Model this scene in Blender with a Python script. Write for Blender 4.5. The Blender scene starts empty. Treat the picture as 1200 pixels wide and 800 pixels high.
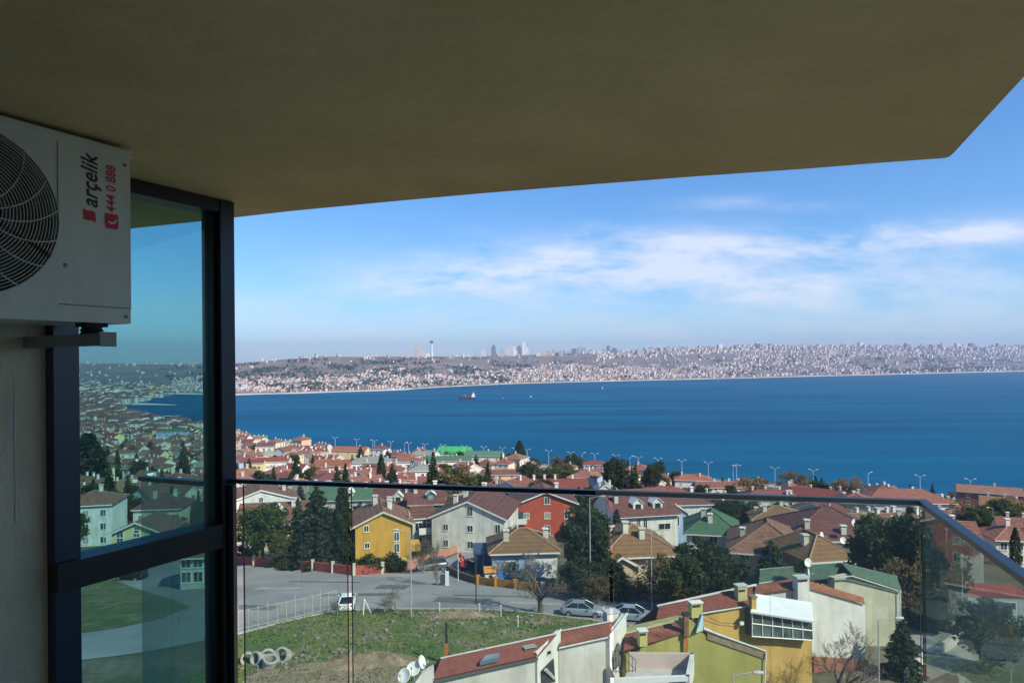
import bpy, bmesh, math, random
import numpy as np
from mathutils import Vector, Matrix, Euler, noise as mnoise
R = math.radians
rnd = random.Random(7)
SC = bpy.context.scene
COL = SC.collection

# ------------------------------------------------------------------ camera, sky, sun, exposure
ROLL = R(0.5); HOR = 425.0; F = 800.0
cam_d = bpy.data.cameras.new("camera"); cam = bpy.data.objects.new("camera", cam_d); COL.objects.link(cam)
cam_d.sensor_width = 36; cam_d.lens = 24; cam_d.clip_start = 0.05; cam_d.clip_end = 60000
cam_d.shift_y = (HOR - 400) / 1200
_c, _s = math.cos(ROLL), math.sin(ROLL)
cam.matrix_world = Matrix(((_c, _s, 0, 0), (0, 0, -1, 0), (-_s, _c, 0, 0), (0, 0, 0, 1)))
SC.camera = cam

SUN_EL, SUN_AZ = R(41), R(129)          # azimuth clockwise from +Y
to_sun = Vector((math.sin(SUN_AZ) * math.cos(SUN_EL), math.cos(SUN_AZ) * math.cos(SUN_EL), math.sin(SUN_EL)))
sun_d = bpy.data.lights.new("sun", 'SUN'); sun_d.energy = 4.2; sun_d.angle = R(0.5); sun_d.color = (1.0, 0.91, 0.77)
sun = bpy.data.objects.new("sun", sun_d); COL.objects.link(sun)
sun.rotation_euler = (-to_sun).to_track_quat('-Z', 'Y').to_euler()

world = bpy.data.worlds.new("World"); SC.world = world; world.use_nodes = True
nt = world.node_tree; N = nt.nodes; L = nt.links
for n in list(N): N.remove(n)
out = N.new('ShaderNodeOutputWorld'); bg = N.new('ShaderNodeBackground'); sky = N.new('ShaderNodeTexSky')
sky.sky_type = 'NISHITA'; sky.sun_disc = False; sky.sun_elevation = SUN_EL; sky.sun_rotation = SUN_AZ
sky.altitude = 50; sky.air_density = 1.0; sky.dust_density = 0.35; sky.ozone_density = 3.0
bg.inputs['Strength'].default_value = 0.105
L.new(bg.outputs[0], out.inputs[0])
# clouds: thin banks low over the far shore, by sky direction
tc = N.new('ShaderNodeTexCoord'); sep = N.new('ShaderNodeSeparateXYZ'); L.new(tc.outputs['Generated'], sep.inputs[0])
def wm(op, a, b=None, c=None):
    n = N.new('ShaderNodeMath'); n.operation = op
    for i, v in enumerate((a, b, c)):
        if v is None: continue
        if isinstance(v, (int, float)): n.inputs[i].default_value = v
        else: L.new(v, n.inputs[i])
    return n.outputs[0]
ay = wm('MAXIMUM', wm('ABSOLUTE', sep.outputs[1]), 0.05)
tx = wm('DIVIDE', sep.outputs[0], ay); tz = wm('DIVIDE', sep.outputs[2], ay)
cv = N.new('ShaderNodeCombineXYZ'); L.new(wm('MULTIPLY', tx, 3.2), cv.inputs[0]); L.new(wm('MULTIPLY', tz, 11.0), cv.inputs[1])
ns = N.new('ShaderNodeTexNoise'); ns.inputs['Scale'].default_value = 1.6; ns.inputs['Detail'].default_value = 9; ns.inputs['Roughness'].default_value = 0.64
L.new(cv.outputs[0], ns.inputs['Vector'])
def blob(cx, cz, rx, rz, amp, tilt=0.0):
    dx = wm('SUBTRACT', tx, cx)
    a = wm('DIVIDE', dx, rx); b = wm('DIVIDE', wm('SUBTRACT', wm('SUBTRACT', tz, cz), wm('MULTIPLY', dx, tilt)), rz)
    q = wm('ADD', wm('MULTIPLY', a, a), wm('MULTIPLY', b, b))
    return wm('MULTIPLY', wm('POWER', 2.718, wm('MULTIPLY', q, -1.0)), amp)
m = blob(0.10, 0.140, 0.30, 0.042, 1.25, 0.02)
for bl in ((0.24, 0.172, 0.16, 0.022, 0.75, 0.0), (-0.10, 0.118, 0.20, 0.022, 1.0, 0.10), (0.62, 0.180, 0.24, 0.022, 1.7, 0.05), (0.38, 0.120, 0.36, 0.034, 1.0, 0.0), (0.55, 0.10, 0.4, 0.03, 0.5, 0.0), (-0.38, 0.070, 0.24, 0.020, 0.42, 0.0),
           (0.31, 0.232, 0.07, 0.010, 0.5, 0.05), (0.44, 0.225, 0.07, 0.008, 0.45, 0.0), (0.15, 0.2, 0.05, .008, .3, 0), (0.3, 0.03, 1.3, 0.055, 0.85, 0)):
    m = wm('ADD', m, blob(*bl))
dens = wm('MULTIPLY', m, wm('MULTIPLY', wm('SUBTRACT', ns.outputs[0], 0.36), 4.0))
dn = N.new('ShaderNodeClamp'); L.new(wm('MULTIPLY', dens, 0.52), dn.inputs[0]); dn.inputs['Max'].default_value = 0.70
hs = N.new('ShaderNodeHueSaturation'); hs.inputs['Saturation'].default_value = 1.12
grade = N.new('ShaderNodeMix'); grade.data_type = 'RGBA'; grade.blend_type = 'MULTIPLY'; grade.inputs[0].default_value = 1; L.new(sky.outputs[0], grade.inputs[6]); grade.inputs[7].default_value = (.74, .90, 1.08, 1); L.new(grade.outputs[2], hs.inputs['Color'])
tint = N.new('ShaderNodeMix'); tint.data_type = 'RGBA'; tint.blend_type = 'MIX'
L.new(dn.outputs[0], tint.inputs[0]); L.new(hs.outputs[0], tint.inputs[6]); tint.inputs[7].default_value = (6.3, 6.3, 6.7, 1)
L.new(tint.outputs[2], bg.inputs[0])

vs = SC.view_settings
vs.view_transform = 'Standard'; vs.look = 'None'; vs.exposure = 0.66; vs.gamma = 1; vs.use_curve_mapping = False
SC.cycles.max_bounces = 10; SC.cycles.diffuse_bounces = 3; SC.cycles.glossy_bounces = 3; SC.cycles.transparent_max_bounces = 24; SC.cycles.volume_bounces = 0
SC.cycles.use_denoising = True
SC.cycles.caustics_reflective = False; SC.cycles.caustics_refractive = False

# ------------------------------------------------------------------ projection helpers
def ray(px, py):
    cx, cy = (px - 600) / F, (HOR - py) / F
    return Vector((cx * _c + cy * _s, 1.0, -cx * _s + cy * _c))
def P(px, py, Y): return ray(px, py) * Y
def proj(p):
    x, y, z = p
    if y <= 0.01: return None
    cx = (x * _c - z * _s) / y; cy = (x * _s + z * _c) / y
    return 600 + cx * F, HOR - cy * F

# ------------------------------------------------------------------ terrain
COAST = [(-6000, 9000), (-1500, 4200), (-1040, 2900), (-860, 1800), (-700, 1250), (-640, 1150), (-512, 975), (-372, 822), (-255, 680), (-148, 572), (-65, 520), (0, 490), (57, 455), (105, 422), (132, 402), (169, 386), (210, 366), (238, 347), (420, 250), (650, 150), (850, 60), (1400, -90), (6000, -900)]
CX = np.array([p[0] for p in COAST], float); CY = np.array([p[1] for p in COAST], float)
SS = np.array([0, .03, .2, .41, .58, .655, .766, .85, .93, 1.0]); SZ = np.array([-70.8, -69.5, -65.5, -55.5, -44.5, -39.5, -32, -26.2, -25, -24.5])
_t = np.linspace(0, 1, 401); _z = np.interp(_t, SS, SZ)
_k = np.ones(21) / 21; _zs = np.convolve(np.pad(_z, 10, mode='edge'), _k, mode='valid'); _zs[:12] = _z[:12]
def coast(x): return np.interp(x, CX, CY)
def zt(x, y):
    x = np.asarray(x, float); y = np.asarray(y, float)
    u = coast(x) - y; r = np.sqrt(x * x + y * y) + 1
    s = np.where(u > 0, u / (np.abs(u) + r), 0)
    s = np.where(y < 0, 1 - (1 - s) * 0.3, s)
    z = np.interp(s, _t, _zs)
    z = np.where(u < 0, -70.6 + np.maximum(u, -60) * 0.14, z)
    return z
def ztf(x, y): return float(zt(x, y))
def hit(px, py, h=0.0, y0=25, y1=4000):
    d = ray(px, py)
    ys = np.geomspace(y0, y1, 4000)
    g = d.z * ys - zt(d.x * ys, ys) - h
    i = np.argmax(g < 0)
    if g[i] >= 0: i = len(ys) - 1
    Y = ys[i]
    return Vector((d.x * Y, Y, ztf(d.x * Y, Y)))

# ------------------------------------------------------------------ materials
MATS = {}
def mat(name, col, rough=0.8, var=0.0, scale=2.0, col2=None, bump=0.0, bscale=20.0, metal=0.0, spec=0.5, rvar=0.0, detail=4, coord='Object', emit=None):
    if name in MATS: return MATS[name]
    m = bpy.data.materials.new(name); m.use_nodes = True; t = m.node_tree; b = t.nodes['Principled BSDF']
    b.inputs['Roughness'].default_value = rough; b.inputs['Metallic'].default_value = metal; b.inputs['Specular IOR Level'].default_value = spec
    b.inputs['Base Color'].default_value = (*col, 1)
    co = t.nodes.new('ShaderNodeTexCoord').outputs[coord]
    last = None
    if var > 0 or col2:
        n = t.nodes.new('ShaderNodeTexNoise'); n.inputs['Scale'].default_value = scale; n.inputs['Detail'].default_value = detail; n.inputs['Roughness'].default_value = 0.6
        t.links.new(co, n.inputs['Vector'])
        r = t.nodes.new('ShaderNodeValToRGB'); r.color_ramp.elements[0].position = 0.32; r.color_ramp.elements[1].position = 0.68
        a = [c * (1 - var) for c in col]; c2 = col2 if col2 else [min(1, c * (1 + var)) for c in col]
        r.color_ramp.elements[0].color = (*a, 1); r.color_ramp.elements[1].color = (*c2, 1)
        t.links.new(n.outputs[0], r.inputs[0]); last = r.outputs[0]
    if rvar > 0:
        oi = t.nodes.new('ShaderNodeObjectInfo'); mr = t.nodes.new('ShaderNodeMapRange'); mr.inputs[3].default_value = 1 - rvar; mr.inputs[4].default_value = 1 + rvar
        t.links.new(oi.outputs['Random'], mr.inputs[0])
        mx = t.nodes.new('ShaderNodeMix'); mx.data_type = 'RGBA'; mx.blend_type = 'MULTIPLY'; mx.inputs[0].default_value = 1
        if last: t.links.new(last, mx.inputs[6])
        else: mx.inputs[6].default_value = (*col, 1)
        t.links.new(mr.outputs[0], mx.inputs[7]); last = mx.outputs[2]
    if last: t.links.new(last, b.inputs['Base Color'])
    if bump > 0:
        n2 = t.nodes.new('ShaderNodeTexNoise'); n2.inputs['Scale'].default_value = bscale; n2.inputs['Detail'].default_value = 6
        t.links.new(co, n2.inputs['Vector']); bp = t.nodes.new('ShaderNodeBump'); bp.inputs['Strength'].default_value = bump; bp.inputs['Distance'].default_value = 0.05
        t.links.new(n2.outputs[0], bp.inputs['Height']); t.links.new(bp.outputs[0], b.inputs['Normal'])
    if emit:
        b.inputs['Emission Color'].default_value = (*emit, 1); b.inputs['Emission Strength'].default_value = 1
    MATS[name] = m
    return m
def add_pattern(m, kind, k, amp):
    """tile courses on a roof: a wave along z (rows) and one along x+y (columns) multiplies the base colour and drives a bump"""
    t = m.node_tree; b = t.nodes['Principled BSDF']
    co = t.nodes.new('ShaderNodeTexCoord').outputs['Object']
    sp = t.nodes.new('ShaderNodeSeparateXYZ'); t.links.new(co, sp.inputs[0])
    def M(op, a, bb=None):
        n = t.nodes.new('ShaderNodeMath'); n.operation = op
        for i, v in enumerate((a, bb)):
            if v is None: continue
            if isinstance(v, (int, float)): n.inputs[i].default_value = v
            else: t.links.new(v, n.inputs[i])
        return n.outputs[0]
    def tri(v, s): return M('ABSOLUTE', M('SUBTRACT', M('FRACT', M('MULTIPLY', v, s)), 0.5))
    rows = tri(sp.outputs[2], k[0]); cols = tri(M('ADD', sp.outputs[0], M('MULTIPLY', sp.outputs[1], 0.83)), k[1])
    h = M('ADD', rows, M('MULTIPLY', cols, 0.8))
    mr = t.nodes.new('ShaderNodeMapRange'); mr.inputs[1].default_value = 0; mr.inputs[2].default_value = 0.9; mr.inputs[3].default_value = 1 - amp; mr.inputs[4].default_value = 1 + amp
    t.links.new(h, mr.inputs[0])
    mx = t.nodes.new('ShaderNodeMix'); mx.data_type = 'RGBA'; mx.blend_type = 'MULTIPLY'; mx.inputs[0].default_value = 1
    s = b.inputs['Base Color']
    if s.links: t.links.new(s.links[0].from_socket, mx.inputs[6])
    else: mx.inputs[6].default_value = s.default_value
    t.links.new(mr.outputs[0], mx.inputs[7]); t.links.new(mx.outputs[2], s)
    return m
def roofmat(name, c, c2=None, v=.28): return add_pattern(mat(name, c, .85, v, 1.3, c2, rvar=.14), 'tile', (2.6, 3.3), .30)
RT = {
 'terracotta': roofmat('terracotta_roof_tiles', (.150, .058, .038), (.215, .090, .060)),
 'orange': roofmat('orange_roof_tiles', (.225, .080, .040)),
 'maroon': roofmat('maroon_roof_shingles', (.135, .050, .043)),
 'red': roofmat('red_roof_tiles', (.165, .042, .032)),
 'brown': roofmat('brown_roof_tiles', (.17, .085, .055), (.25, .12, .075)),
 'green': roofmat('green_roof_shingles', (.060, .135, .075), v=.15),
 'grey': roofmat('grey_green_roof_shingles', (.17, .20, .165)),
 'old': roofmat('weathered_roof_tiles', (.26, .115, .065), (.19, .12, .05), .35),
}
def stain(m, amp=.22, sc=(1.3, 1.3, .16)):
    """rain streaks and patches: a stretched noise multiplied into the wall colour"""
    t = m.node_tree; b = t.nodes['Principled BSDF']; co = t.nodes.new('ShaderNodeTexCoord').outputs['Object']; mp = t.nodes.new('ShaderNodeMapping'); mp.inputs['Scale'].default_value = sc; t.links.new(co, mp.inputs[0])
    n = t.nodes.new('ShaderNodeTexNoise'); n.inputs['Scale'].default_value = 1; n.inputs['Detail'].default_value = 6; n.inputs['Roughness'].default_value = .7; t.links.new(mp.outputs[0], n.inputs[0])
    r = t.nodes.new('ShaderNodeMapRange'); r.inputs[1].default_value = .36; r.inputs[2].default_value = .58; r.inputs[3].default_value = 1 - amp; r.inputs[4].default_value = 1.02; t.links.new(n.outputs[0], r.inputs[0])
    mx = t.nodes.new('ShaderNodeMix'); mx.data_type = 'RGBA'; mx.blend_type = 'MULTIPLY'; mx.inputs[0].default_value = 1; s = b.inputs['Base Color']
    if s.links: t.links.new(s.links[0].from_socket, mx.inputs[6])
    else: mx.inputs[6].default_value = s.default_value
    t.links.new(r.outputs[0], mx.inputs[7]); t.links.new(mx.outputs[2], s); return m
def wallmat(name, c, v=.10): return stain(mat(name, c, .9, v, .7, rvar=.06, bump=.05, bscale=30))
WL = {
 'white': wallmat('white_render', (.74, .72, .66)), 'cream': wallmat('cream_render', (.68, .62, .47)), 'beige': wallmat('beige_render', (.58, .46, .34)),
 'yellow': wallmat('yellow_render', (.60, .345, .060)), 'red': wallmat('brick_red_render', (.50, .090, .050)), 'pink': wallmat('pink_render', (.56, .22, .19)),
 'blue': wallmat('pale_blue_render', (.36, .48, .66)), 'grey': wallmat('light_grey_render', (.55, .55, .50)), 'peach': wallmat('peach_render', (.68, .44, .30)),
 'brown': wallmat('brown_render', (.24, .115, .075)), 'teal': wallmat('teal_render', (.05, .15, .20)), 'pale yellow': wallmat('pale_yellow_render', (.70, .60, .30)),
}
M_white = mat('white_paint', (.78, .78, .75), .5, .05, 3)
M_offwhite = mat('off_white_plaster', (.68, .66, .60), .85, .12, 1.2, bump=.1)
M_pane = mat('dark_window_glass', (.025, .035, .045), .08, spec=.9)
def vary_panes(m):
    t = m.node_tree; b = t.nodes['Principled BSDF']; oi = t.nodes.new('ShaderNodeObjectInfo'); r = t.nodes.new('ShaderNodeValToRGB'); r.color_ramp.interpolation = 'CONSTANT'
    e = r.color_ramp.elements; e[0].position = 0; e[0].color = (.022, .030, .040, 1); e[1].position = .5; e[1].color = (.07, .09, .11, 1); q = e.new(.72); q.color = (.36, .34, .30, 1); q = e.new(.86); q.color = (.14, .12, .10, 1)
    t.links.new(oi.outputs['Random'], r.inputs[0]); t.links.new(r.outputs[0], b.inputs['Base Color'])
vary_panes(M_pane)
M_dark = mat('dark_opening', (.03, .03, .03), .7)
M_darkmetal = mat('black_metal', (.03, .03, .032), .5, metal=.4)
M_galv = mat('galvanised_steel', (.50, .52, .54), .5, .1, 4, metal=.3)
M_conc = mat('weathered_concrete', (.38, .37, .34), .9, .2, 2.5, bump=.3, bscale=12)
M_chim = mat('chimney_plaster', (.66, .62, .54), .9, .15, 2, rvar=.15)

# ------------------------------------------------------------------ mesh builder
class MB:
    def __init__(s): s.v = []; s.f = []; s.m = []
    def add(s, vs, fs, mi=0):
        o = len(s.v); s.v += [tuple(v) for v in vs]; s.f += [tuple(i + o for i in f) for f in fs]; s.m += [mi] * len(fs); return s
    def box(s, c, d, mi=0, rz=0.0):
        x, y, z = [k / 2 for k in d]; vs = []
        cr, sr = math.cos(rz), math.sin(rz)
        for a in (-x, x):
            for b in (-y, y):
                for e in (-z, z): vs.append((c[0] + a * cr - b * sr, c[1] + a * sr + b * cr, c[2] + e))
        return s.add(vs, [(0, 1, 3, 2), (4, 6, 7, 5), (0, 4, 5, 1), (2, 3, 7, 6), (0, 2, 6, 4), (1, 5, 7, 3)], mi)
    def box2(s, a, b, mi=0): return s.box([(a[i] + b[i]) / 2 for i in range(3)], [abs(b[i] - a[i]) for i in range(3)], mi)
    def tube(s, pts, rs, n=8, mi=0, cap=True):
        pts = [Vector(p) for p in pts]
        if isinstance(rs, (int, float)): rs = [rs] * len(pts)
        vs = []; k = len(pts)
        for i, p in enumerate(pts):
            d = (pts[min(i + 1, k - 1)] - pts[max(i - 1, 0)]).normalized()
            a = d.cross(Vector((0, 0, 1)) if abs(d.z) < .9 else Vector((1, 0, 0))).normalized(); b = d.cross(a)
            for j in range(n):
                t = 2 * math.pi * j / n; vs.append(p + (a * math.cos(t) + b * math.sin(t)) * rs[i])
        fs = [(i * n + j, i * n + (j + 1) % n, (i + 1) * n + (j + 1) % n, (i + 1) * n + j) for i in range(k - 1) for j in range(n)]
        if cap: fs += [tuple(range(n - 1, -1, -1)), tuple((k - 1) * n + j for j in range(n))]
        return s.add(vs, fs, mi)
    def lathe(s, prof, n=24, c=(0, 0, 0), axis='z', mi=0):
        vs = []
        for r, h in prof:
            for j in range(n):
                t = 2 * math.pi * j / n; a, b = r * math.cos(t), r * math.sin(t)
                q = (a, b, h) if axis == 'z' else ((a, h, b) if axis == 'y' else (h, a, b))
                vs.append((c[0] + q[0], c[1] + q[1], c[2] + q[2]))
        fs = [(i * n + j, i * n + (j + 1) % n, (i + 1) * n + (j + 1) % n, (i + 1) * n + j) for i in range(len(prof) - 1) for j in range(n)]
        return s.add(vs, fs, mi)
    def extrude(s, pts, vec, mi=0, mi2=None):
        """closed solid: polygon pts pushed along vec"""
        n = len(pts); a = [Vector(p) for p in pts]; b = [p + Vector(vec) for p in a]
        s.add(a + b, [tuple(range(n)), tuple(range(2 * n - 1, n - 1, -1))], mi)
        return s.add(a + b, [(i, i + n, (i + 1) % n + n, (i + 1) % n) for i in range(n)], mi if mi2 is None else mi2)
    def slab(s, pts, t, mi=0):
        p = [Vector(q) for q in pts]; nr = (p[1] - p[0]).cross(p[2] - p[0]).normalized()
        if nr.z < 0: nr = -nr
        return s.extrude([q + nr * t for q in p], -nr * t, mi)
    def mesh(s, name, mats, smooth=False):
        me = bpy.data.meshes.new(name); me.from_pydata(s.v, [], s.f)
        mats = mats if isinstance(mats, (list, tuple)) else [mats]
        for q in mats: me.materials.append(q)
        if len(mats) > 1: me.polygons.foreach_set('material_index', s.m)
        bm = bmesh.new(); bm.from_mesh(me); bmesh.ops.recalc_face_normals(bm, faces=bm.faces); bm.to_mesh(me); bm.free()
        if smooth: me.polygons.foreach_set('use_smooth', [True] * len(me.polygons))
        me.update(); return me
    def build(s, name, mats, parent=None, smooth=False, loc=None):
        o = bpy.data.objects.new(name, s.mesh(name, mats, smooth)); COL.objects.link(o)
        if parent: o.parent = parent
        if loc is not None: o.location = loc
        return o
def tag(o, label=None, cat=None, group=None, kind=None):
    if label: o['label'] = label
    if cat: o['category'] = cat
    if group: o['group'] = group
    if kind: o['kind'] = kind
    return o
def thing(name, label, cat, loc=(0, 0, 0), rz=0.0, group=None, scale=None):
    o = bpy.data.objects.new(name, None); COL.objects.link(o); o.location = loc; o.rotation_euler = (0, 0, rz); o.empty_display_size = .3
    if scale: o.scale = scale
    return tag(o, label, cat, group)
KIDS = {}
def kids(o):
    if o.name not in KIDS: KIDS[o.name] = list(o.children)
    return KIDS[o.name]
def copy_tree(o, parent=None):
    c = o.copy(); COL.objects.link(c)
    if parent: c.parent = parent
    KIDS[c.name] = [copy_tree(ch, c) for ch in kids(o)]
    return c
def setmat(o, i, m):
    sl = o.material_slots[i]; sl.link = 'OBJECT'; sl.material = m
# ------------------------------------------------------------------ the setting: ground, sea, far shore, roads
def grid_mesh(name, xs, ys, zf, m, smooth=True):
    Xg, Yg = np.meshgrid(xs, ys); Z = zf(Xg, Yg); nx, ny = len(xs), len(ys)
    v = np.stack([Xg, Yg, Z], -1).reshape(-1, 3)
    i = np.arange(nx * ny).reshape(ny, nx)
    f = np.stack([i[:-1, :-1], i[:-1, 1:], i[1:, 1:], i[1:, :-1]], -1).reshape(-1, 4)
    me = bpy.data.meshes.new(name); me.from_pydata(v.tolist(), [], f.tolist()); me.materials.append(m)
    if smooth: me.polygons.foreach_set('use_smooth', [True] * len(me.polygons))
    o = bpy.data.objects.new(name, me); COL.objects.link(o); return o
def axis(lo, a, b, hi, st, g=1.16):
    c = list(np.arange(a, b + .01, st)); q, d = b, st
    while q < hi: d *= g; q += d; c.append(q)
    q, d = a, st; l = []
    while q > lo: d *= g; q -= d; l.append(q)
    return np.array(l[::-1] + c)
# rough town ground: winter grass, soil and gravel patches
def ground_mat(name, c1, c2, c3, sc):
    m = mat(name, c1, .95, 0, 1); t = m.node_tree; b = t.nodes['Principled BSDF']; co = t.nodes.new('ShaderNodeTexCoord').outputs['Object']
    def nz(s, d=6):
        n = t.nodes.new('ShaderNodeTexNoise'); n.inputs['Scale'].default_value = s; n.inputs['Detail'].default_value = d; n.inputs['Roughness'].default_value = .65; t.links.new(co, n.inputs['Vector']); return n.outputs[0]
    def ramp(v, a, bb):
        r = t.nodes.new('ShaderNodeMapRange'); r.inputs[1].default_value = a; r.inputs[2].default_value = bb; t.links.new(v, r.inputs[0]); return r.outputs[0]
    def mixc(fac, a, bb):
        x = t.nodes.new('ShaderNodeMix'); x.data_type = 'RGBA'; t.links.new(fac, x.inputs[0])
        for k, q in ((6, a), (7, bb)):
            if isinstance(q, tuple): x.inputs[k].default_value = (*q, 1)
            else: t.links.new(q, x.inputs[k])
        return x.outputs[2]
    c = mixc(ramp(nz(sc), .42, .60), c1, c2); c = mixc(ramp(nz(sc * 2.7), .50, .66), c, c3)
    fine = mixc(ramp(nz(sc * 14), .25, .75), (.55, .55, .55), (1.35, 1.35, 1.35))
    x = t.nodes.new('ShaderNodeMix'); x.data_type = 'RGBA'; x.blend_type = 'MULTIPLY'; x.inputs[0].default_value = 1; t.links.new(c, x.inputs[6]); t.links.new(fine, x.inputs[7])
    t.links.new(x.outputs[2], b.inputs['Base Color'])
    bp = t.nodes.new('ShaderNodeBump'); bp.inputs['Strength'].default_value = .6; bp.inputs['Distance'].default_value = .3; t.links.new(nz(sc * 9), bp.inputs['Height']); t.links.new(bp.outputs[0], b.inputs['Normal'])
    return m
M_ground = ground_mat('town_ground', (.075, .085, .035), (.16, .13, .085), (.20, .17, .13), .09)
M_plot = ground_mat('rough_grass', (.070, .135, .022), (.150, .175, .050), (.24, .20, .12), .11)
M_green = ground_mat('mown_grass', (.075, .100, .020), (.13, .135, .045), (.20, .18, .10), .22)
M_dirt = ground_mat('bare_dirt', (.30, .235, .15), (.22, .165, .10), (.36, .30, .21), .4)
M_asph = mat('worn_asphalt', (.235, .235, .235), .92, .18, .09, (.36, .355, .34), bump=.1, bscale=8, detail=7)
M_pave = mat('pale_paving', (.33, .31, .28), .9, .15, .8, bump=.1)
g = grid_mesh('ground', axis(-5500, -110, 150, 5500, 2.5), axis(-600, 20, 240, 6500, 2.5), lambda x, y: zt(x, y), M_ground); tag(g, kind='structure')

# sea
ms = mat('sea_water', (.003, .060, .140), .35, spec=.035); t = ms.node_tree; b = t.nodes['Principled BSDF']
b.inputs['IOR'].default_value = 1.33
co = t.nodes.new('ShaderNodeTexCoord').outputs['Object']
mp = t.nodes.new('ShaderNodeMapping'); mp.inputs['Scale'].default_value = (.35, 1.0, 1); mp.inputs['Rotation'].default_value = (0, 0, R(-12)); t.links.new(co, mp.inputs[0])
n1 = t.nodes.new('ShaderNodeTexNoise'); n1.inputs['Scale'].default_value = .11; n1.inputs['Detail'].default_value = 8; n1.inputs['Roughness'].default_value = .7; t.links.new(mp.outputs[0], n1.inputs[0])
bp = t.nodes.new('ShaderNodeBump'); bp.inputs['Strength'].default_value = .9; bp.inputs['Distance'].default_value = 2.2; t.links.new(n1.outputs[0], bp.inputs['Height']); t.links.new(bp.outputs[0], b.inputs['Normal'])
mp2 = t.nodes.new('ShaderNodeMapping'); mp2.inputs['Scale'].default_value = (.0016, .011, 1); mp2.inputs['Rotation'].default_value = (0, 0, R(6)); t.links.new(co, mp2.inputs[0])
n2 = t.nodes.new('ShaderNodeTexNoise'); n2.inputs['Scale'].default_value = 1; n2.inputs['Detail'].default_value = 5; t.links.new(mp2.outputs[0], n2.inputs[0])
rp = t.nodes.new('ShaderNodeValToRGB'); rp.color_ramp.elements[0].position = .32; rp.color_ramp.elements[1].position = .68
rp.color_ramp.elements[0].color = (.0005, .058, .125, 1); rp.color_ramp.elements[1].color = (.001, .105, .215, 1); t.links.new(n2.outputs[0], rp.inputs[0])
sd = t.nodes.new('ShaderNodeBsdfDiffuse'); t.links.new(rp.outputs[0], sd.inputs[0]); t.links.new(bp.outputs[0], sd.inputs['Normal'])
sg = t.nodes.new('ShaderNodeBsdfGlossy'); sg.inputs['Roughness'].default_value = .25; t.links.new(bp.outputs[0], sg.inputs['Normal'])
sm = t.nodes.new('ShaderNodeMixShader'); sm.inputs[0].default_value = .045; t.links.new(sd.outputs[0], sm.inputs[1]); t.links.new(sg.outputs[0], sm.inputs[2])
t.links.new(sm.outputs[0], [n for n in t.nodes if n.type == 'OUTPUT_MATERIAL'][0].inputs['Surface'])
o = MB().add([(-9000, 0, -72), (9000, -1500, -72), (9000, 9500, -72), (-9000, 9500, -72)], [(0, 1, 2, 3)]).build('sea', ms); tag(o, kind='structure')

# far shore: slope from the beach up to a plateau
KS = np.array([-1.1, -.8, -.5, -.4125, -.33, -.24, -.155, -.14, 0, .1, .2, .35, .55, .75, 1.0, 1.3])
YS = np.array([2500, 2300, 1750, 1650, 1705, 1790, 1890, 1960, 2340, 2480, 2610, 2830, 3250, 3760, 4600, 5800.])
KC = np.array([-1.1, -.75, -.6, -.5, -.4, -.34, -.28, -.2, -.125, -.06, .05, .15, .25, .34, .44, .55, .65, .75, 1.0, 1.3])
PC = np.array([2, 2, 3, 1, 2, 5, 9, 8, 8, 7, 9.5, 11, 13.5, 15, 15.5, 14.5, 13, 12, 10, 8.])
def shoreY(k): return np.interp(k, KS, YS)
def crestZ(k): return np.interp(k, KC, PC) / F * shoreY(k) * 1.6
def zfar(k, tt):
    k = np.asarray(k, float); tt = np.asarray(tt, float)
    cz = crestZ(k)
    prof = np.clip(tt, 0, 1)
    prof = .62 * prof ** .85 + .38 * prof ** 2.2
    und = .055 * np.sin(k * 31 + 3 * tt) * np.sin(tt * 9 + k * 13) + .035 * np.sin(k * 83 + tt * 17)
    z = -71.5 + (cz + 71.5) * (prof + und * np.clip(tt * 5, 0, 1) * np.clip((1.05 - tt) * 3, 0, 1)) + np.clip(tt * 60, 0, 1) * 2
    return np.where(tt < 0, -76, z)
def far_pt(k, tt):
    Y = shoreY(k) * (1 + .6 * tt); return (k * Y, float(Y), float(zfar(k, tt)))
ks = np.linspace(-1.1, 1.3, 420); ts = np.concatenate([[-.03, 0], np.linspace(.008, 1.0, 70), [1.1, 1.3, 1.7]])
Kg, Tg = np.meshgrid(ks, ts); Yg = shoreY(Kg) * (1 + .6 * Tg); Zg = zfar(Kg, Tg)
v = np.stack([Kg * Yg, Yg, Zg], -1).reshape(-1, 3); i = np.arange(Kg.size).reshape(Kg.shape)
f = np.stack([i[:-1, :-1], i[:-1, 1:], i[1:, 1:], i[1:, :-1]], -1).reshape(-1, 4)
M_far = ground_mat('far_hillside', (.165, .135, .115), (.22, .175, .145), (.10, .11, .08), .0045)
me = bpy.data.meshes.new('far_hills'); me.from_pydata(v.tolist(), [], f.tolist()); me.materials.append(M_far); me.polygons.foreach_set('use_smooth', [True] * len(me.polygons))
o = bpy.data.objects.new('far_hills', me); COL.objects.link(o); tag(o, kind='structure')
# pale beach along the far shore
M_sand = mat('pale_sand', (.55, .52, .45), .9, .1, .01)
vs_, fs_ = [], []
for n_, k in enumerate(np.linspace(-1.0, 1.2, 300)):
    w = (9 if k > -.14 else 26) * (0.7 + .3 * math.sin(k * 57))
    Y = float(shoreY(k)); vs_ += [(k * (Y - w), Y - w, -71.7), (k * (Y + 14), Y + 14, -69.2)]
    if n_: a = 2 * n_; fs_.append((a - 2, a, a + 1, a - 1))
tag(MB().add(vs_, fs_).build('beach', M_sand), kind='structure')
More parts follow.
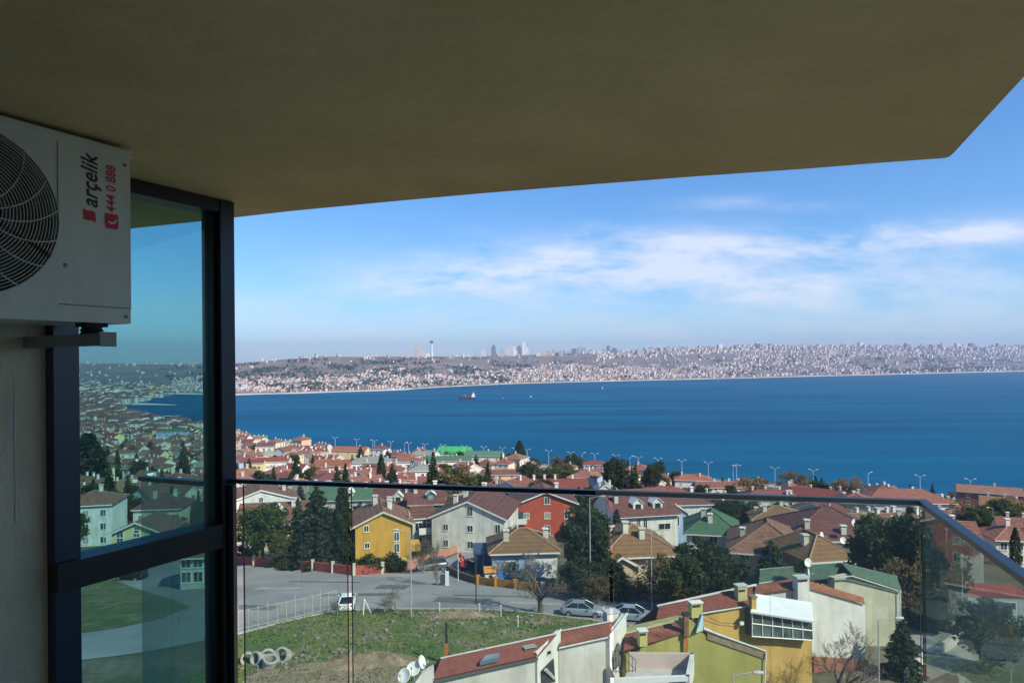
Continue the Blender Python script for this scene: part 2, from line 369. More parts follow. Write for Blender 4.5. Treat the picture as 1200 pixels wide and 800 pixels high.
# sand spits at the head of the bay on the left
for (p1, p2, w) in (((150, 473), (205, 474.5), 22), ((150, 489), (212, 487), 9), ((120, 462), (200, 463), 25)):
    pts = []
    a = ray(*p1); b_ = ray(*p2)
    A = a * (-71.3 / a.z); B_ = b_ * (-71.3 / b_.z); nn = 14
    for q in range(nn + 1):
        u = q / nn; c = A.lerp(B_, u); ww = w * (1 - u * .85) + 3
        pts.append((c, ww))
    m = MB(); m.add([(c.x, c.y - ww, -71.4 + .02 * k_) for k_, (c, ww) in enumerate(pts)] + [(c.x, c.y + ww * 1.5, -71.3 + .02 * k_) for k_, (c, ww) in enumerate(pts)], [(q, q + 1, q + nn + 2, q + nn + 1) for q in range(nn)])
    tag(m.build('sand_spit', M_sand), kind='structure')

# strips draped on the ground between two edges given in plan
def resample(pts, n):
    p = np.array([(q[0], q[1]) for q in pts], float); d = np.r_[0, np.cumsum(np.hypot(*np.diff(p, axis=0).T))]; t_ = np.linspace(0, d[-1], n)
    return np.stack([np.interp(t_, d, p[:, 0]), np.interp(t_, d, p[:, 1])], -1)
def smooth_pl(pts, n):
    p = resample(pts, n)
    for _ in range(3): p[1:-1] = (p[:-2] + 2 * p[1:-1] + p[2:]) / 4
    return p
def strip(name, ea, eb, m, dz, n=70, w=14, kind='structure'):
    a, b_ = smooth_pl(ea, n), smooth_pl(eb, n); T = np.linspace(0, 1, w)[None, :, None]
    p = a[:, None] * (1 - T) + b_[:, None] * T; z = zt(p[..., 0], p[..., 1]) + dz
    v = np.concatenate([p, z[..., None]], -1).reshape(-1, 3); i = np.arange(n * w).reshape(n, w)
    f = np.stack([i[:-1, :-1], i[:-1, 1:], i[1:, 1:], i[1:, :-1]], -1).reshape(-1, 4)
    mb = MB(); mb.add(v.tolist(), f.tolist()); o = mb.build(name, m, smooth=True); tag(o, kind=kind); return o
def G(px, py): h_ = hit(px, py); return (h_.x, h_.y)
ROADS = []
far_edge = [G(-60, 650), G(60, 655), G(160, 655), G(280, 662), G(350, 668), G(420, 676), G(475, 677), G(545, 684), G(600, 690), G(650, 696), G(720, 701), G(775, 706), G(830, 716), G(900, 735)]
near_edge = [G(-60, 790), G(60, 778), G(160, 766), G(278, 744), G(340, 727), G(395, 716), G(460, 714), G(540, 714), G(600, 716), G(640, 721), G(720, 731), G(775, 740), G(830, 755), G(900, 775)]
strip('road', near_edge, far_edge, M_asph, .06)
ROADS.append(near_edge + far_edge[::-1])
side_a = [G(470, 678), G(500, 664), G(540, 648), G(600, 628), G(640, 615)]; side_b = [G(556, 686), G(548, 672), G(572, 655), G(622, 634), G(660, 619)]
strip('side_road', side_a, side_b, M_asph, .055, 40, 6); ROADS.append(side_a + side_b[::-1])
plot_f = [(x, y) for x, y in near_edge[3:]]
plot_n = [(-26, 34), (-18, 33), (-8, 33), (2, 36), (6, 40), (12, 46), (20, 50)]
strip('grass_plot', plot_n, plot_f, M_plot, .035, 60, 24); ROADS.append(plot_n + plot_f[::-1])
dirt_a = [G(296, 788), G(340, 783), G(380, 779), G(430, 775), G(475, 773)]; dirt_b = [G(296, 778), G(340, 774), G(380, 776), G(430, 764), G(470, 770)]
strip('dirt', [(-20, 40), (-14, 40), (-9, 41), (-6, 43)], [G(292, 787), G(345, 781), G(420, 771), G(468, 774)], M_dirt, .065, 30, 8)
# grass island left of the road, seen through the tinted screen
isl_a = [G(55, 748), G(95, 742), G(140, 736), G(185, 726), G(222, 712)]; isl_b = [G(55, 664), G(95, 669), G(125, 676), G(160, 690), G(215, 708)]
strip('grass_island', isl_a, isl_b, M_green, .10, 40, 12)
kerb = MB(); pl = smooth_pl(near_edge, 120)
for q in range(len(pl) - 1):
    a, b_ = pl[q], pl[q + 1]
    if 30 < q: 
        mid = (a + b_) / 2; d = b_ - a
        kerb.box((mid[0], mid[1], ztf(*mid) + .09), (float(np.hypot(*d)) + .02, .22, .14), 0, math.atan2(d[1], d[0]))
tag(kerb.build('kerb', M_conc), kind='structure')
# patched asphalt and manhole covers
rp_ = random.Random(8); M_patch = mat('dark_asphalt_patch', (.13, .13, .132), .92, .15, .8); M_patch2 = mat('pale_asphalt_patch', (.33, .32, .30), .92, .15, .8)
for n_, (px, py, a_, b__) in enumerate(((330, 690, 7, 1.6), (420, 697, 9, 1.3), (540, 704, 6, 2.2), (640, 708, 8, 1.2), (300, 712, 5, 1.8), (460, 688, 4, 2.5), (700, 715, 7, 1.1), (380, 682, 10, .5), (590, 699, 12, .45))):
    c = hit(px, py); ang = R(rp_.uniform(-14, -2)); vs_ = []
    nn = 14
    for q in range(nn + 1):
        for sd in (-1, 1):
            u = (q / nn - .5) * a_; v = sd * b__ / 2 * (1 + .12 * math.sin(q * 2.1 + n_)); x, y = c.x + u * math.cos(ang) - v * math.sin(ang), c.y + u * math.sin(ang) + v * math.cos(ang); vs_.append((x, y, ztf(x, y) + .085 + n_ * .001))
    tag(MB().add(vs_, [(2 * q, 2 * q + 2, 2 * q + 3, 2 * q + 1) for q in range(nn)]).build('road_patch', M_patch if n_ % 3 else M_patch2), kind='structure')
# gravelly verge between road and wall
strip('verge', far_edge[3:7], [(x + .3, y + 3.2) for x, y in far_edge[3:7]], M_pave, .07, 40, 4)
# seafront road under the lamps
sx = np.linspace(-260, 470, 60)
strip('seafront_road', [(x, float(coast(x)) - 30) for x in sx], [(x, float(coast(x)) - 16) for x in sx], M_asph, .12, 80, 4)
# court and street low on the right, seen through the side panel
ct_a = [G(1085, 800), G(1130, 780), G(1185, 760), G(1230, 745)]; ct_b = [G(1040, 742), G(1085, 722), G(1140, 708), G(1230, 700)]
strip('court', ct_a, ct_b, M_pave, .06, 30, 8); ROADS.append(ct_a + ct_b[::-1])

def inside(x, y, poly):
    r = False; n = len(poly)
    for i in range(n):
        x1, y1 = poly[i]; x2, y2 = poly[(i + 1) % n]
        if (y1 > y) != (y2 > y) and x < (x2 - x1) * (y - y1) / (y2 - y1) + x1: r = not r
    return r

# haze: even air round everything
hz = bpy.data.materials.new('haze_air'); hz.use_nodes = True; t = hz.node_tree
for n in list(t.nodes):
    if n.type != 'OUTPUT_MATERIAL': t.nodes.remove(n)
pv = t.nodes.new('ShaderNodeVolumePrincipled'); pv.inputs['Color'].default_value = (.52, .68, 1.0, 1); pv.inputs['Density'].default_value = 0.000105; pv.inputs['Anisotropy'].default_value = 0.2
t.links.new(pv.outputs[0], [n for n in t.nodes if n.type == 'OUTPUT_MATERIAL'][0].inputs['Volume'])
o = MB().box2((-9500, -2000, -80), (9500, 11000, 330)).build('haze', hz); tag(o, kind='stuff')

# ------------------------------------------------------------------ the balcony
CZ = .724
def ceil_pt(px, py): d = ray(px, py); return d * (CZ / d.z)
edge = [ceil_pt(*q) for q in ((0, 287), (80, 277), (152, 268), (210, 262), (270, 255.5), (340, 247.5), (450, 237), (560, 227), (690, 216.5), (820, 206.5), (950, 197.5), (1030, 191), (1106, 185.5), (1112, 184), (1118, 179), (1200, 90))]
edge = [(p.x, p.y) for p in edge]
edge += [(.72, -.2), (.5, -1.2), (-4.2, -1.2), (-4.2, 3.2)]
M_soffit = mat('soffit_plaster', (.74, .565, .285), .95, .20, .7, (.90, .73, .40), bump=.16, bscale=16, detail=8)
mb = MB(); mb.extrude([(x, y, CZ) for x, y in edge], (0, 0, .28))
o = mb.build('balcony_ceiling', M_soffit); tag(o, 'beige plastered balcony ceiling with a gently curved outer edge', 'ceiling')
M_floor = mat('balcony_tiles', (.48, .45, .40), .7, .1, 3)
rail_pts = [(-1.245, 3.0), (1.45, 2.42), (.95, .85), (.7, -1.1)]
o = MB().extrude([(-4.2, -1.2, -1.62), (.75, -1.2, -1.62), (1.0, .85, -1.62), (1.5, 2.46, -1.62), (-1.2, 3.06, -1.62), (-4.2, 3.8, -1.62)], (0, 0, -.25)).build('balcony_floor', M_floor); tag(o, kind='structure')
M_wall = stain(mat('balcony_wall_plaster', (.80, .67, .45), .92, .10, 1.5, bump=.25, bscale=60), .2, (4, 4, .8))
# local frame of the tinted screen: x along it (away from the camera), -y faces the balcony
gdir = Vector((.485, .875, 0)).normalized(); RZ = math.atan2(gdir.y, gdir.x)
wl = thing('wall', 'beige plastered balcony wall pier below the air conditioner', 'wall', (-1.27, 3.05, 0), RZ)
mb = MB(); mb.box2((-1.35, .02, -1.62), (-.742, .52, CZ - .003)); mb.build('pier', M_wall, wl)
m = MB(); m.tube([(-.841, .019, -.03), (-.8415, .019, -.22), (-.8405, .019, -.38), (-.8408, .019, -.53)], [.0015, .0022, .0018, .003], 5); m.build('dried_drip', M_white, wl)
mb = MB(); mb.box2((-3.6, .53, -1.62), (-1.352, .75, CZ - .003)); mb.build('back_wall', M_wall, wl)
tw = MB().box2((-14, -14, -30), (13, -1.52, 9)).build('tower_block', mat('tower_render', (.58, .53, .42), .9, .1, .5)); tag(tw, 'plastered wall of the tower block the balcony belongs to', 'building')  # unseen mass behind the camera, put in to darken the air conditioner and balcony
bw = MB().box2((-4.3, -1.5, -1.62), (.8, -1.22, 1.0)).build('rear_wall', M_wall); tag(bw, 'plastered building wall at the back of the balcony', 'wall')

# tinted glass screen
def glass(name, tint, dirt=0.03, dirtcol=(.6, .62, .58), streak=.25, refl=1.0):
    m = bpy.data.materials.new(name); m.use_nodes = True; t = m.node_tree
    for n in list(t.nodes):
        if n.type != 'OUTPUT_MATERIAL': t.nodes.remove(n)
    om = [n for n in t.nodes][0]
    tr = t.nodes.new('ShaderNodeBsdfTransparent'); tr.inputs[0].default_value = (*tint, 1)
    gl = t.nodes.new('ShaderNodeBsdfGlossy'); gl.inputs['Roughness'].default_value = .0; gl.inputs[0].default_value = (refl, refl, refl, 1)
    fr = t.nodes.new('ShaderNodeFresnel'); fr.inputs[0].default_value = 1.45
    mx = t.nodes.new('ShaderNodeMixShader'); geo = t.nodes.new('ShaderNodeNewGeometry'); om_ = t.nodes.new('ShaderNodeMath'); om_.operation = 'SUBTRACT'; om_.inputs[0].default_value = 1; t.links.new(geo.outputs['Backfacing'], om_.inputs[1]); ff = t.nodes.new('ShaderNodeMath'); ff.operation = 'MULTIPLY'; t.links.new(fr.outputs[0], ff.inputs[0]); t.links.new(om_.outputs[0], ff.inputs[1]); t.links.new(ff.outputs[0], mx.inputs[0]); t.links.new(tr.outputs[0], mx.inputs[1]); t.links.new(gl.outputs[0], mx.inputs[2])
    # dust film and dried drip marks
    df = t.nodes.new('ShaderNodeBsdfDiffuse'); df.inputs[0].default_value = (*dirtcol, 1); tl = t.nodes.new('ShaderNodeBsdfTranslucent'); tl.inputs[0].default_value = (*dirtcol, 1)
    dm = t.nodes.new('ShaderNodeMixShader'); dm.inputs[0].default_value = .5; t.links.new(df.outputs[0], dm.inputs[1]); t.links.new(tl.outputs[0], dm.inputs[2])
    co = t.nodes.new('ShaderNodeTexCoord').outputs['Object']
    def nz(sc, mscale, d=3):
        mp = t.nodes.new('ShaderNodeMapping'); mp.inputs['Scale'].default_value = mscale; t.links.new(co, mp.inputs[0])
        n = t.nodes.new('ShaderNodeTexNoise'); n.inputs['Scale'].default_value = sc; n.inputs['Detail'].default_value = d; t.links.new(mp.outputs[0], n.inputs[0]); return n.outputs[0]
    def mr(v, a, b, c, d):
        n = t.nodes.new('ShaderNodeMapRange'); n.inputs[1].default_value = a; n.inputs[2].default_value = b; n.inputs[3].default_value = c; n.inputs[4].default_value = d; t.links.new(v, n.inputs[0]); return n.outputs[0]
    def mm(op, a, b):
        n = t.nodes.new('ShaderNodeMath'); n.operation = op
        for i, q in enumerate((a, b)):
            if isinstance(q, (int, float)): n.inputs[i].default_value = q
            else: t.links.new(q, n.inputs[i])
        return n.outputs[0]
    st = mm('MULTIPLY', mr(nz(1, (42, 42, .5), 2), .67, .74, 0, streak), mr(nz(1, (6, 6, 2.2)), .42, .6, 0, 1))
    film = mr(nz(2.2, (1, 1, 1)), .3, .7, dirt * .5, dirt * 1.4)
    fac = mm('ADD', st, film)
    mx2 = t.nodes.new('ShaderNodeMixShader'); t.links.new(fac, mx2.inputs[0]); t.links.new(mx.outputs[0], mx2.inputs[1]); t.links.new(dm.outputs[0], mx2.inputs[2])
    t.links.new(mx2.outputs[0], om.inputs['Surface'])
    MATS[name] = m; return m
M_tint = glass('tinted_glass', (.52, .73, .73), .045, (.45, .52, .5), .06)
M_clear = glass('clear_glass', (.86, .925, .895), .075, refl=.9)
M_side = glass('greenish_side_glass', (.76, .87, .81), .22, (.52, .62, .53), .35)
M_edge = mat('green_glass_edge', (.03, .05, .045), .25)
M_frame = mat('dark_blue_grey_aluminium', (.011, .014, .020), .38, .1, 3, spec=.5)
M_bluejamb = mat('blue_painted_aluminium', (.020, .038, .075), .3, .1, 2)
sc_ = thing('glass_screen', 'tinted glass screen in a dark blue-grey frame at the left end of the balcony', 'glass screen', (-1.27, 3.05, 0), RZ)
fr = MB(); fr.box2((-.070, -.05, -1.60), (0, .07, CZ - .004)); fr.build('post', M_frame, sc_)
fr = MB(); fr.box2((-.090, -.018, -1.50), (-.072, .05, CZ - .060)); fr.build('post_bead', M_frame, sc_)
fr = MB(); fr.box2((-.742, -.045, CZ - .058), (-.0705, .065, CZ - .004)); fr.build('top_rail', M_frame, sc_)
fr = MB(); fr.box2((-.742, -.048, -.790), (-.0705, .066, -.690)); fr.build('transom', M_frame, sc_)
fr = MB(); fr.box2((-.742, -.048, -1.60), (-.0705, .066, -1.49)); fr.build('bottom_rail', M_frame, sc_)
fr = MB(); fr.box2((-.741, -.03, -.688), (-.655, .05, CZ - .060)); fr.box2((-.741, -.03, -1.488), (-.655, .05, -.792)); fr.build('jamb', M_bluejamb, sc_)
for (z0, z1) in ((-.689, CZ - .059), (-1.489, -.791)):
    fr = MB(); fr.box2((-.654, .004, z0), (-.091, .012, z1)); fr.build('glass_pane', M_tint, sc_)

# frameless glass balustrade
M_rail = mat('satin_steel_rail', (.24, .23, .21), .45, .08, 6, metal=.7)
bl_ = thing('glass_balustrade', 'frameless clear glass balustrade with a flat dull metal handrail round the balcony edge', 'balustrade', (0, 0, 0))
def pxX(px, y_guess, a=rail_pts[0], b=rail_pts[1]):
    """point on the front rail line seen at column px (at rail height)"""
    A, B_ = Vector((*a, 0)), Vector((*b, 0))
    k = (px - 600) / F; d = B_ - A
    u = (k * A.y - A.x) / (d.x - k * d.y); return A + d * u
RT_Z = -.505
cuts = [(-1.245, 3.0)] + []
seg = []
x_l = pxX(284, 0); x1 = pxX(405.5, 0); x1b = pxX(410.5, 0); x2 = pxX(711.5, 0); x2b = pxX(716.5, 0); x3 = Vector((*rail_pts[1], 0))
for a, b_ in ((x_l, x1), (x1b, x2), (x2b, x3 - (x3 - x2).normalized() * .008)):
    seg.append((a, b_))
C2 = Vector((*rail_pts[2], 0)); C3 = Vector((*rail_pts[3], 0))
dS = (C2 - x3).normalized(); seg.append((x3 + dS * .012, C2 - dS * .008)); d3 = (C3 - C2).normalized(); seg.append((C2 + d3 * .01, C3))
for gi, (a, b_) in enumerate(seg):
    d = (b_ - a); L_ = d.length; mid = (a + b_) / 2
    m = MB(); m.box((0, 0, 0), (L_, .012, 1.07)); me = m.mesh('glass_panel', [M_clear if gi < 3 else M_side, M_edge])
    for p in me.polygons:
        if abs(p.normal.y) < .5: p.material_index = 1
    o = bpy.data.objects.new('glass_panel', me); COL.objects.link(o); o.parent = bl_; o.location = (mid.x, mid.y, -1.055); o.rotation_euler = (0, 0, math.atan2(d.y, d.x))
hr = MB(); nrm = []
pl3 = [Vector((*p, 0)) for p in rail_pts]
def off(pl_, w):
    res = []
    for i_, p in enumerate(pl_):
        d1 = (pl_[i_] - pl_[i_ - 1]).normalized() if i_ else (pl_[1] - pl_[0]).normalized(); d2 = (pl_[i_ + 1] - pl_[i_]).normalized() if i_ < len(pl_) - 1 else d1
        n1_ = Vector((-d1.y, d1.x, 0)); n2_ = Vector((-d2.y, d2.x, 0)); bis = (n1_ + n2_).normalized(); res.append(p + bis * (w / max(.3, bis.dot(n1_))))
    return res
A_, B__ = off(pl3, .015), off(pl3, -.015)
M_raild = mat('dark_reflection_rail', (.05, .05, .05), .4, .08, 6, metal=.6); M_railp = mat('pale_reflection_rail', (.46, .43, .36), .55, .08, 6, metal=.35)  # rail reflections put into the colour: dark left run, pale right run
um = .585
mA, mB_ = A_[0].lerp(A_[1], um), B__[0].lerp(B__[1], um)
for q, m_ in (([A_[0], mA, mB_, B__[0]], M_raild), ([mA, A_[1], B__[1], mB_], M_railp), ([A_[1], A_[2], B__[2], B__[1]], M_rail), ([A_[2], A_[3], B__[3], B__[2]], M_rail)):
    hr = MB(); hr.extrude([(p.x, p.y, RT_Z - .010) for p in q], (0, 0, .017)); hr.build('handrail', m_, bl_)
ep = MB(); ep.box((-1.232, 2.995, -1.06), (.02, .035, 1.07)); ep.build('end_post', M_frame, bl_)
sh = MB()
for i_ in range(3):
    a, b_ = pl3[i_], pl3[i_ + 1]; d = b_ - a; mid = (a + b_) / 2; sh.box((mid.x, mid.y, -1.60 + i_ * .002), (d.length, .06, .05), 0, math.atan2(d.y, d.x))
sh.build('base_shoe', M_galv, bl_)
# the next balcony's balustrade, seen through the tinted screen
nb = thing('glass_balustrade', "the next balcony's glass balustrade, seen dimly through the tinted screen", 'balustrade', (0, 0, 0))
A_ = P(166, 560, 3.25); B_ = Vector((-1.40, 3.10, A_.z))
d = Vector((B_.x - A_.x, B_.y - A_.y, 0)); ang = math.atan2(d.y, d.x); mid = (A_ + B_) / 2
o = MB().box((mid.x, mid.y, A_.z), (d.length, .04, .02), 0, ang).build('handrail', M_frame, nb)
m = MB(); m.box((0, 0, 0), (d.length, .010, 1.0)); o = m.build('glass_panel', glass('hazy_green_glass', (.82, .90, .86), .22, (.45, .58, .5)), nb); o.location = (mid.x, mid.y, A_.z - .512); o.rotation_euler = (0, 0, ang)

# ------------------------------------------------------------------ air conditioner
M_ac = stain(mat('off_white_enamel', (.74, .76, .67), .42, .05, 2), .12, (5, 5, 1.5))
M_red = mat('red_sticker', (.60, .03, .05), .5); M_black = mat('black_sticker', (.02, .02, .02), .5)
W_, H_, D_ = .80, .56, .30
ac = thing('air_conditioner', 'white split air conditioner outdoor unit with a round wire fan guard and a brand sticker', 'air conditioner', (-1.27, 3.05, .138), RZ)
# body front face sits .40 in front of the screen plane; local x of its right end
AX1 = -.69; FY = -.40
FCX, FCZ, FR = AX1 - .458, .298, .238
def ac_body():
    bm = bmesh.new(); n = 64
    x0, x1 = AX1 - W_, AX1
    # front plate with a round hole
    ring = [bm.verts.new((FCX + FR * math.cos(2 * math.pi * k / n), FY, FCZ + FR * math.sin(2 * math.pi * k / n))) for k in range(n)]
    def edge_pt(a):
        c, s_ = math.cos(a), math.sin(a); t_ = 1e9
        if c > 1e-6: t_ = min(t_, (x1 - FCX) / c)
        if c < -1e-6: t_ = min(t_, (x0 - FCX) / c)
        if s_ > 1e-6: t_ = min(t_, (H_ - FCZ) / s_)
        if s_ < -1e-6: t_ = min(t_, (0 - FCZ) / s_)
        return (FCX + c * t_, FY, FCZ + s_ * t_)
    angs = [2 * math.pi * k / n for k in range(n)]
    outer = [bm.verts.new(edge_pt(a)) for a in angs]
    for k in range(n): bm.faces.new((ring[k], ring[(k + 1) % n], outer[(k + 1) % n], outer[k]))
    inner = [bm.verts.new((v.co.x, FY + .035, v.co.z)) for v in ring]
    for k in range(n): bm.faces.new((ring[k], inner[k], inner[(k + 1) % n], ring[(k + 1) % n]))
    me = bpy.data.meshes.new('body'); bm.to_mesh(me); bm.free(); me.materials.append(M_ac)
    o = bpy.data.objects.new('front_plate', me); COL.objects.link(o); o.parent = ac
    m = MB(); m.box2((x0, FY + .003, .002), (x0 + .012, FY + D_, H_ - .002)); m.box2((x1 - .012, FY + .003, .002), (x1, FY + D_, H_ - .002)); m.box2((x0 + .012, FY + .003, .002), (x1 - .012, FY + D_, .014)); m.box2((x0 + .012, FY + D_ - .012, .014), (x1 - .012, FY + D_, H_ - .014))
    m.build('casing', M_ac, ac)
    m = MB(); m.box2((x0 - .004, FY - .006, H_ - .016), (x1 + .006, FY + D_ + .004, H_ + .012)); o = m.build('lid', M_ac, ac)
    bv = o.modifiers.new('b', 'BEVEL'); bv.width = .006; bv.segments = 3
    # seam of the service cover, base skirt
    for a_, b_ in (((AX1 - .225, FY - .0022, .05), (AX1 - .004, FY - .0002, .053)), ((AX1 - .226, FY - .0022, .30), (AX1 - .224, FY - .0002, H_ - .02))): MB().box2(a_, b_).build('cover_seam', mat('panel_shadow_gap', (.25, .25, .23), .6), ac)
    for (u, w_) in ((.018, .024), (.018, .52), (.205, .17)): m = MB(); m.lathe([(0.0001, -.004), (.0055, -.003), (.006, 0)], 10, (AX1 - u, FY, w_), 'y'); m.build('screw', mat('dull_screw', (.22, .22, .2), .5, metal=.5), ac)
ac_body()
gd = MB(); n = 72
def ring_pts(r, y): return [(FCX + r * math.cos(2 * math.pi * k / n), y, FCZ + r * math.sin(2 * math.pi * k / n)) for k in range(n + 1)]
for k in range(24):
    r = .022 + k * (FR - .022) / 23.2
    y = FY - .020 + .020 * (r / FR) ** 3
    gd.tube(ring_pts(r, y), .0016, 5, cap=False)
for k in range(16):
    a0 = 2 * math.pi * k / 16; pts = []
    for q in range(9):
        r = .02 + (FR - .02) * q / 8; a = a0 + .55 * (q / 8) ** 1.2
        pts.append((FCX + r * math.cos(a), FY - .0225 + .020 * (r / FR) ** 3, FCZ + r * math.sin(a)))
    gd.tube(pts, .0022, 5)
gd.lathe([(.0001, -.006), (.018, -.005), (.026, 0)], 20, (FCX, FY - .022, FCZ), 'y')
gd.build('fan_guard', mat('grey_coated_wire', (.60, .60, .54), .5), ac, smooth=True)
fn = MB()
for k in range(3):
    pts = []
    for q in range(7):
        for (rr, da, yy) in ((.05, 0, .0), (.235, .35, .0)):
            a = 2 * math.pi * k / 3 + da + q / 6 * 1.25; pts.append((FCX + rr * math.cos(a), FY + .11 - .06 * q / 6, FCZ + rr * math.sin(a)))
    fn.add(pts, [(2 * q, 2 * q + 1, 2 * q + 3, 2 * q + 2) for q in range(6)])
fn.lathe([(.0001, .03), (.055, .04), (.06, .13)], 24, (FCX, FY, FCZ), 'y')
fn.build('fan', mat('dark_fan_plastic', (.06, .06, .055), .5), ac, smooth=True)
cav = MB().box2((AX1 - W_ + .02, FY + D_ - .03, .03), (AX1 - .25, FY + D_ - .02, H_ - .03)).build('coil', mat('dark_fin_coil', (.03, .03, .03), .7), ac)
for u in (.10, .68):
    m = MB(); m.box2((AX1 - u - .035, FY + .02, -.012), (AX1 - u + .035, FY + .08, .001)); m.lathe([(.034, -.034), (.030, -.028), (.034, -.022), (.028, -.016), (.03, -.011)], 16, (AX1 - u, FY + .05, 0))
    m.build('rubber_foot', mat('black_rubber', (.025, .025, .025), .8), ac)
def text(name, s_, size, m, parent, origin, bold=0.0, shear=0.0, spacing=1.0, sx=1.0, rot90=True, thick=.0004):
    cu = bpy.data.curves.new(name, 'FONT'); cu.body = s_; cu.size = size; cu.offset = bold; cu.shear = shear; cu.space_character = spacing; cu.extrude = thick
    to = bpy.data.objects.new('tmp_text', cu); COL.objects.link(to)
    dg = bpy.context.evaluated_depsgraph_get(); me = bpy.data.meshes.new_from_object(to.evaluated_get(dg)); bpy.data.objects.remove(to)
    me.name = name; me.materials.clear(); me.materials.append(m)
    # text x -> +z (reads upwards), text y -> -x, thickness -> -y
    if rot90: me.transform(Matrix(((0, -1, 0, origin[0]), (0, 0, -1, origin[1]), (sx, 0, 0, origin[2]), (0, 0, 0, 1))))
    else: me.transform(Matrix(((sx, 0, 0, origin[0]), (0, 0, -1, origin[1]), (0, 1, 0, origin[2]), (0, 0, 0, 1))))
    o = bpy.data.objects.new(name, me); COL.objects.link(o); o.parent = parent; return o
text('brand_lettering', 'arçelik', .071, M_black, ac, (AX1 - .108, FY - .0012, .360), bold=.0008, shear=.25, sx=.86)
text('phone_number', '444 0 888', .043, M_red, ac, (AX1 - .050, FY - .0012, .357), bold=.0003, shear=.08, sx=.86)
lg = MB()
def flat(pts, y=FY - .0012): lg.extrude([(AX1 + u, y, w_) for u, w_ in pts], (0, -.0006, 0))
flat([(-.150, .321), (-.137, .318), (-.125, .320), (-.113, .316), (-.115, .346), (-.127, .350), (-.139, .348), (-.152, .352)][::-1])
lg.build('brand_emblem', M_red, ac)
lg = MB(); bx = []
for cxs, czs, a0 in ((-.048, .310, 0), (-.048, .346, 90), (-.078, .346, 180), (-.078, .310, 270)):
    for q in range(4):
        a = R(a0 - 90 + q * 30); bx.append((cxs + .006 * math.cos(a), czs + .006 * math.sin(a)))
flat(bx); lg.build('phone_badge', M_red, ac)
lg = MB()
arc = [R(a) for a in range(200, 341, 20)]
pts_o = [(-.063 + .016 * math.cos(a + R(20)), .335 + .016 * math.sin(a + R(20))) for a in arc]; pts_i = [(-.063 + .0105 * math.cos(a + R(20)), .335 + .0105 * math.sin(a + R(20))) for a in arc[::-1]]
flat(pts_o + pts_i, FY - .002); lg.build('handset_mark', M_white, ac)
# carrying brackets out of the recessed wall
M_brk = mat('grey_painted_steel', (.30, .31, .29), .5, .1, 5)
br = thing('wall_bracket', 'grey painted steel wall bracket carrying the air conditioner', 'bracket', (-1.27, 3.05, 0), RZ)
for u in (.10, .68):
    m = MB(); x = AX1 - u; m.box2((x - .022, FY - .035, .066), (x + .022, .525, .104)); m.box2((x - .026, FY - .040, .062), (x + .026, FY - .0355, .108)); m.build('arm', M_brk, br)
m = MB(); m.box2((AX1 - W_ - .1, .49, .0), (AX1 + .02, .527, .06)); m.build('wall_plate', M_brk, br)
# ------------------------------------------------------------------ houses
def window(parent, p, rz, w, h, mull=1, frame=M_white, pane=True, deep=.10, name='window'):
    """white frame with a glass pane; local x across, -y out of the wall"""
    m = MB(); t = min(.09, w * .14)
    m.box2((-w / 2, -.06, 0), (-w / 2 + t, .02, h)); m.box2((w / 2 - t, -.06, 0), (w / 2, .02, h))
    m.box2((-w / 2 + t, -.06, h - t), (w / 2 - t, .02, h)); m.box2((-w / 2 - .05, -.10, -.06), (w / 2 + .05, .02, t * .8))
    for k in range(mull):
        x = -w / 2 + w * (k + 1) / (mull + 1); m.box2((x - .03, -.05, t * .8), (x + .03, .015, h - t))
    f = m.build(name, frame, parent); f.location = p; f.rotation_euler = (0, 0, rz)
    if pane:
        g = MB().box2((-w / 2 + t, -.025, t * .8), (w / 2 - t, .01, h - t)).build('pane', M_pane, f)
    return f
RIDGE = {k: mat(k + '_ridge_tiles', c, .9, .2, 2) for k, c in {'terracotta': (.30, .15, .11), 'orange': (.36, .16, .10), 'maroon': (.16, .075, .065), 'red': (.24, .08, .065), 'brown': (.24, .14, .10), 'green': (.09, .16, .10), 'grey': (.24, .26, .22), 'old': (.36, .24, .17)}.items()}
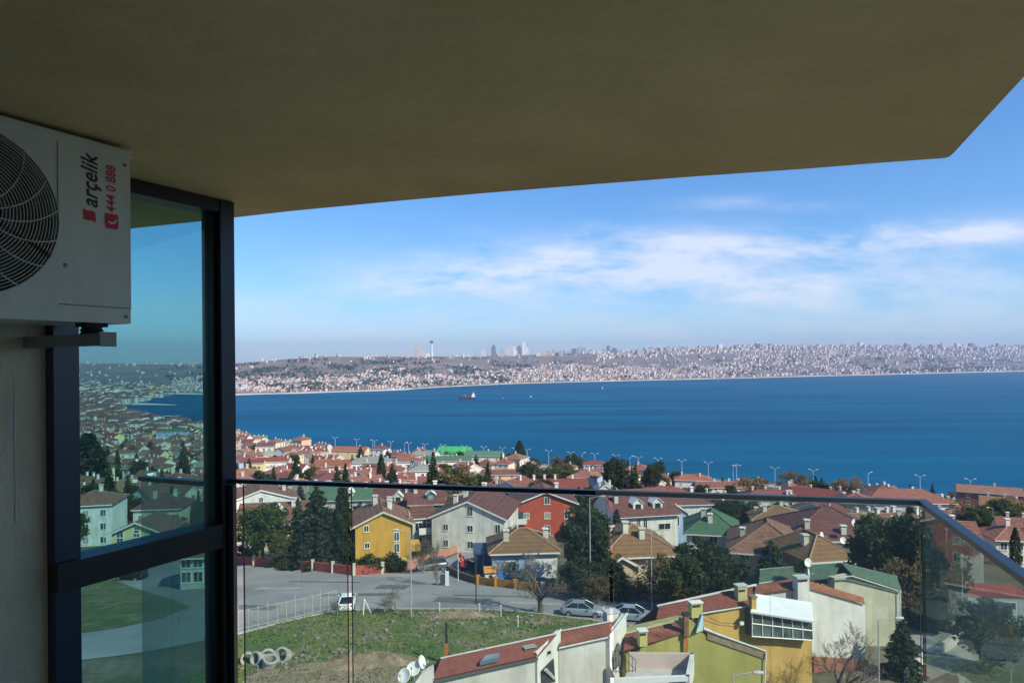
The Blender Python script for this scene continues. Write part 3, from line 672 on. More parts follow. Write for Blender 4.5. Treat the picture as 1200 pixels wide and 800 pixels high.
def house(name, label, w, d, h, roof='gx', rise=2.2, wall='white', rf='terracotta', over=.5, wins=None, floors=2, cols=3, chim=((.2, .3),), sides=True, balcony=None, dormers=(), foot=4.0, group=None, cat='house', trim=True, winsize=(1.3, 1.45), porch=False, dishes=0, wing=None):
    r = thing(name, label, cat, group=group)
    X, Y = w / 2, d / 2
    m = MB(); m.box2((-X, -Y, -foot), (X, Y, h))
    if roof == 'gx':
        for s_ in (-1, 1): m.extrude([(s_ * X, -Y, h), (s_ * X, Y, h), (s_ * X, 0, h + rise)], (-s_ * .25, 0, 0))
    if roof == 'gy':
        for s_ in (-1, 1): m.extrude([(-X, s_ * Y, h), (X, s_ * Y, h), (0, s_ * Y, h + rise)], (0, -s_ * .25, 0))
    m.build('wall', WL[wall], r)
    T = .16
    m = MB()
    if roof == 'gx':
        sl = rise / Y
        for s_ in (-1, 1):
            a = (X + over * .6); m.slab([(-a, s_ * (Y + over), h - over * sl + .02), (a, s_ * (Y + over), h - over * sl + .02), (a, 0, h + rise + .02), (-a, 0, h + rise + .02)], T)
    elif roof == 'gy':
        sl = rise / X
        for s_ in (-1, 1):
            a = (Y + over * .6); m.slab([(s_ * (X + over), -a, h - over * sl + .02), (s_ * (X + over), a, h - over * sl + .02), (0, a, h + rise + .02), (0, -a, h + rise + .02)], T)
    elif roof == 'hip':
        a, b_ = X + over, Y + over; k = max(0.0, a - b_); k2 = max(0.0, b_ - a)
        base = [(-a, -b_, h), (a, -b_, h), (a, b_, h), (-a, b_, h)]; top = [(x, y, h + T) for x, y, _ in base]
        rd = [(-k, -k2, h + T + rise), (k, -k2, h + T + rise), (k, k2, h + T + rise), (-k, k2, h + T + rise)]
        m.add(base + top, [(3, 2, 1, 0), (0, 1, 5, 4), (1, 2, 6, 5), (2, 3, 7, 6), (3, 0, 4, 7)])
        if k > .01 or k2 > .01:
            q = [rd[0], rd[1]] if k > .01 else [rd[0], rd[3]]
            if k > .01: m.add(top + q, [(0, 1, 5, 4), (1, 2, 5), (2, 3, 4, 5), (3, 0, 4)])
            else: m.add(top + q, [(0, 1, 4), (1, 2, 5, 4), (2, 3, 5), (3, 0, 4, 5)])
        else: m.add(top + [rd[0]], [(0, 1, 4), (1, 2, 4), (2, 3, 4), (3, 0, 4)])
    elif roof == 'flat':
        m.box2((-X - .15, -Y - .15, h - .1), (X + .15, Y + .15, h + .25))
    ro = m.build('roof', RT[rf] if rf in RT else WL[rf], r)
    # ridge and hip tiles
    if roof in ('gx', 'hip', 'gy'):
        m = MB(); zt_ = h + rise + (T + .05 if roof == 'hip' else T * 1.1)
        if roof == 'gx': m.tube([(-X - over * .6, 0, zt_), (X + over * .6, 0, zt_)], .10, 6)
        elif roof == 'gy': m.tube([(0, -Y - over * .6, zt_), (0, Y + over * .6, zt_)], .10, 6)
        else:
            a, b_ = X + over, Y + over; k, k2 = max(.01, a - b_), max(.01, b_ - a); k, k2 = (k, .005) if a > b_ else (.005, k2)
            m.tube([(-k, -k2, zt_), (k, k2, zt_)], .11, 5)
            for (sx, sy) in ((-1, -1), (1, -1), (1, 1), (-1, 1)):
                e = (sx * k if a > b_ else 0, sy * k2 if a <= b_ else 0, zt_); m.tube([(sx * a, sy * b_, h + T + .03), e], .10, 5)
        m.build('ridge_tiles', RIDGE.get(rf, M_conc), ro)
    if trim and roof == 'gy':
        m = MB(); sl = rise / X
        for s_ in (-1, 1):
            y = -(Y + over * .6) - .04
            m.extrude([(s_ * (X + over), y, h - over * sl - .16), (s_ * (X + over), y, h - over * sl + .12), (0, y, h + rise + .14), (0, y, h + rise - .16)], (0, .036, 0))
        m.build('barge_board', M_white if wall != 'yellow' else WL['cream'], ro)
    elif trim and roof in ('gx', 'hip'):
        m = MB(); b_ = Y + over + .05; z = h - (over * rise / Y if roof == 'gx' else 0)
        m.box2((-X - over * .6, -b_, z - .02), (X + over * .6, -b_ + .046, z + .17)); m.build('gutter', M_white, ro)
    for (u, v_) in chim:
        cx, cy = u * X, v_ * Y
        if roof == 'gx': zr = h + rise * (1 - abs(cy) / Y)
        elif roof == 'gy': zr = h + rise * (1 - abs(cx) / X)
        elif roof == 'hip': zr = h + rise * min(1, min((X - abs(cx)) / min(X, Y), (Y - abs(cy)) / min(X, Y)))
        else: zr = h
        c = MB().box2((cx - .36, cy - .36, zr - .7), (cx + .36, cy + .36, zr + 1.35)).build('chimney', M_chim, ro)
        m = MB(); m.box2((cx - .46, cy - .46, zr + 1.52), (cx + .46, cy + .46, zr + 1.66))
        m.box2((cx - .32, cy - .32, zr + 1.352), (cx - .2, cy + .32, zr + 1.518)); m.box2((cx + .2, cy - .32, zr + 1.352), (cx + .32, cy + .32, zr + 1.518)); m.build('chimney_cap', M_chim, c)
    if wins is None:
        wins = []
        fh = (h - .4) / floors
        for f_ in range(floors):
            for c_ in range(cols):
                x = -X + w * (c_ + .5) / cols; wins.append(('f', x, .9 + f_ * fh, *winsize))
            if sides:
                for c_ in range(2):
                    y = -Y + d * (c_ + .5) / 2
                    for sd in ('r', 'l'): wins.append((sd, y, .9 + f_ * fh, winsize[0], winsize[1]))
        if roof == 'gy' and rise > 1.8: wins.append(('f', 0, h - .3 + .2, .9, 1.1))
    for (sd, u, z, ww, hh) in wins:
        if sd == 'f': window(r, (u, -Y, z), 0, ww, hh)
        elif sd == 'r': window(r, (X, u, z), R(90), ww, hh)
        elif sd == 'l': window(r, (-X, u, z), R(-90), ww, hh)
        elif sd == 'b': window(r, (u, Y, z), R(180), ww, hh)
    for (u, ww, z) in (balcony or ()):
        b_ = MB(); b_.box2((u - ww / 2, -Y - 1.2, z - .18), (u + ww / 2, -Y - .002, z)); bo = b_.build('balcony', M_offwhite, r)
        m = MB(); m.box2((u - ww / 2, -Y - 1.2, z + .002), (u + ww / 2, -Y - 1.1, z + .95)); m.box2((u - ww / 2, -Y - 1.098, z + .002), (u - ww / 2 + .1, -Y - .002, z + .95)); m.box2((u + ww / 2 - .1, -Y - 1.098, z + .002), (u + ww / 2, -Y - .002, z + .95)); m.build('parapet', M_white, bo)
        dm = MB().box2((u - ww * .32, -Y - .03, z + .002), (u + ww * .32, -Y + .02, z + 2.1)).build('balcony_door', M_pane, bo)
    for (u, ww) in dormers:
        # little gabled dormer on the front slope
        zf_ = h + rise * .22; yf = -Y * .82
        dm = MB(); dm.box2((u - ww / 2, yf, h), (u + ww / 2, -Y * .1, zf_ + 1.0)); dm.extrude([(u - ww / 2, yf, zf_ + 1.0), (u + ww / 2, yf, zf_ + 1.0), (u, yf, zf_ + 1.0 + ww * .38)], (0, Y * .72, 0)); do = dm.build('dormer', WL[wall], ro)
        m = MB()
        for s_ in (-1, 1): m.slab([(u + s_ * (ww / 2 + .2), yf - .2, zf_ + .9), (u + s_ * (ww / 2 + .2), 0, zf_ + .9), (u, 0, zf_ + 1.06 + ww * .40), (u, yf - .2, zf_ + 1.06 + ww * .40)], .1)
        m.build('dormer_roof', M_white, do)
        f_ = MB().box2((u - ww * .28, yf - .03, zf_ + .05), (u + ww * .28, yf + .02, zf_ + .9)).build('dormer_window', M_pane, do)
    if porch:
        pr = MB(); pr.slab([(-X, -Y - 2.0, 2.5), (X * .2, -Y - 2.0, 2.5), (X * .2, -Y - .02, 3.1), (-X, -Y - .02, 3.1)], .12); po = pr.build('porch_roof', RT[rf] if rf in RT else M_conc, r)
        m = MB()
        for x in (-X + .3, X * .2 - .3): 
            MB().box2((x - .1, -Y - 1.9, -foot), (x + .1, -Y - 1.7, 2.5)).build('porch_post', M_white, po)
    if wing:   # lower side wing: (x centre, width, depth, height, roof)
        wx, ww, wd, wh, wr = wing
        m = MB(); m.box2((wx - ww / 2, -Y - wd, -foot), (wx + ww / 2, -Y - .002, wh)); m.extrude([(wx - ww / 2, -Y - wd, wh), (wx + ww / 2, -Y - wd, wh), (wx, -Y - wd, wh + ww * .28)], (0, .25, 0)); wo = m.build('wing_wall', WL[wall], r)
        m = MB()
        for s_ in (-1, 1): m.slab([(wx + s_ * (ww / 2 + .4), -Y - wd - .35, wh - .2), (wx + s_ * (ww / 2 + .4), Y * .0, wh - .2), (wx, Y * .0, wh + ww * .28 + .05), (wx, -Y - wd - .35, wh + ww * .28 + .05)], .15)
        m.build('wing_roof', RT[rf], wo)
        m = MB()
        for s_ in (-1, 1):
            y = -Y - wd - .40
            m.extrude([(wx + s_ * (ww / 2 + .4), y, wh - .34), (wx + s_ * (ww / 2 + .4), y, wh - .04), (wx, y, wh + ww * .28 + .22), (wx, y, wh + ww * .28 - .08)], (0, .04, 0))
        m.build('wing_barge_board', M_white, wo)
        window(wo, (wx, -Y - wd, .9), 0, 1.2, 1.3)
        if wh > 5: window(wo, (wx, -Y - wd, 3.7), 0, 1.2, 1.3)
    for k in range(dishes):
        pass
    return r
VIS = []   # (left, right, row, distance): what must stay in sight
FOOT = []     # (x, y, radius) taken
KEY = []
def place(r, px, py, h, rz, d, w, zoff=0.0):
    p = hit(px, py, h); a = R(rz)
    c = Vector((p.x - math.sin(a) * d / 2, p.y + math.cos(a) * d / 2, 0))
    # stand on the lowest corner's level, keep the eave where it is
    r.location = (c.x, c.y, p.z + zoff); r.rotation_euler = (0, 0, a)
    FOOT.append((c.x, c.y, math.hypot(w, d) / 2 + .8)); KEY.append((px, py + h * F / p.y / 2, p.y, r))
    return p
def H(label, px, py, h, wpx, d, rz, roof, rise, wall, rf, name='house', **k):
    p = hit(px, py, h); w = wpx / F * p.y / max(.5, math.cos(R(rz)))
    r = house(name, label, w, d, h, roof, rise, wall, rf, **k)
    place(r, px, py, h, rz, d, w); VIS.append((px - wpx * .42, px + wpx * .42, py + 5, p.y)); return r, w, p
# foreground and middle houses that can be told apart (label, centre column and eave row of the front, ...)
yh, w, p = H('mustard yellow three-storey house with a brown tiled roof behind the red boundary wall', 449, 614, 6.2, 62, 10, 14, 'gy', 1.9, 'yellow', 'brown', over=.7, chim=((.3, -.2), (.35, .3), (-.2, .4)),
    wins=[('f', -2.5, 5.2, .8, 1.0), ('f', -2.4, 2.7, .8, .9), ('f', -2.3, .3, .8, 1.0), ('f', 2.0, 3.5, .9, 1.4), ('f', 2.0, 1.8, .9, 1.4), ('f', 2.0, .1, .9, 1.4), ('l', -2, 4.4, .9, 1.1), ('l', -2, 1.2, .9, 1.4), ('r', -2.5, 5.2, 1.1, 2.0)])
m = MB(); m.box2((w / 2 + .002, -4.4, 1.6), (w / 2 + 1.6, -1.2, 2.6)); m.build('balcony', WL['yellow'], yh)
H('off-white three-storey house with a wide gable and a maroon roof beside the pink path', 548, 606, 6.0, 86, 14, -10, 'gy', 2.7, 'white', 'maroon', over=.6, chim=((-.5, -.4), (-.35, .1), (.1, .5)),
    wins=[('f', -3.9, 3.6, 1.0, 1.2), ('f', -3.9, .8, 1.0, 1.3), ('f', .4, 6.2, 1.1, 1.6), ('f', .4, 3.5, 1.1, 1.2), ('f', .4, .7, 1.1, 1.3), ('f', 5.2, 3.4, 1.0, 1.6), ('f', 5.2, .7, 1.0, 1.5), ('r', -3, 3.4, 1.2, 1.5), ('r', 2, 3.4, 1.2, 1.5), ('r', -3, .8, 1.2, 1.5)])
H('bright red three-storey house with white windows and a brown gable roof', 640, 589, 7.2, 68, 10, 3, 'gy', 2.2, 'red', 'maroon', over=.8, chim=((.5, .4),),
    wins=[('f', .2, 6.9, 1.2, 1.5), ('f', -4.0, 4.1, 1.2, 1.2), ('f', .2, 4.0, 1.2, 1.3), ('f', 4.3, 3.9, 1.3, 1.7), ('f', .2, 1.1, 1.2, 1.6), ('f', 4.3, 1.0, 1.3, 1.8), ('l', -2, 4.2, 1.2, 1.4), ('r', -2, 5.2, 1.2, 1.4)], balcony=((-5.2, 2.4, 3.4),))
bh, w, p = H('small pale blue and white cottage with a brown hipped roof by the orange fence', 615, 648, 3.3, 76, 7.5, 4, 'hip', 2.3, 'blue', 'old', over=.6, chim=((-.55, -.5), (.75, .1)),
    wins=[('f', -1.9, .7, 1.5, 1.6), ('f', 2.0, .7, 1.2, 1.6), ('f', 3.6, .7, .8, 1.6), ('l', -1.2, .7, 1.2, 1.5), ('l', 1.4, .7, 1.2, 1.5)])
m = MB(); m.box2((.6, -3.80, -1), (w / 2 + .02, -3.755, 3.25)); m.build('white_panel', M_white, bh)
H('bungalow with weathered brown hipped roofs and a wide dark window beside the conifers', 752, 652, 3.6, 86, 11, 6, 'hip', 2.9, 'beige', 'old', over=.8, chim=((-.55, -.1), (-.25, -.35), (.15, -.55)),
    wins=[('f', -2.8, .5, 2.8, 2.0), ('f', 1.2, .6, 1.0, 1.9), ('f', 3.2, .6, 1.0, 1.9)], wing=(-3.1, 4.4, 1.6, 2.8, 0))
dh, w, p = H('white house with two arched dormers and a dark maroon roof behind the bungalow', 758, 602, 6.6, 76, 12, 12, 'gx', 3.2, 'white', 'maroon', over=.7, chim=((-.8, -.5),), dormers=((-1.2, 1.9), (2.6, 1.9)),
    wins=[('f', -1.6, .6, .8, 5.2), ('f', -.3, .6, .8, 5.2), ('f', -4.2, 3.6, 1.1, 1.4), ('f', 3.4, 3.6, 2.4, 1.2)])
H('pale blue gabled house with a maroon roof right of the white dormered house', 790, 601, 6.0, 34, 9, 6, 'gy', 2.0, 'blue', 'maroon', over=.6, chim=(), wins=[('f', 0, 3.4, 2.2, 2.0), ('f', 0, .7, 1.4, 1.4)])
H('house with a broad maroon roof behind the pale blue gable', 800, 592, 6.5, 70, 10, 4, 'hip', 2.6, 'white', 'maroon', chim=((.6, .2),))
H('green hip-roofed house with white walls between the conifers', 836, 627, 4.6, 58, 10, -14, 'hip', 2.9, 'white', 'green', over=.6, chim=((-.35, -.3), (-.1, -.6)))
H('big brown hip-roofed house behind the drooping cedar', 902, 650, 3.6, 80, 13, -18, 'hip', 3.2, 'beige', 'brown', over=.8, chim=((-.7, -.3),))
H('house with a very wide dark maroon hipped roof and white dishes on it', 985, 634, 5.5, 110, 13, -8, 'hip', 3.6, 'beige', 'maroon', over=.8, chim=((-.6, -.7), (.1, -.85)))
H('brown hip-roofed house behind the green flat roofs', 975, 657, 4.4, 56, 9, 10, 'hip', 2.4, 'brown', 'old', over=.7, chim=((-.55, -.3),))
H('terracotta hip-roofed house with a row of pale chimneys under the handrail', 915, 611, 4.6, 60, 10, -12, 'hip', 2.2, 'cream', 'old', over=.6, chim=((-.8, -.2), (-.5, -.4), (.2, .2)))
H('cream gabled house with a red roof beside the round dark conifer', 952, 601, 5.5, 46, 9, -38, 'gy', 2.4, 'cream', 'red', over=.6, chim=((.5, -.4), (-.5, .2)))
H('long house with a big terracotta hipped roof standing against the sea', 1068, 590, 7.0, 100, 15, -4, 'hip', 3.6, 'white', 'terracotta', over=.8, chim=((.35, .3), (.9, -.2)), cols=5)
H('brown-walled house with small white windows behind the side glass panel', 1160, 578, 9.0, 56, 12, -30, 'gx', 2.0, 'brown', 'brown', over=.4, chim=((.2, .2),), cols=3, floors=3)
H('red-roofed house beside the thin cypress at the right edge of the photo', 1195, 634, 5.0, 50, 9, -10, 'hip', 1.8, 'grey', 'terracotta', chim=((0, 0),))
H('beige two-storey house with a brown roof left of the dark conifer', 318, 613, 4.9, 78, 10, 10, 'gx', 2.6, 'beige', 'brown', over=.6, chim=((.55, -.2),), dormers=((.6, 2.6),), cols=4)
H('white house with a long pale sloping roof behind the round green tree', 306, 588, 7.5, 76, 11, 24, 'gy', 2.4, 'white', 'brown', over=.5, chim=((.7, .2),))
H('long low house with a dull green shingle roof left of the yellow house', 404, 585, 5.5, 88, 10, 4, 'gx', 2.4, 'grey', 'green', over=.6, chim=((-.5, .1), (.5, -.2)), dormers=((1.0, 2.0),), cols=5)
H('house with a dark teal tower-like wall and a maroon roof behind the yellow house', 500, 590, 7.2, 42, 10, 8, 'gx', 2.6, 'teal', 'maroon', over=.4, chim=((-.6, -.4), (.5, -.2)), dormers=((.8, 1.7),))
H('house with a maroon roof and white dormer left of the teal house', 462, 592, 6.2, 48, 10, 8, 'gx', 2.8, 'white', 'maroon', over=.5, chim=((.6, -.3), (-.4, .1)), dormers=((.8, 1.8),))
H('white flat-topped house with balconies right behind the yellow house', 497, 607, 5.6, 26, 8, 14, 'gx', 1.2, 'white', 'terracotta', over=.3, chim=(), balcony=((1.0, 4.0, 3.2),), cols=2)
H('pink gabled house with an orange roof and a white chimney wall', 388, 546, 7.5, 40, 10, 6, 'gx', 2.2, 'pink', 'orange', over=.5, chim=((-.3, -1.02), (.6, .2)))
H('white villa with a grey-green roof and a round cream bay', 432, 542, 7.5, 46, 12, 2, 'hip', 2.2, 'white', 'grey', over=.6, chim=((-.5, .2), (-.1, -.9)), cols=4)
H('white villa with a brown roof and a peach column right of the grey-green one', 474, 541, 7.5, 38, 11, 2, 'hip', 1.8, 'white', 'brown', over=.6, chim=((-.5, -.98),), cols=4)
H('long white house with a dark green roof right of the tall conifer', 524, 540, 7.0, 56, 11, 6, 'gx', 2.2, 'white', 'green', over=.6, chim=((-.4, .2), (.4, .2)), cols=5)
H('white house with a green roof nearest the green-covered hall', 566, 534, 7.0, 44, 11, -8, 'gx', 2.4, 'cream', 'green', over=.6, chim=((.2, .2),), cols=4)
H('white house with a red roof and pink bay at the left end of the handrail', 318, 541, 7.5, 38, 10, 8, 'gx', 1.6, 'white', 'red', over=.4, chim=((.9, -.3),), balcony=((-1.5, 4.5, 3.2),), cols=3)
H('pale yellow house next to the dark conifer at the left end of the handrail', 298, 543, 7.0, 20, 9, 12, 'gx', 1.4, 'pale yellow', 'red', over=.3, chim=(), cols=2)
H('orange-roofed house with a yellow gable behind the pink one', 408, 528, 6.0, 42, 10, -12, 'gx', 2.2, 'pale yellow', 'orange', chim=((.5, .1),))
H('white house with a long terracotta roof in front of the red house', 520, 566, 5.0, 60, 9, 6, 'gx', 2.0, 'peach', 'terracotta', chim=((-.5, -.3), (.2, -.3)), dormers=((-.4, 2.0),))
H('white gabled house behind the red house and under the handrail', 594, 573, 6.0, 40, 10, -34, 'gy', 2.6, 'cream', 'terracotta', over=.7, chim=((.2, .1),))
H('red-roofed house with a red chimney row just above the red house', 648, 572, 6.0, 84, 9, 2, 'gx', 2.2, 'white', 'red', chim=((-.5, 0), (-.2, 0), (.1, 0), (.6, .1)))
H('long terracotta roofed terrace house above the handrail in the middle', 600, 556, 5.0, 70, 10, 4, 'gx', 1.8, 'peach', 'terracotta', chim=((-.6, .1), (.3, .1)), cols=5)
H('pale blue-white villa with a red roof by the seafront road lamps', 890 - 195, 545, 6.5, 28, 10, -10, 'hip', 1.8, 'blue', 'red', chim=(), cols=3)
H('white villa with a bright red roof facing the tall dark trees', 779, 577, 4.5, 40, 10, -6, 'hip', 1.4, 'white', 'red', over=.5, chim=((.1, .3),), cols=4)
H('white villa with an orange roof near the water right of the tall dark trees', 812, 563, 6.5, 40, 10, -14, 'hip', 2.0, 'white', 'orange', chim=((.4, -.3), (-.6, .1)), cols=3)
H('terracotta bungalow row by the water below the lamps', 846, 571, 4.5, 56, 9, -4, 'gx', 1.8, 'cream', 'terracotta', chim=((.4, .1), (-.2, .2), (.8, .1)), cols=4)
H('dark maroon roofed house with many white chimneys near the bare seafront trees', 905, 585, 5.5, 60, 10, -10, 'hip', 2.4, 'white', 'maroon', chim=((-.6, .3), (-.1, .4), (.4, .2), (.8, 0), (.6, -.5)), cols=3)
H('white house with steep red gables left of the big terracotta roof', 955, 582, 5.5, 44, 9, -36, 'gx', 2.6, 'white', 'red', chim=((.5, .3), (-.3, .2), (.9, 0)), cols=3)
# left side, through the tinted screen
H('long cream house with a brown hipped roof seen through the tinted screen', 165, 549, 6.0, 46, 11, -6, 'hip', 2.2, 'cream', 'brown', over=.7, chim=((.2, -.1),), cols=6)
H('house with a green-blue roof by the bay seen through the tinted screen', 200, 506, 8.0, 32, 12, 8, 'hip', 2.0, 'blue', 'green', chim=(), cols=4)
H('red-roofed white house in the middle of the tinted view', 158, 518, 6.0, 26, 11, 0, 'hip', 2.2, 'white', 'red', chim=(), cols=3)
H('yellow house with an olive-brown roof in the tinted view', 178, 532, 7.0, 30, 10, 4, 'gx', 1.8, 'pale yellow', 'brown', chim=((.5, -.1),), cols=3)
H('peach house with a red-brown roof beside the dark trees in the tinted view', 104, 546, 7.0, 22, 10, 6, 'gx', 1.8, 'peach', 'maroon', chim=(), cols=2)
H('low house with a broad brown roof above the next balcony', 165, 563, 4.5, 50, 10, -8, 'hip', 1.8, 'peach', 'brown', chim=(), cols=3)
H('white gabled house low in the tinted view behind the next balcony', 224, 548, 6.5, 30, 10, -20, 'gy', 2.2, 'cream', 'grey', chim=(), cols=2)
H('dark brown pavilion with a low gabled roof and pale yellow wall in the tinted view', 160, 624, 3.2, 56, 9, 4, 'gy', 2.0, 'pale yellow', 'brown', over=1.0, chim=(), cols=3, sides=False)
H('low pale shed with a red-tiled roof at the road bend in the tinted view', 232, 652, 4.2, 40, 8, 6, 'gx', 1.4, 'grey', 'old', chim=(), cols=3, sides=False)
# the hall with a green cover by the seafront
p = hit(532, 533, 3.0); hall = thing('hall', 'low seafront hall under a bright green rounded cover', 'hall', (p.x, p.y + 9, p.z), R(-14)); FOOT.append((p.x, p.y + 9, 15)); KEY.append((532, 528, p.y, hall))
MB().box2((-11, -7, -4), (11, 7, 4)).build('wall', WL['white'], hall)
m = MB(); pr = [(-7.6, 4.0), (-7.4, 5.2), (-5, 7.0), (-1.5, 8.2), (2, 8.0), (5, 6.8), (7.4, 5.0), (7.6, 4.0)]
m.extrude([(-11.6, y, z) for y, z in pr], (23.2, 0, 0)); m.build('cover', mat('bright_green_tarpaulin', (.045, .36, .10), .6, .25, .4), hall)

# ------------------------------------------------------------------ vegetation
M_bark = mat('grey_brown_bark', (.13, .10, .075), .95, .25, 4, bump=.4)
M_paleb = mat('pale_bark', (.26, .22, .17), .95, .25, 4, bump=.3)
M_twig = mat('bare_twigs', (.17, .135, .10), .95, .2, 2)
def leafmat(name, c, v=.4, sc=.8, c2=None):
    m = mat(name, c, .75, v, sc, c2, spec=.25, rvar=.22); t = m.node_tree; b = t.nodes['Principled BSDF']; o = [n for n in t.nodes if n.type == 'OUTPUT_MATERIAL'][0]
    tl = t.nodes.new('ShaderNodeBsdfTranslucent'); g = t.nodes.new('ShaderNodeMix'); g.data_type = 'RGBA'; g.blend_type = 'MULTIPLY'; g.inputs[0].default_value = 1; t.links.new(b.inputs['Base Color'].links[0].from_socket, g.inputs[6]); g.inputs[7].default_value = (1.25, 1.3, .7, 1); t.links.new(g.outputs[2], tl.inputs[0])
    x = t.nodes.new('ShaderNodeMixShader'); x.inputs[0].default_value = .38; t.links.new(b.outputs[0], x.inputs[1]); t.links.new(tl.outputs[0], x.inputs[2]); t.links.new(x.outputs[0], o.inputs['Surface']); return m
LF = {'dark': leafmat('dark_conifer_needles', (.036, .066, .026), .45, .9, (.070, .105, .038)), 'cedar': leafmat('grey_green_cedar_needles', (.048, .080, .042), .4, .9, (.090, .130, .070)),
      'pine': leafmat('green_pine_needles', (.050, .095, .024), .4, .8, (.100, .150, .040)), 'olive': leafmat('olive_leaves', (.085, .100, .030), .35, .9, (.16, .15, .045)),
      'bush': leafmat('dark_shrub_leaves', (.042, .075, .024), .4, 1.0, (.085, .12, .042)), 'brown': leafmat('dry_brown_leaves', (.16, .095, .045), .4, 1), 'haze': leafmat('fine_bare_twigs', (.20, .155, .115), .25, 1)}
def quads_mesh(name, C_, S_, m, rng, up=0.0):
    """many leaf sprays: one bent diamond per centre with its own size"""
    n = len(C_); a = rng.normal(size=(n, 3)); a /= np.linalg.norm(a, axis=1)[:, None]; a[:, 2] *= (1 - up)
    b_ = rng.normal(size=(n, 3)); b_ -= a * np.sum(a * b_, 1)[:, None] / np.maximum(1e-6, np.sum(a * a, 1))[:, None]; b_ /= np.linalg.norm(b_, axis=1)[:, None]
    S_ = np.asarray(S_)[:, None]; c_ = np.cross(a, b_) * .25
    v = np.stack([C_ - a * S_, C_ + b_ * S_ * .45 + c_ * S_, C_ + a * S_, C_ - b_ * S_ * .45 + c_ * S_], 1).reshape(-1, 3)
    f = np.arange(4 * n).reshape(n, 4)
    me = bpy.data.meshes.new(name); me.vertices.add(4 * n); me.vertices.foreach_set('co', v.ravel().astype(np.float32))
    me.loops.add(4 * n); me.loops.foreach_set('vertex_index', f.ravel().astype(np.int32)); me.polygons.add(n); me.polygons.foreach_set('loop_start', (np.arange(n) * 4).astype(np.int32)); me.polygons.foreach_set('loop_total', np.full(n, 4, np.int32))
    me.materials.append(m); me.update(calc_edges=True); me.validate(); return me
def mk_tree(name, trunk_mb, crown_me, bark, cname='crown'):
    t_ = thing(name, 'x', 'tree'); trunk_mb.build('trunk', bark, t_, smooth=True)
    o_ = bpy.data.objects.new(cname, crown_me); COL.objects.link(o_); o_.parent = t_; return t_
def conifer(name, h, r_, m, seed, tiers=17, leaf=.34, dens=1.0, droop=.25, point=1.15):
    rng = np.random.default_rng(seed); C_, S_ = [], []; tr = MB(); tr.tube([(0, 0, -1), (0, 0, h * .5), (0, 0, h * .97)], [.22, .14, .03], 7)
    for k in range(tiers):
        u = k / (tiers - 1); z = h * (.08 + .88 * u); R_ = r_ * (1 - u) ** (1 / point) * rng.uniform(.75, 1.1) + .15; nb = max(4, int(10 * (1 - u * .6)))
        for j in range(nb):
            a = 2 * math.pi * (j + rng.uniform(-.35, .35)) / nb + k * .7; L_ = R_ * rng.uniform(.6, 1.12); n = int(max(8, L_ * 26 * dens)); s_ = rng.uniform(.05, 1, n) ** .8
            tr.tube([(0, 0, z), (math.cos(a) * L_ * .85, math.sin(a) * L_ * .85, z + L_ * (.12 - droop) * .8)], [.05, .012], 4, cap=False)
            w_ = .12 + .22 * L_ * s_ * (1.15 - s_)
            px = np.stack([np.cos(a) * L_ * s_ - np.sin(a) * rng.normal(size=n) * w_, np.sin(a) * L_ * s_ + np.cos(a) * rng.normal(size=n) * w_, z + L_ * (.12 * s_ - droop * s_ * s_) + rng.normal(size=n) * .10], -1)
            C_.append(px); S_.append(rng.uniform(.6, 1.3, n) * leaf)
    return mk_tree(name, tr, quads_mesh('crown', np.concatenate(C_), np.concatenate(S_), m, rng, .35), M_bark)
def round_tree(name, h, r_, m, seed, clumps=46, per=90, leaf=.30, base=.28, flat=.9):
    rng = np.random.default_rng(seed); C_, S_ = [], []; tr = MB(); tr.tube([(0, 0, -1), (.1, 0, h * .3), (0, .1, h * .6)], [.26, .2, .1], 8)
    cz = h * (base + (1 - base) / 2); rz = h * (1 - base) / 2
    for k in range(clumps):
        d = rng.normal(size=3); d /= np.linalg.norm(d); q = rng.uniform(.35, 1.0) ** .6; c = np.array([d[0] * r_ * q * .85, d[1] * r_ * q * .85, cz + d[2] * rz * q * .85]); rc_ = r_ * rng.uniform(.20, .42)
        tr.tube([(0, 0, h * .35), (c[0] * .5, c[1] * .5, (h * .4 + c[2]) / 2), tuple(c)], [.09, .05, .015], 4, cap=False)
        e = rng.normal(size=(per, 3)); e /= np.linalg.norm(e, axis=1)[:, None]; e *= (rng.uniform(.15, 1, per) ** .5)[:, None] * rc_; e[:, 2] *= flat * .8
        C_.append(c + e); S_.append(rng.uniform(.6, 1.3, per) * leaf)
    return mk_tree(name, tr, quads_mesh('crown', np.concatenate(C_), np.concatenate(S_), m, rng), M_bark)
def cypress(name, h, r_, m, seed, n=2600, leaf=.26):
    rng = np.random.default_rng(seed); tr = MB(); tr.tube([(0, 0, -1), (0, 0, h * .9)], [.16, .03], 6)
    u = rng.uniform(0, 1, n); a = rng.uniform(0, 2 * math.pi, n); lump = 1 + .18 * np.sin(a * 5 + u * 23) + .12 * np.sin(a * 3 - u * 41); rr = r_ * np.minimum(1, (1 - u) * 2.2 + .05) ** .7 * np.minimum(1, u * 8 + .35) * lump * rng.uniform(.5, 1, n) ** .4
    C_ = np.stack([rr * np.cos(a), rr * np.sin(a), h * (.04 + .96 * u)], -1)
    return mk_tree(name, tr, quads_mesh('crown', C_, rng.uniform(.6, 1.3, n) * leaf, m, rng, -.2), M_bark)
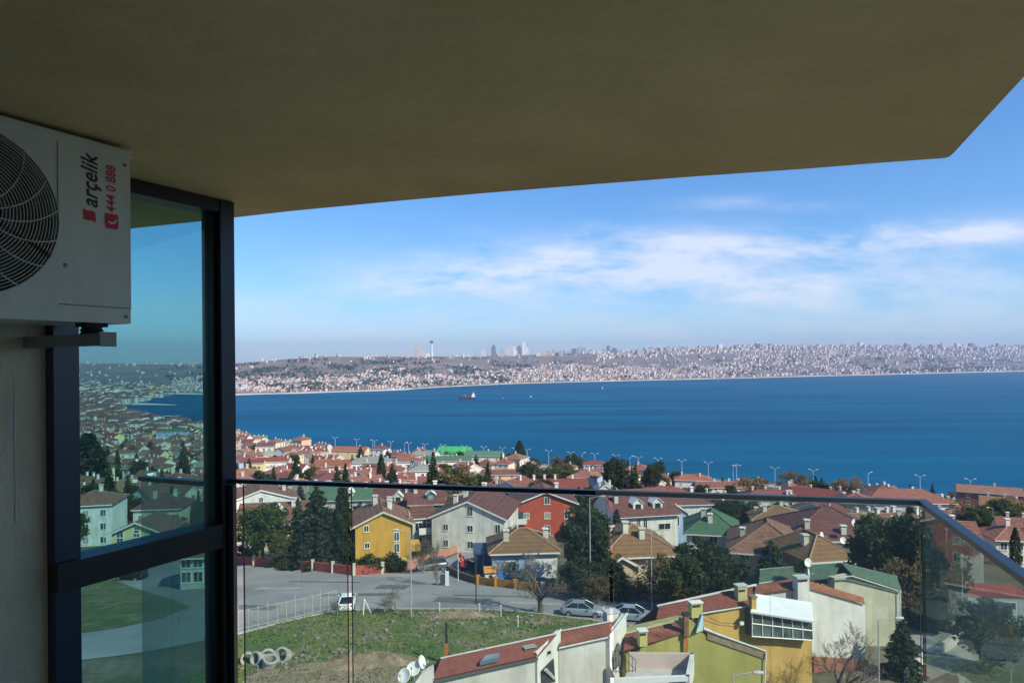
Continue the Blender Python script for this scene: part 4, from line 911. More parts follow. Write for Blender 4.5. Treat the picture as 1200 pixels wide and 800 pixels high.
def bare_tree(name, h, seed, spread=.55, depth=6, bark=M_paleb, r0=.20, twig=M_twig, fork=.30, up=.25):
    rg = random.Random(seed); tr, cr = MB(), MB()
    def grow(p, d, L_, r_, lev):
        n = 3; pts = [p]; q = p.copy(); dd = d.copy()
        for k in range(n):
            dd = (dd + Vector((rg.uniform(-.22, .22), rg.uniform(-.22, .22), rg.uniform(-.10, .16)))).normalized(); q = q + dd * (L_ / n); pts.append(q.copy())
        rs = [r_ * (1 - .4 * k / n) for k in range(n + 1)]
        (tr if lev < 2 else cr).tube(pts, rs, 6 if lev < 2 else (4 if lev < 4 else 3), cap=False)
        if lev >= depth: return
        for k in range(3 if lev else 4):
            s_ = rg.uniform(.45, 1.0) if k else 1.0; i_ = min(n, int(s_ * n) + (0 if s_ == 1.0 else 0)); b0 = pts[i_]
            v = Vector((rg.gauss(0, 1), rg.gauss(0, 1), rg.gauss(0, .6))); v = (v - dd * v.dot(dd)).normalized()
            nd = (dd * (1 - spread * .6) + v * spread * rg.uniform(.6, 1.3) + Vector((0, 0, up * .4))).normalized(); grow(b0, nd, L_ * rg.uniform(.58, .80), max(.014, rs[i_] * rg.uniform(.52, .72)), lev + 1)
    grow(Vector((0, 0, -.5)), Vector((.05, 0, 1)), h * fork + .5, r0, 0)
    t_ = thing(name, 'x', 'tree'); tr.build('trunk', bark, t_, smooth=True); cr.build('bare_branches', twig, t_); return t_
TP = {
 'cedar': conifer('cedar_tree', 12, 3.9, LF['cedar'], 1, 18, .36, 1.1, .28, 1.3), 'cedar2': conifer('cedar_tree', 11, 4.4, LF['cedar'], 2, 15, .38, 1.1, .40, 1.5),
 'fir': conifer('fir_tree', 12, 3.0, LF['dark'], 3, 20, .32, 1.1, .22, 1.15), 'spruce': conifer('spruce_tree', 11, 2.7, LF['pine'], 4, 18, .30, 1.0, .15, 1.1),
 'pine': round_tree('pine_tree', 9, 3.6, LF['pine'], 5, 50, 110, .28, .22), 'oak': round_tree('evergreen_oak_tree', 9, 4.2, LF['bush'], 6, 60, 110, .28, .12), 'olive': round_tree('olive_tree', 7.5, 3.6, LF['olive'], 7, 46, 80, .26, .25),
 'brown': round_tree('brown_leaved_tree', 7, 2.8, LF['brown'], 8, 30, 70, .25, .25), 'cypress': cypress('cypress_tree', 11, 1.25, LF['dark'], 9), 'darkoak': round_tree('dark_evergreen_tree', 10, 3.4, LF['dark'], 12, 60, 100, .30, .08),
 'bare': bare_tree('bare_tree', 9, 10, .55, 6, M_bark, .34), 'bare2': bare_tree('bare_tree', 8, 21, .75, 6, M_paleb, .17, M_twig, .22), 'wispy': bare_tree('bare_tree', 9, 33, .45, 6, M_paleb, .12, LF['haze'], .24, .4),
 'winter': round_tree('bare_tree', 8, 3.3, leafmat('golden_brown_twigs', (.20, .135, .060), .3, .8, (.27, .19, .095)), 51, 44, 60, .20, .12), 'shrub': round_tree('shrub', 2.6, 1.7, LF['bush'], 14, 22, 60, .20, .0), 'twiggy': bare_tree('bare_shrub', 4, 44, .9, 5, M_twig, .06, M_twig, .10, .1)}
TH = {'cedar': 12, 'cedar2': 11, 'fir': 12, 'spruce': 11, 'pine': 9, 'oak': 9, 'olive': 7.5, 'brown': 7, 'cypress': 11, 'darkoak': 10, 'bare': 9, 'bare2': 8, 'wispy': 9, 'winter': 8, 'shrub': 2.6, 'twiggy': 4}
TUSED = set(); TREES = []
def tree_at(kind, p, h, label=None, wide=1.0, group='trees in the town', rz=None, cat=None):
    t_ = copy_tree(TP[kind]) if kind in TUSED else TP[kind]; TUSED.add(kind)
    t_.location = p; s_ = h / TH[kind]; t_.scale = (s_ * wide, s_ * wide, s_); t_.rotation_euler = (0, 0, rnd.uniform(0, 6.28) if rz is None else rz)
    t_['group'] = group; t_['category'] = cat or ('shrub' if kind in ('shrub', 'twiggy') else 'tree')
    t_['label'] = label or 'x'
    TREES.append((t_, kind, p)); return t_
def TT(kind, px, ytop, ybase, label, wide=1.0, Y=None):
    """tree with its foot on the ground at (px, ybase) and its top at row ytop"""
    p = hit(px, ybase) if Y is None else Vector((ray(px, ybase).x * Y, Y, ztf(ray(px, ybase).x * Y, Y)))
    h = (HOR - (px - 600) * math.tan(ROLL) - ytop) / F * p.y - p.z
    tree_at(kind, p, max(1.2, h), label, wide); FOOT.append((p.x, p.y, 2.5)); wv = max(4, h * F / p.y * .25 * wide); VIS.append((px - wv, px + wv, ytop + .55 * (ybase - ytop), p.y)); return p
# trees that can be told apart
TT('pine', 308, 587, 662, 'round bright green tree left of the dark conifer, behind the red wall', 1.05)
TT('cedar2', 372, 566, 664, 'big dark blue-green conifer left of the yellow house', .95)
TT('cedar', 350, 582, 655, 'narrower dark conifer close behind the round green tree', .8)
TT('cypress', 402, 564, 663, 'slim dark cypress overlapping the left corner of the yellow house', .9)
TT('olive', 334, 622, 664, 'light green small tree between the round tree and the dark conifer')
TT('fir', 508, 528, 590, 'tall dark conifer rising above the handrail in front of the green-roofed house', 1.0)
TT('olive', 536, 546, 590, 'yellow-green bushy tree right of the tall conifer above the handrail', 1.2)
TT('fir', 347, 533, 578, 'dark conifer standing above the handrail at the left', 1.25)
TT('spruce', 287, 541, 572, 'small dark conifer at the left end of the handrail', 1.3)
TT('cypress', 447, 532, 580, 'tall cypress above the handrail right of the white villas', .95)
TT('darkoak', 722, 533, 590, 'tall dark tree of the seafront clump, left one', .85)
TT('fir', 745, 543, 592, 'tall dark tree of the seafront clump, middle one', 1.1)
TT('darkoak', 764, 541, 585, 'tall dark tree of the seafront clump, right one', .8)
TT('oak', 672, 531, 560, 'round dark tree by the seafront villas', 1.0)
TT('oak', 622, 540, 568, 'dark green tree left of the seafront villas', 1.2)
TT('cypress', 609, 516, 545, 'dark cypress-like tree close to the seafront lamps', 1.8)
TT('oak', 640, 548, 575, 'dark round tree above the red-roofed house', 1.0)
TT('olive', 660, 543, 572, 'olive green tree beside the dark round ones', 1.3)
TT('darkoak', 686, 586, 690, 'dark green tree behind the pale blue cottage', .9)
TT('cedar', 703, 612, 697, 'dark conifer left of the bungalow', 1.15)
TT('oak', 684, 652, 700, 'low dark evergreen bush behind the pink kerb wall', 1.4)
TT('cedar2', 722, 655, 700, 'low dark spreading conifer in front of the bungalow', 1.8)
TT('oak', 826, 630, 718, 'large round dark green tree right of the bungalow', 1.15)
TT('oak', 800, 650, 722, 'dark green rounded tree touching the bungalow', .85)
TT('cedar2', 905, 632, 715, 'drooping blue-green cedar in front of the brown roof', 1.1)
TT('cedar', 872, 650, 718, 'dark conifer left of the drooping cedar', 1.1)
TT('cedar2', 940, 640, 690, 'spreading conifer below the wide maroon roof', 1.2)
TT('oak', 948, 598, 650, 'dark round conifer left of the wide maroon roof', 1.1)
TT('darkoak', 1040, 596, 720, 'big dark evergreen left of the handrail corner', 1.05)
TT('cedar2', 1066, 592, 728, 'tall dark evergreen just left of the corner seam', .9)
TT('darkoak', 1098, 596, 735, 'tall dark evergreen just right of the corner seam', .75)
TT('cedar', 1016, 640, 710, 'dark bushy conifer under the big evergreen', 1.3)
TT('darkoak', 848, 582, 625, 'dark hedge-like tree under the handrail behind the green roof', 1.6)
TT('darkoak', 868, 584, 628, 'second dark hedge-like tree behind the green roof', 1.4)
TT('oak', 884, 620, 655, 'dark green tree right of the green hipped roof', 1.2)
TT('darkoak', 825, 566, 592, 'dark low tree above the handrail left of the bare brown one', 1.3)
TT('darkoak', 855, 566, 592, 'dark low tree above the handrail close to the bare brown one', 1.0)
TT('winter', 882, 554, 592, 'bare golden-brown tree above the handrail', 1.6)
TT('winter', 930, 548, 582, 'bare twiggy tree by the seafront, left one', 1.5)
TT('winter', 992, 556, 588, 'bare twiggy tree by the seafront, beside the big terracotta roof', 1.8)
TT('darkoak', 962, 562, 585, 'dark tree between the bare seafront trees', 1.2)
TT('cypress', 1190, 618, 665, 'thin dark cypress at the right edge of the photo', 1.0)
TT('oak', 1150, 592, 625, 'dark tree above the sloping handrail, left one', 1.3)
TT('oak', 1175, 584, 625, 'dark tree above the sloping handrail, middle one', 1.3)
TT('winter', 1186, 576, 622, 'brownish tree above the sloping handrail at the right edge', 1.4)
TT('cypress', 1152, 616, 640, 'small round-topped cypress by the pale yellow gable', 2.0)
TT('cypress', 103, 508, 580, 'tall dark tree on the left of the tinted view', 2.3)
TT('fir', 128, 540, 600, 'dark conifer in the tinted view, right of the tall dark tree', 1.0)
TT('fir', 215, 515, 580, 'dark conifer in the tinted view near the screen post', .9)
TT('oak', 110, 565, 615, 'broad dark tree low in the tinted view', 1.5)
TT('oak', 140, 575, 618, 'dark rounded tree low in the tinted view beside the gable', 1.2)
TT('bare', 633, 638, 719, 'big bare tree with a thick trunk at the edge of the grass plot', 1.25)
TT('bare2', 463, 668, 716, 'small spreading bare tree at the roadside', 1.5)
TT('wispy', 512, 606, 686, 'tall pale bare tree at the corner of the side road', .9)
TT('bare2', 396, 690, 722, 'bare shrub at the end of the mesh fence', 1.2)
TT('bare', 985, 712, 840, 'bare branching tree in front of the white row house', 1.0, Y=50)
TT('cedar', 1058, 722, 800, 'dark conifer below the pale green house', 1.2, Y=56)
TT('winter', 800, 668, 722, 'bare brushy shrub below the bungalow', 1.5)
TT('twiggy', 770, 672, 712, 'bare shrub in front of the bungalow', 1.4)
TT('winter', 1060, 640, 735, 'thin bare tree left of the corner seam', .9)
TT('wispy', 655, 636, 696, 'pale bare tree right of the cottage', 1.2)
TT('wispy', 560, 612, 645, 'bare tree in front of the cream house', 1.2)
TT('oak', 660, 606, 630, 'dark shrubs below the red house', 1.2)
TT('twiggy', 528, 706, 722, 'brown dry shrub on the edge of the grass plot', 1.6)
TT('twiggy', 470, 706, 722, 'brown dry shrub near the small roadside tree', 1.6)
TT('twiggy', 640, 728, 745, 'low dry shrub on the grass plot', 2.0)
TT('oak', 1160, 700, 800, 'broad dark shrub low behind the side glass panel', 1.0, Y=58)
tree_at('shrub', P(938, 672, 63), 1.3, 'small dark bush growing on the green roof between the dishes', .8)
tree_at('shrub', P(985, 670, 65), .9, 'small bush at the corner of the green roofs', .8)
TT('wispy', 497, 622, 672, 'slim bare tree by the pink wall', 1.3)
TT('wispy', 585, 640, 680, 'slim bare tree among the playground toys', 1.2)
TT('bare2', 672, 655, 702, 'bare spreading tree behind the pink kerb wall', 1.2)
TT('winter', 788, 640, 716, 'pale bare brushwood between the bungalow and the round tree', 1.5)
TT('wispy', 742, 655, 706, 'thin bare tree in front of the wide bungalow window', .9)
TT('winter', 1128, 585, 622, 'golden-brown bare tree just right of the handrail corner', 1.3)
TT('winter', 655, 532, 556, 'brownish bare tree by the seafront villas', 1.2)
TT('winter', 700, 668, 708, 'brown brushy bare tree in front of the low conifers', 1.1)
# hedge in the garden behind the red wall, shrubs round the yellow house
for k, (px, py) in enumerate(((285, 655), (296, 658), (328, 664), (340, 667), (424, 670), (434, 671), (446, 671), (458, 670), (468, 669), (492, 650), (500, 646), (512, 641), (528, 640), (545, 636), (560, 632), (575, 628), (668, 694), (744, 700), (758, 703))):
    p = hit(px, py); tree_at('shrub', p, rnd.uniform(1.6, 2.8), None, rnd.uniform(.9, 1.3), 'garden shrubs behind the roadside walls')
# repeating town houses: prototypes, then copies with their own colours
PROTO = []
specs = [dict(w=10, d=9, h=6.2, roof='gx', rise=2.4, floors=2, cols=3, chim=((.5, .1),)),
         dict(w=11, d=10, h=6.4, roof='hip', rise=2.6, floors=2, cols=3, chim=((.4, .2), (-.3, -.3))),
         dict(w=9, d=12, h=6.0, roof='gy', rise=2.3, floors=2, cols=2, chim=((.5, -.2),)),
         dict(w=14, d=9, h=6.0, roof='gx', rise=2.4, floors=2, cols=4, chim=((-.5, .1), (.4, .2)), dormers=((2, 1.8),)),
         dict(w=11, d=11, h=8.8, roof='hip', rise=2.2, floors=3, cols=3, chim=((.2, .2),), balcony=((-2.2, 3.6, 3.3),)),
         dict(w=12, d=10, h=5.4, roof='hip', rise=2.8, floors=2, cols=3, chim=((-.5, -.1), (.5, .3)), winsize=(1.4, 1.3)),
         dict(w=10, d=10, h=6.6, roof='gy', rise=2.6, floors=2, cols=3, chim=((.4, .3), (-.4, -.2)), balcony=((0, 3.4, 3.4),)),
         dict(w=16, d=9, h=6.0, roof='gx', rise=2.2, floors=2, cols=4, chim=((-.6, .1), (-.1, .1), (.5, -.2)), wing=(4, 5, 2.5, 5.6, 0))]
for sp in specs:
    q = dict(sp); w_, d_, h_ = q.pop('w'), q.pop('d'), q.pop('h'); rf_ = q.pop('roof'); ri = q.pop('rise')
    PROTO.append((house('house', 'x', w_, d_, h_, rf_, ri, sides=False, **q), w_, d_, h_, ri, rf_))
WC = ['white'] * 7 + ['cream'] * 6 + ['beige'] * 2 + ['peach'] * 2 + ['pale yellow'] * 2 + ['pink', 'grey', 'grey', 'blue']
RC = ['terracotta'] * 7 + ['orange'] * 2 + ['red'] * 2 + ['maroon'] * 6 + ['brown'] * 6 + ['green'] * 2 + ['grey'] * 2 + ['old'] * 4
ROOFWORD = {'old': 'weathered brown', 'grey': 'grey-green', 'orange': 'orange', 'terracotta': 'terracotta', 'red': 'red', 'maroon': 'dark maroon', 'brown': 'brown', 'green': 'green'}
SHAPE = {'gx': 'pitched', 'hip': 'hipped', 'gy': 'gabled'}
cand = []
ca, sa = math.cos(R(-22)), math.sin(R(-22))
for i in range(-75, 75):
    for j in range(-70, 75):
        gx, gy = i * 18.5 + rnd.uniform(-4, 4), j * 16.0 + rnd.uniform(-3, 3)
        x, y = gx * ca - gy * sa, gx * sa + gy * ca
        if y < 100 or y > 1500: continue
        k = x / y
        if k < -.72 or k > .84: continue
        if -.45 < k < -.40 and rnd.random() < .4: continue
        if coast(x) - y < (42 if k < -.1 else 74): continue
        if y > 330 and k < -.5 and rnd.random() < .25: continue
        cand.append((math.hypot(x, y), x, y))
cand.sort()
def hides(x, y, h, half):
    """would something of this height and half width stand in the line of sight to one of the things placed above?"""
    pp = proj((x, y, ztf(x, y) + h)); hw = half * F / y
    return any(y < Y and pp[0] + hw > a and pp[0] - hw < b and pp[1] < row for a, b, row, Y in VIS)
TAKEN = list(FOOT); town = []; far_town = []
def clear(x, y, r_):
    if any((x - a) ** 2 + (y - b) ** 2 < (r_ + c * .9) ** 2 for a, b, c in TAKEN): return False
    return not any(inside(x + dx, y + dy, pl_) for pl_ in ROADS for dx, dy in ((0, 0), (6, 0), (-6, 0), (0, -6), (0, 6)))
for rr, x, y in cand:
    if y > 150 and rnd.random() < .15: continue
    if not clear(x, y, 6.2) or (x / y > -.45 and hides(x, y, 7.6, 5.0)): continue
    TAKEN.append((x, y, 6.2))
    (town if len(town) < 236 else far_town).append((x, y))
def landmark(px, dist):
    best = min(KEY, key=lambda q: abs(q[0] - px) + abs(q[2] - dist) * .5)
    return best
SHORT = {}
def short_name(l):
    for cut in (' behind ', ' beside ', ' by ', ' left of ', ' right of ', ' between ', ' seen ', ' in the ', ' at ', ' under ', ' standing ', ' next ', ' above ', ' facing ', ' near ', ' just ', ' low ', ' right behind ', ' nearest ', ' below ', ' and ', ' with '):
        if cut in l and len(l.split(cut)[0].split()) >= 3: l = l.split(cut)[0]
    return ' '.join(l.split()[:6])
LBL = {}
def town_label(wall, rf, shp, x, y):
    pp = proj((x, y, ztf(x, y) + 5)); _, kpy, kY, kr = landmark(pp[0], y)
    dx = pp[0] - proj(kr.location)[0]
    rel = 'behind' if (y > kr.location.y + 14 and abs(dx) < 25) else ('in front of' if (y < kr.location.y - 14 and abs(dx) < 25) else ('left of' if dx < 0 else 'right of'))
    return f"{wall} house, {ROOFWORD[rf]} {SHAPE[shp]} roof, {rel} the {short_name(kr['label'])}"
made = []
used = set()
for idx, (x, y) in enumerate(town):
    k = rnd.randrange(len(PROTO)); pr_, w_, d_, h_, ri, shp = PROTO[k]
    if k in used: r = copy_tree(pr_)
    else: r = pr_; used.add(k)
    wc, rc = rnd.choice(WC), rnd.choice(RC)
    if x / y > .32 and y < 330: rc = rnd.choice(['maroon', 'brown', 'terracotta', 'old', 'terracotta'])
    if 220 < y and -.2 < x / y < .3: rc = rnd.choice(['terracotta', 'orange', 'terracotta', 'terracotta', 'maroon', 'maroon', 'old', 'old', 'brown', 'grey', 'green'])
    if x / y < -.43 and rc in ('green', 'grey'): rc = 'brown'
    s_ = rnd.uniform(.80, 1.0); r.scale = (s_ * rnd.uniform(.9, 1.1), s_ * rnd.uniform(.9, 1.05), s_ * rnd.uniform(.95, 1.22))
    # level with the middle of its ground
    r.location = (x, y, ztf(x, y) + .15); r.rotation_euler = (0, 0, R(rnd.choice([-22, -22, 12, 68, -30, 0, 25]) + rnd.uniform(-7, 7)))
    def paint(o):
        nm = o.name.split('.')[0]
        if nm in ('wall', 'wing_wall', 'dormer'): setmat(o, 0, WL[wc])
        elif nm in ('roof', 'wing_roof'): setmat(o, 0, RT[rc])
        elif nm == 'ridge_tiles': setmat(o, 0, RIDGE[rc])
        for c in kids(o): paint(c)
    made.append((r, wc, rc, shp, x, y)); 
    for c in kids(r): paint(c)
for k, pr_ in enumerate(PROTO):
    if k not in used:
        for c in list(pr_[0].children_recursive): bpy.data.objects.remove(c)
        bpy.data.objects.remove(pr_[0])
groups = {}
for q in made: groups.setdefault(town_label(q[1], q[2], q[3], q[4], q[5]), []).append(q)
ORD = ['nearest', 'second nearest', 'third nearest', 'fourth nearest', 'fifth nearest', 'sixth nearest']
for l, qs in groups.items():
    qs.sort(key=lambda q: q[5])
    for n_, q in enumerate(qs):
        lb = l if len(qs) == 1 else f"{l}, {ORD[min(n_, 5)]}"
        for w in ('three-storey', 'two-storey', 'pale', 'dark', 'long', 'big', 'bright', 'small', 'wide', 'white'):
            if len(lb.replace('-', ' ').split()) > 16: lb = lb[:len(lb) // 2] + lb[len(lb) // 2:].replace(w + ' ', '', 1)
        if len(lb.replace('-', ' ').split()) > 16: lb = lb.replace(f' {SHAPE[q[3]]}', '', 1).replace(' house,', ',', 1)
        if len(lb.replace('-', ' ').split()) > 16: lb = lb.replace('house with ', '').replace(' a ', ' ')
        q[0]['label'] = lb
        q[0]['group'] = 'houses of the seaside town'; q[0]['category'] = 'house'
# houses farther off, too many to count
MBF = MB(); fm = [WL['white'], WL['cream'], WL['peach'], WL['grey'], RT['terracotta'], RT['maroon'], RT['brown'], RT['green'], M_pane]
def far_house(x, y, s_=1.0):
    z = ztf(x, y); w_, d_, h_ = rnd.uniform(9, 15) * s_, rnd.uniform(8, 11) * s_, rnd.choice([6, 6.5, 8.5, 9]) ; a = R(rnd.uniform(-40, 40)); wi = rnd.choice([0, 0, 1, 1, 2, 3]); ri = rnd.choice([4, 4, 4, 5, 5, 6, 6, 6, 6])
    MBF.box((x, y, z + h_ / 2 - 2), (w_, d_, h_ + 4), wi, a)
    c_, s2 = math.cos(a), math.sin(a)
    T_ = lambda u, v, q: (x + u * c_ - v * s2, y + u * s2 + v * c_, z + q)
    X, Y = w_ / 2 + .5, d_ / 2 + .5; k = max(.4, X - Y)
    MBF.add([T_(-X, -Y, h_), T_(X, -Y, h_), T_(X, Y, h_), T_(-X, Y, h_), T_(-k, 0, h_ + 2.4), T_(k, 0, h_ + 2.4)], [(0, 1, 5, 4), (1, 2, 5), (2, 3, 4, 5), (3, 0, 4), (3, 2, 1, 0)], ri)
    for f_ in range(int(h_ // 3)):
        for c in range(3):
            u = -w_ / 2 + w_ * (c + .5) / 3; p_ = T_(u, -d_ / 2 - .02, .9 + f_ * 3 + .6); MBF.box(p_, (1.3, .06, 1.3), 8, a)
for x, y in far_town: far_house(x, y)
for _ in range(300):   # head of the bay, left
    y = rnd.uniform(850, 2300); k = rnd.uniform(-.76, -.47); x = k * y
    if coast(x) - y > 40: far_house(x, y, 1.25)
tag(MBF.build('distant_houses', fm), kind='stuff')
print('town', len(town), 'far', len(far_town))
# ------------------------------------------------------------------ row of town houses low in front
M_tile2 = add_pattern(mat('red_brown_pan_tiles', (.21, .070, .045), .85, .25, 1.2, (.28, .10, .06)), 'tile', (3.0, 2.2), .35)
M_shing = mat('red_brown_felt_shingles', (.20, .062, .045), .9, .22, 3.5, bump=.3, bscale=20)
M_grshing = mat('green_felt_shingles', (.075, .13, .085), .9, .2, 2.5, bump=.3)
M_greywall = stain(mat('stained_grey_render', (.52, .49, .44), .92, .16, .45, (.62, .59, .54), bump=.15, bscale=14), .2, (.9, .9, .12))
M_whitewall = stain(mat('stained_white_render', (.72, .69, .63), .92, .10, .5, bump=.12, bscale=14), .2, (.9, .9, .12))
M_olive = stain(mat('olive_yellow_render', (.36, .33, .085), .92, .12, .4, (.42, .385, .115), bump=.12), .2, (.9, .9, .12))
M_ochre = stain(mat('ochre_render', (.60, .37, .10), .92, .12, .4, (.66, .42, .13), bump=.12), .2, (.9, .9, .12))
M_brick = mat('bare_rubble_masonry', (.26, .19, .13), .95, .35, 3.0, (.34, .25, .16), bump=.5, bscale=9)
M_coping = mat('grey_coping', (.50, .50, .48), .8, .12, 2)
M_palegreen = stain(mat('pale_green_render', (.52, .50, .36), .92, .2, .5, bump=.1), .2, (.9, .9, .12))
BACK = Vector((-.42, .908, 0))
def wallp(th, name, pts, m, depth=.35, parent=None, back=BACK):
    """wall from an outline of (px, py, Y) points; it goes back by its real depth"""
    q = [P(*p) for p in pts]; mb = MB(); mb.extrude(q, back * depth)
    return mb.build(name, m, parent or th)
def down(px, py, Y, z=-27.0):
    p = P(px, py, Y); return Vector((p.x, p.y, z))
def wallz(th, name, top, m, depth=8.0, z=-27.0, back=BACK):
    """wall with the given top outline, standing on the ground (z)"""
    q = [P(*p) for p in top]; a, b_ = q[0], q[-1]
    pts = q + [Vector((b_.x, b_.y, z)), Vector((a.x, a.y, z))]
    mb = MB(); mb.extrude(pts, back * depth); return mb.build(name, m, th)
def strip_roof(th, name, eave, ridge, m, t=.12):
    mb = MB(); q = [P(*p) for p in eave] + [P(*p) for p in ridge[::-1]]; mb.slab(q, t); return mb.build(name, m, th)
def backslope(th, name, pts, m, run=3.2, drop=2.6, wallm=None):
    q = [P(*p) for p in pts]; r_ = [p + BACK * run + Vector((0, 0, -drop)) for p in q]
    mb = MB(); mb.slab([q[0], q[-1], r_[-1], r_[0]], .12); o_ = mb.build(name, m, th)
    w_ = [p - BACK * .1 + Vector((0, 0, -.2)) for p in r_]; mb = MB(); mb.extrude([w_[0], w_[-1], Vector((w_[-1].x, w_[-1].y, -27)), Vector((w_[0].x, w_[0].y, -27))], -BACK * .3); mb.build('rear_wall', wallm or M_whitewall, th)
    return o_
# A: grey rendered house, nearest
A = thing('row_house', 'grey rendered row house with a red-brown roof strip and white dishes, lowest in the photo', 'house', (0, 42, -25), group='row of town houses in front')
A.location = (0, 0, 0)
wallz(A, 'wall', [(509, 796, 39.0), (629, 768.5, 41.9)], M_greywall, .9)
ra = strip_roof(A, 'roof', [(507, 797, 38.9), (631, 769, 41.85)], [(516, 773, 40.3), (652, 744, 43.6)], M_shing)
mb = MB(); q0, q1 = P(508.5, 796.5, 38.86), P(630, 769.5, 41.8); d_ = q1 - q0; mb.extrude([q0, q1, q1 + Vector((0, 0, -.16)), q0 + Vector((0, 0, -.16))], Vector((.03, -.06, 0))); mb.build('gutter', mat('dark_grey_gutter', (.09, .09, .09), .6), ra)
mb = MB(); mb.tube([P(516, 771.5, 40.45), P(652, 742.5, 43.75)], .09, 6); mb.build('ridge_cap', M_coping, ra)
backslope(A, 'back_roof', [(516, 772.6, 40.4), (652, 743.6, 43.7)], M_shing)
g1 = wallz(A, 'party_wall', [(629.5, 765, 41.75), (657, 738.5, 44.2)], M_whitewall, .30, back=Vector((-.83, .56, 0)))
mb = MB(); q0, q1 = P(627.5, 765, 41.73), P(657.5, 737.4, 44.3); mb.tube([q0, q1], .10, 4); mb.build('coping', M_coping, g1)
mb = MB(); q = [P(634, 800, 42.1), P(633, 786, 42.05), P(648, 771, 43.3), P(650, 798, 43.5)]; mb.extrude(q, Vector((.05, -.04, 0))); dw = mb.build('dark_panel', mat('black_brushed_panel', (.035, .035, .035), .8, .5, 5), g1)
mb = MB(); q = [P(637, 784.5, 41.95), P(640, 782, 41.95), P(650, 793, 43.2), P(648, 795.5, 43.2)]; mb.extrude(q, Vector((.06, -.05, 0))); mb.build('white_stroke', M_white, dw)
mb = MB(); mb.box(P(644, 764, 42.7), (.16, .10, .18), 0, R(40)); mb.build('wall_lamp', M_dark, g1)
# chimney with a flat cap and a blue skylight
c = P(619, 771, 42.3); ch = MB().box((c.x, c.y, c.z + .18), (.62, .5, .75), 0, R(26)).build('chimney', M_whitewall, ra)
MB().box((c.x, c.y, c.z + .66), (.50, .40, .20), 0, R(26)).build('vent', M_dark, ch); MB().box((c.x, c.y, c.z + .80), (.85, .70, .08), 0, R(26)).build('chimney_cap', mat('green_grey_slab', (.30, .33, .28), .9), ch)
mb = MB(); q = [P(562, 779.5, 40.1), P(583, 774.5, 40.6), P(585, 769, 41.0), P(569, 771.5, 40.6)]; mb.slab(q, .28); mb.build('skylight', mat('blue_grey_skylight', (.16, .22, .28), .35), ra)
# white left gable end of the same row
g0 = wallz(A, 'end_wall', [(484, 803, 38.4), (494, 789, 38.7), (508.5, 781, 38.9)], M_whitewall, .35, back=Vector((-.2, 1, 0)).normalized())
# next unit of the row
B = thing('row_house', 'grey rendered row house with a strip of red pan tiles between two white party walls', 'house', group='row of town houses in front')
wallz(B, 'wall', [(655, 758.5, 43.9), (714, 744.5, 45.5)], M_greywall, .9)
rb = strip_roof(B, 'roof', [(655, 758.5, 43.75), (715, 745.5, 45.3)], [(657, 741, 45.3), (718, 729.5, 46.9)], M_tile2)
mb = MB(); mb.tube([P(655, 759, 43.72), P(714, 746, 45.27)], .07, 6); mb.build('gutter', M_coping, rb)
mb = MB(); mb.tube([P(655, 740, 45.5), P(717, 728, 47.1)], .10, 6); mb.build('ridge_cap', M_coping, rb)
backslope(B, 'back_roof', [(657, 741, 45.4), (717, 729.5, 47.0)], M_tile2)
g2 = wallz(B, 'party_wall', [(714.5, 747, 45.2), (734, 720, 47.6)], M_whitewall, .35, back=Vector((-.83, .56, 0)))
mb = MB(); mb.tube([P(713.5, 746.5, 45.15), P(734.5, 718.8, 47.7)], .11, 4); mb.build('coping', M_coping, g2)
c = P(716, 723, 47.9); ch = MB().box((c.x, c.y, c.z - .25), (.9, .6, 1.3), 0, R(20)).build('chimney', M_whitewall, rb); MB().box((c.x, c.y, c.z + .45), (1.05, .75, .10), 0, R(20)).build('chimney_cap', M_coping, ch)
mb = MB(); q = [P(718, 770, 45.4), P(724, 752, 46.1), P(730, 763, 46.9), P(730, 775, 46.9), P(719, 784, 45.5)]; mb.extrude(q, Vector((.05, -.04, 0))); mb.build('dark_patch', mat('smudged_dark_paint', (.15, .15, .15), .9, .5, 3), g2)
# roof terrace with white parapets and a small black railing
T = thing('roof_terrace', 'white walled roof terrace with a black metal railing in front of the olive wall', 'terrace')
t0, t1, t2, t3 = P(717, 791, 40.5), P(806, 797, 40.8), P(811, 768, 43.9), P(739, 763, 44.1)
for q_ in (t0, t1, t2, t3): q_.z = -18.75
def para(a, b_, th_, h_, nm, m, inner=None):
    d = (b_ - a); mid = (a + b_) / 2; mb = MB(); mb.box((mid.x, mid.y, -18.75 - h_ / 2), (d.length + th_ * .98, th_, h_), 0, math.atan2(d.y, d.x)); return mb.build(nm, m, T)
para(t0, t1, .22, .30, 'front_parapet', M_white); para(t1, t2, .24, 1.35, 'side_parapet', M_whitewall); para(t3, t2, .20, 1.2, 'back_parapet', mat('pinkish_render', (.60, .47, .41), .9, .08, 1)); 
mb = MB(); mb.extrude([(p.x, p.y, -19.75) for p in (t0, t1, t2, t3)], (0, 0, -.2)); mb.build('deck', mat('grey_terrace_screed', (.50, .47, .43), .9, .12, 1), T)
mb = MB(); ctr = (t0 + t1 + t2 + t3) / 4; mb.extrude([(p.x * .97 + ctr.x * .03, p.y * .97 + ctr.y * .03 + .1, -19.95) for p in (t0, t1, t2, t3)], (0, 0, -7.2)); mb.build('wall', M_whitewall, T)
a = P(718, 787, 41.0); b_ = P(745, 788.5, 41.2); rl = MB(); zt_ = P(718, 760, 41.0).z
hh = 1.25
for k in range(8):
    p = a.lerp(b_, k / 7); top = hh * (1 - max(0, (k - 3.5)) / 7); rl.tube([(p.x, p.y, a.z - .1), (p.x, p.y, a.z + top)], .018, 5)
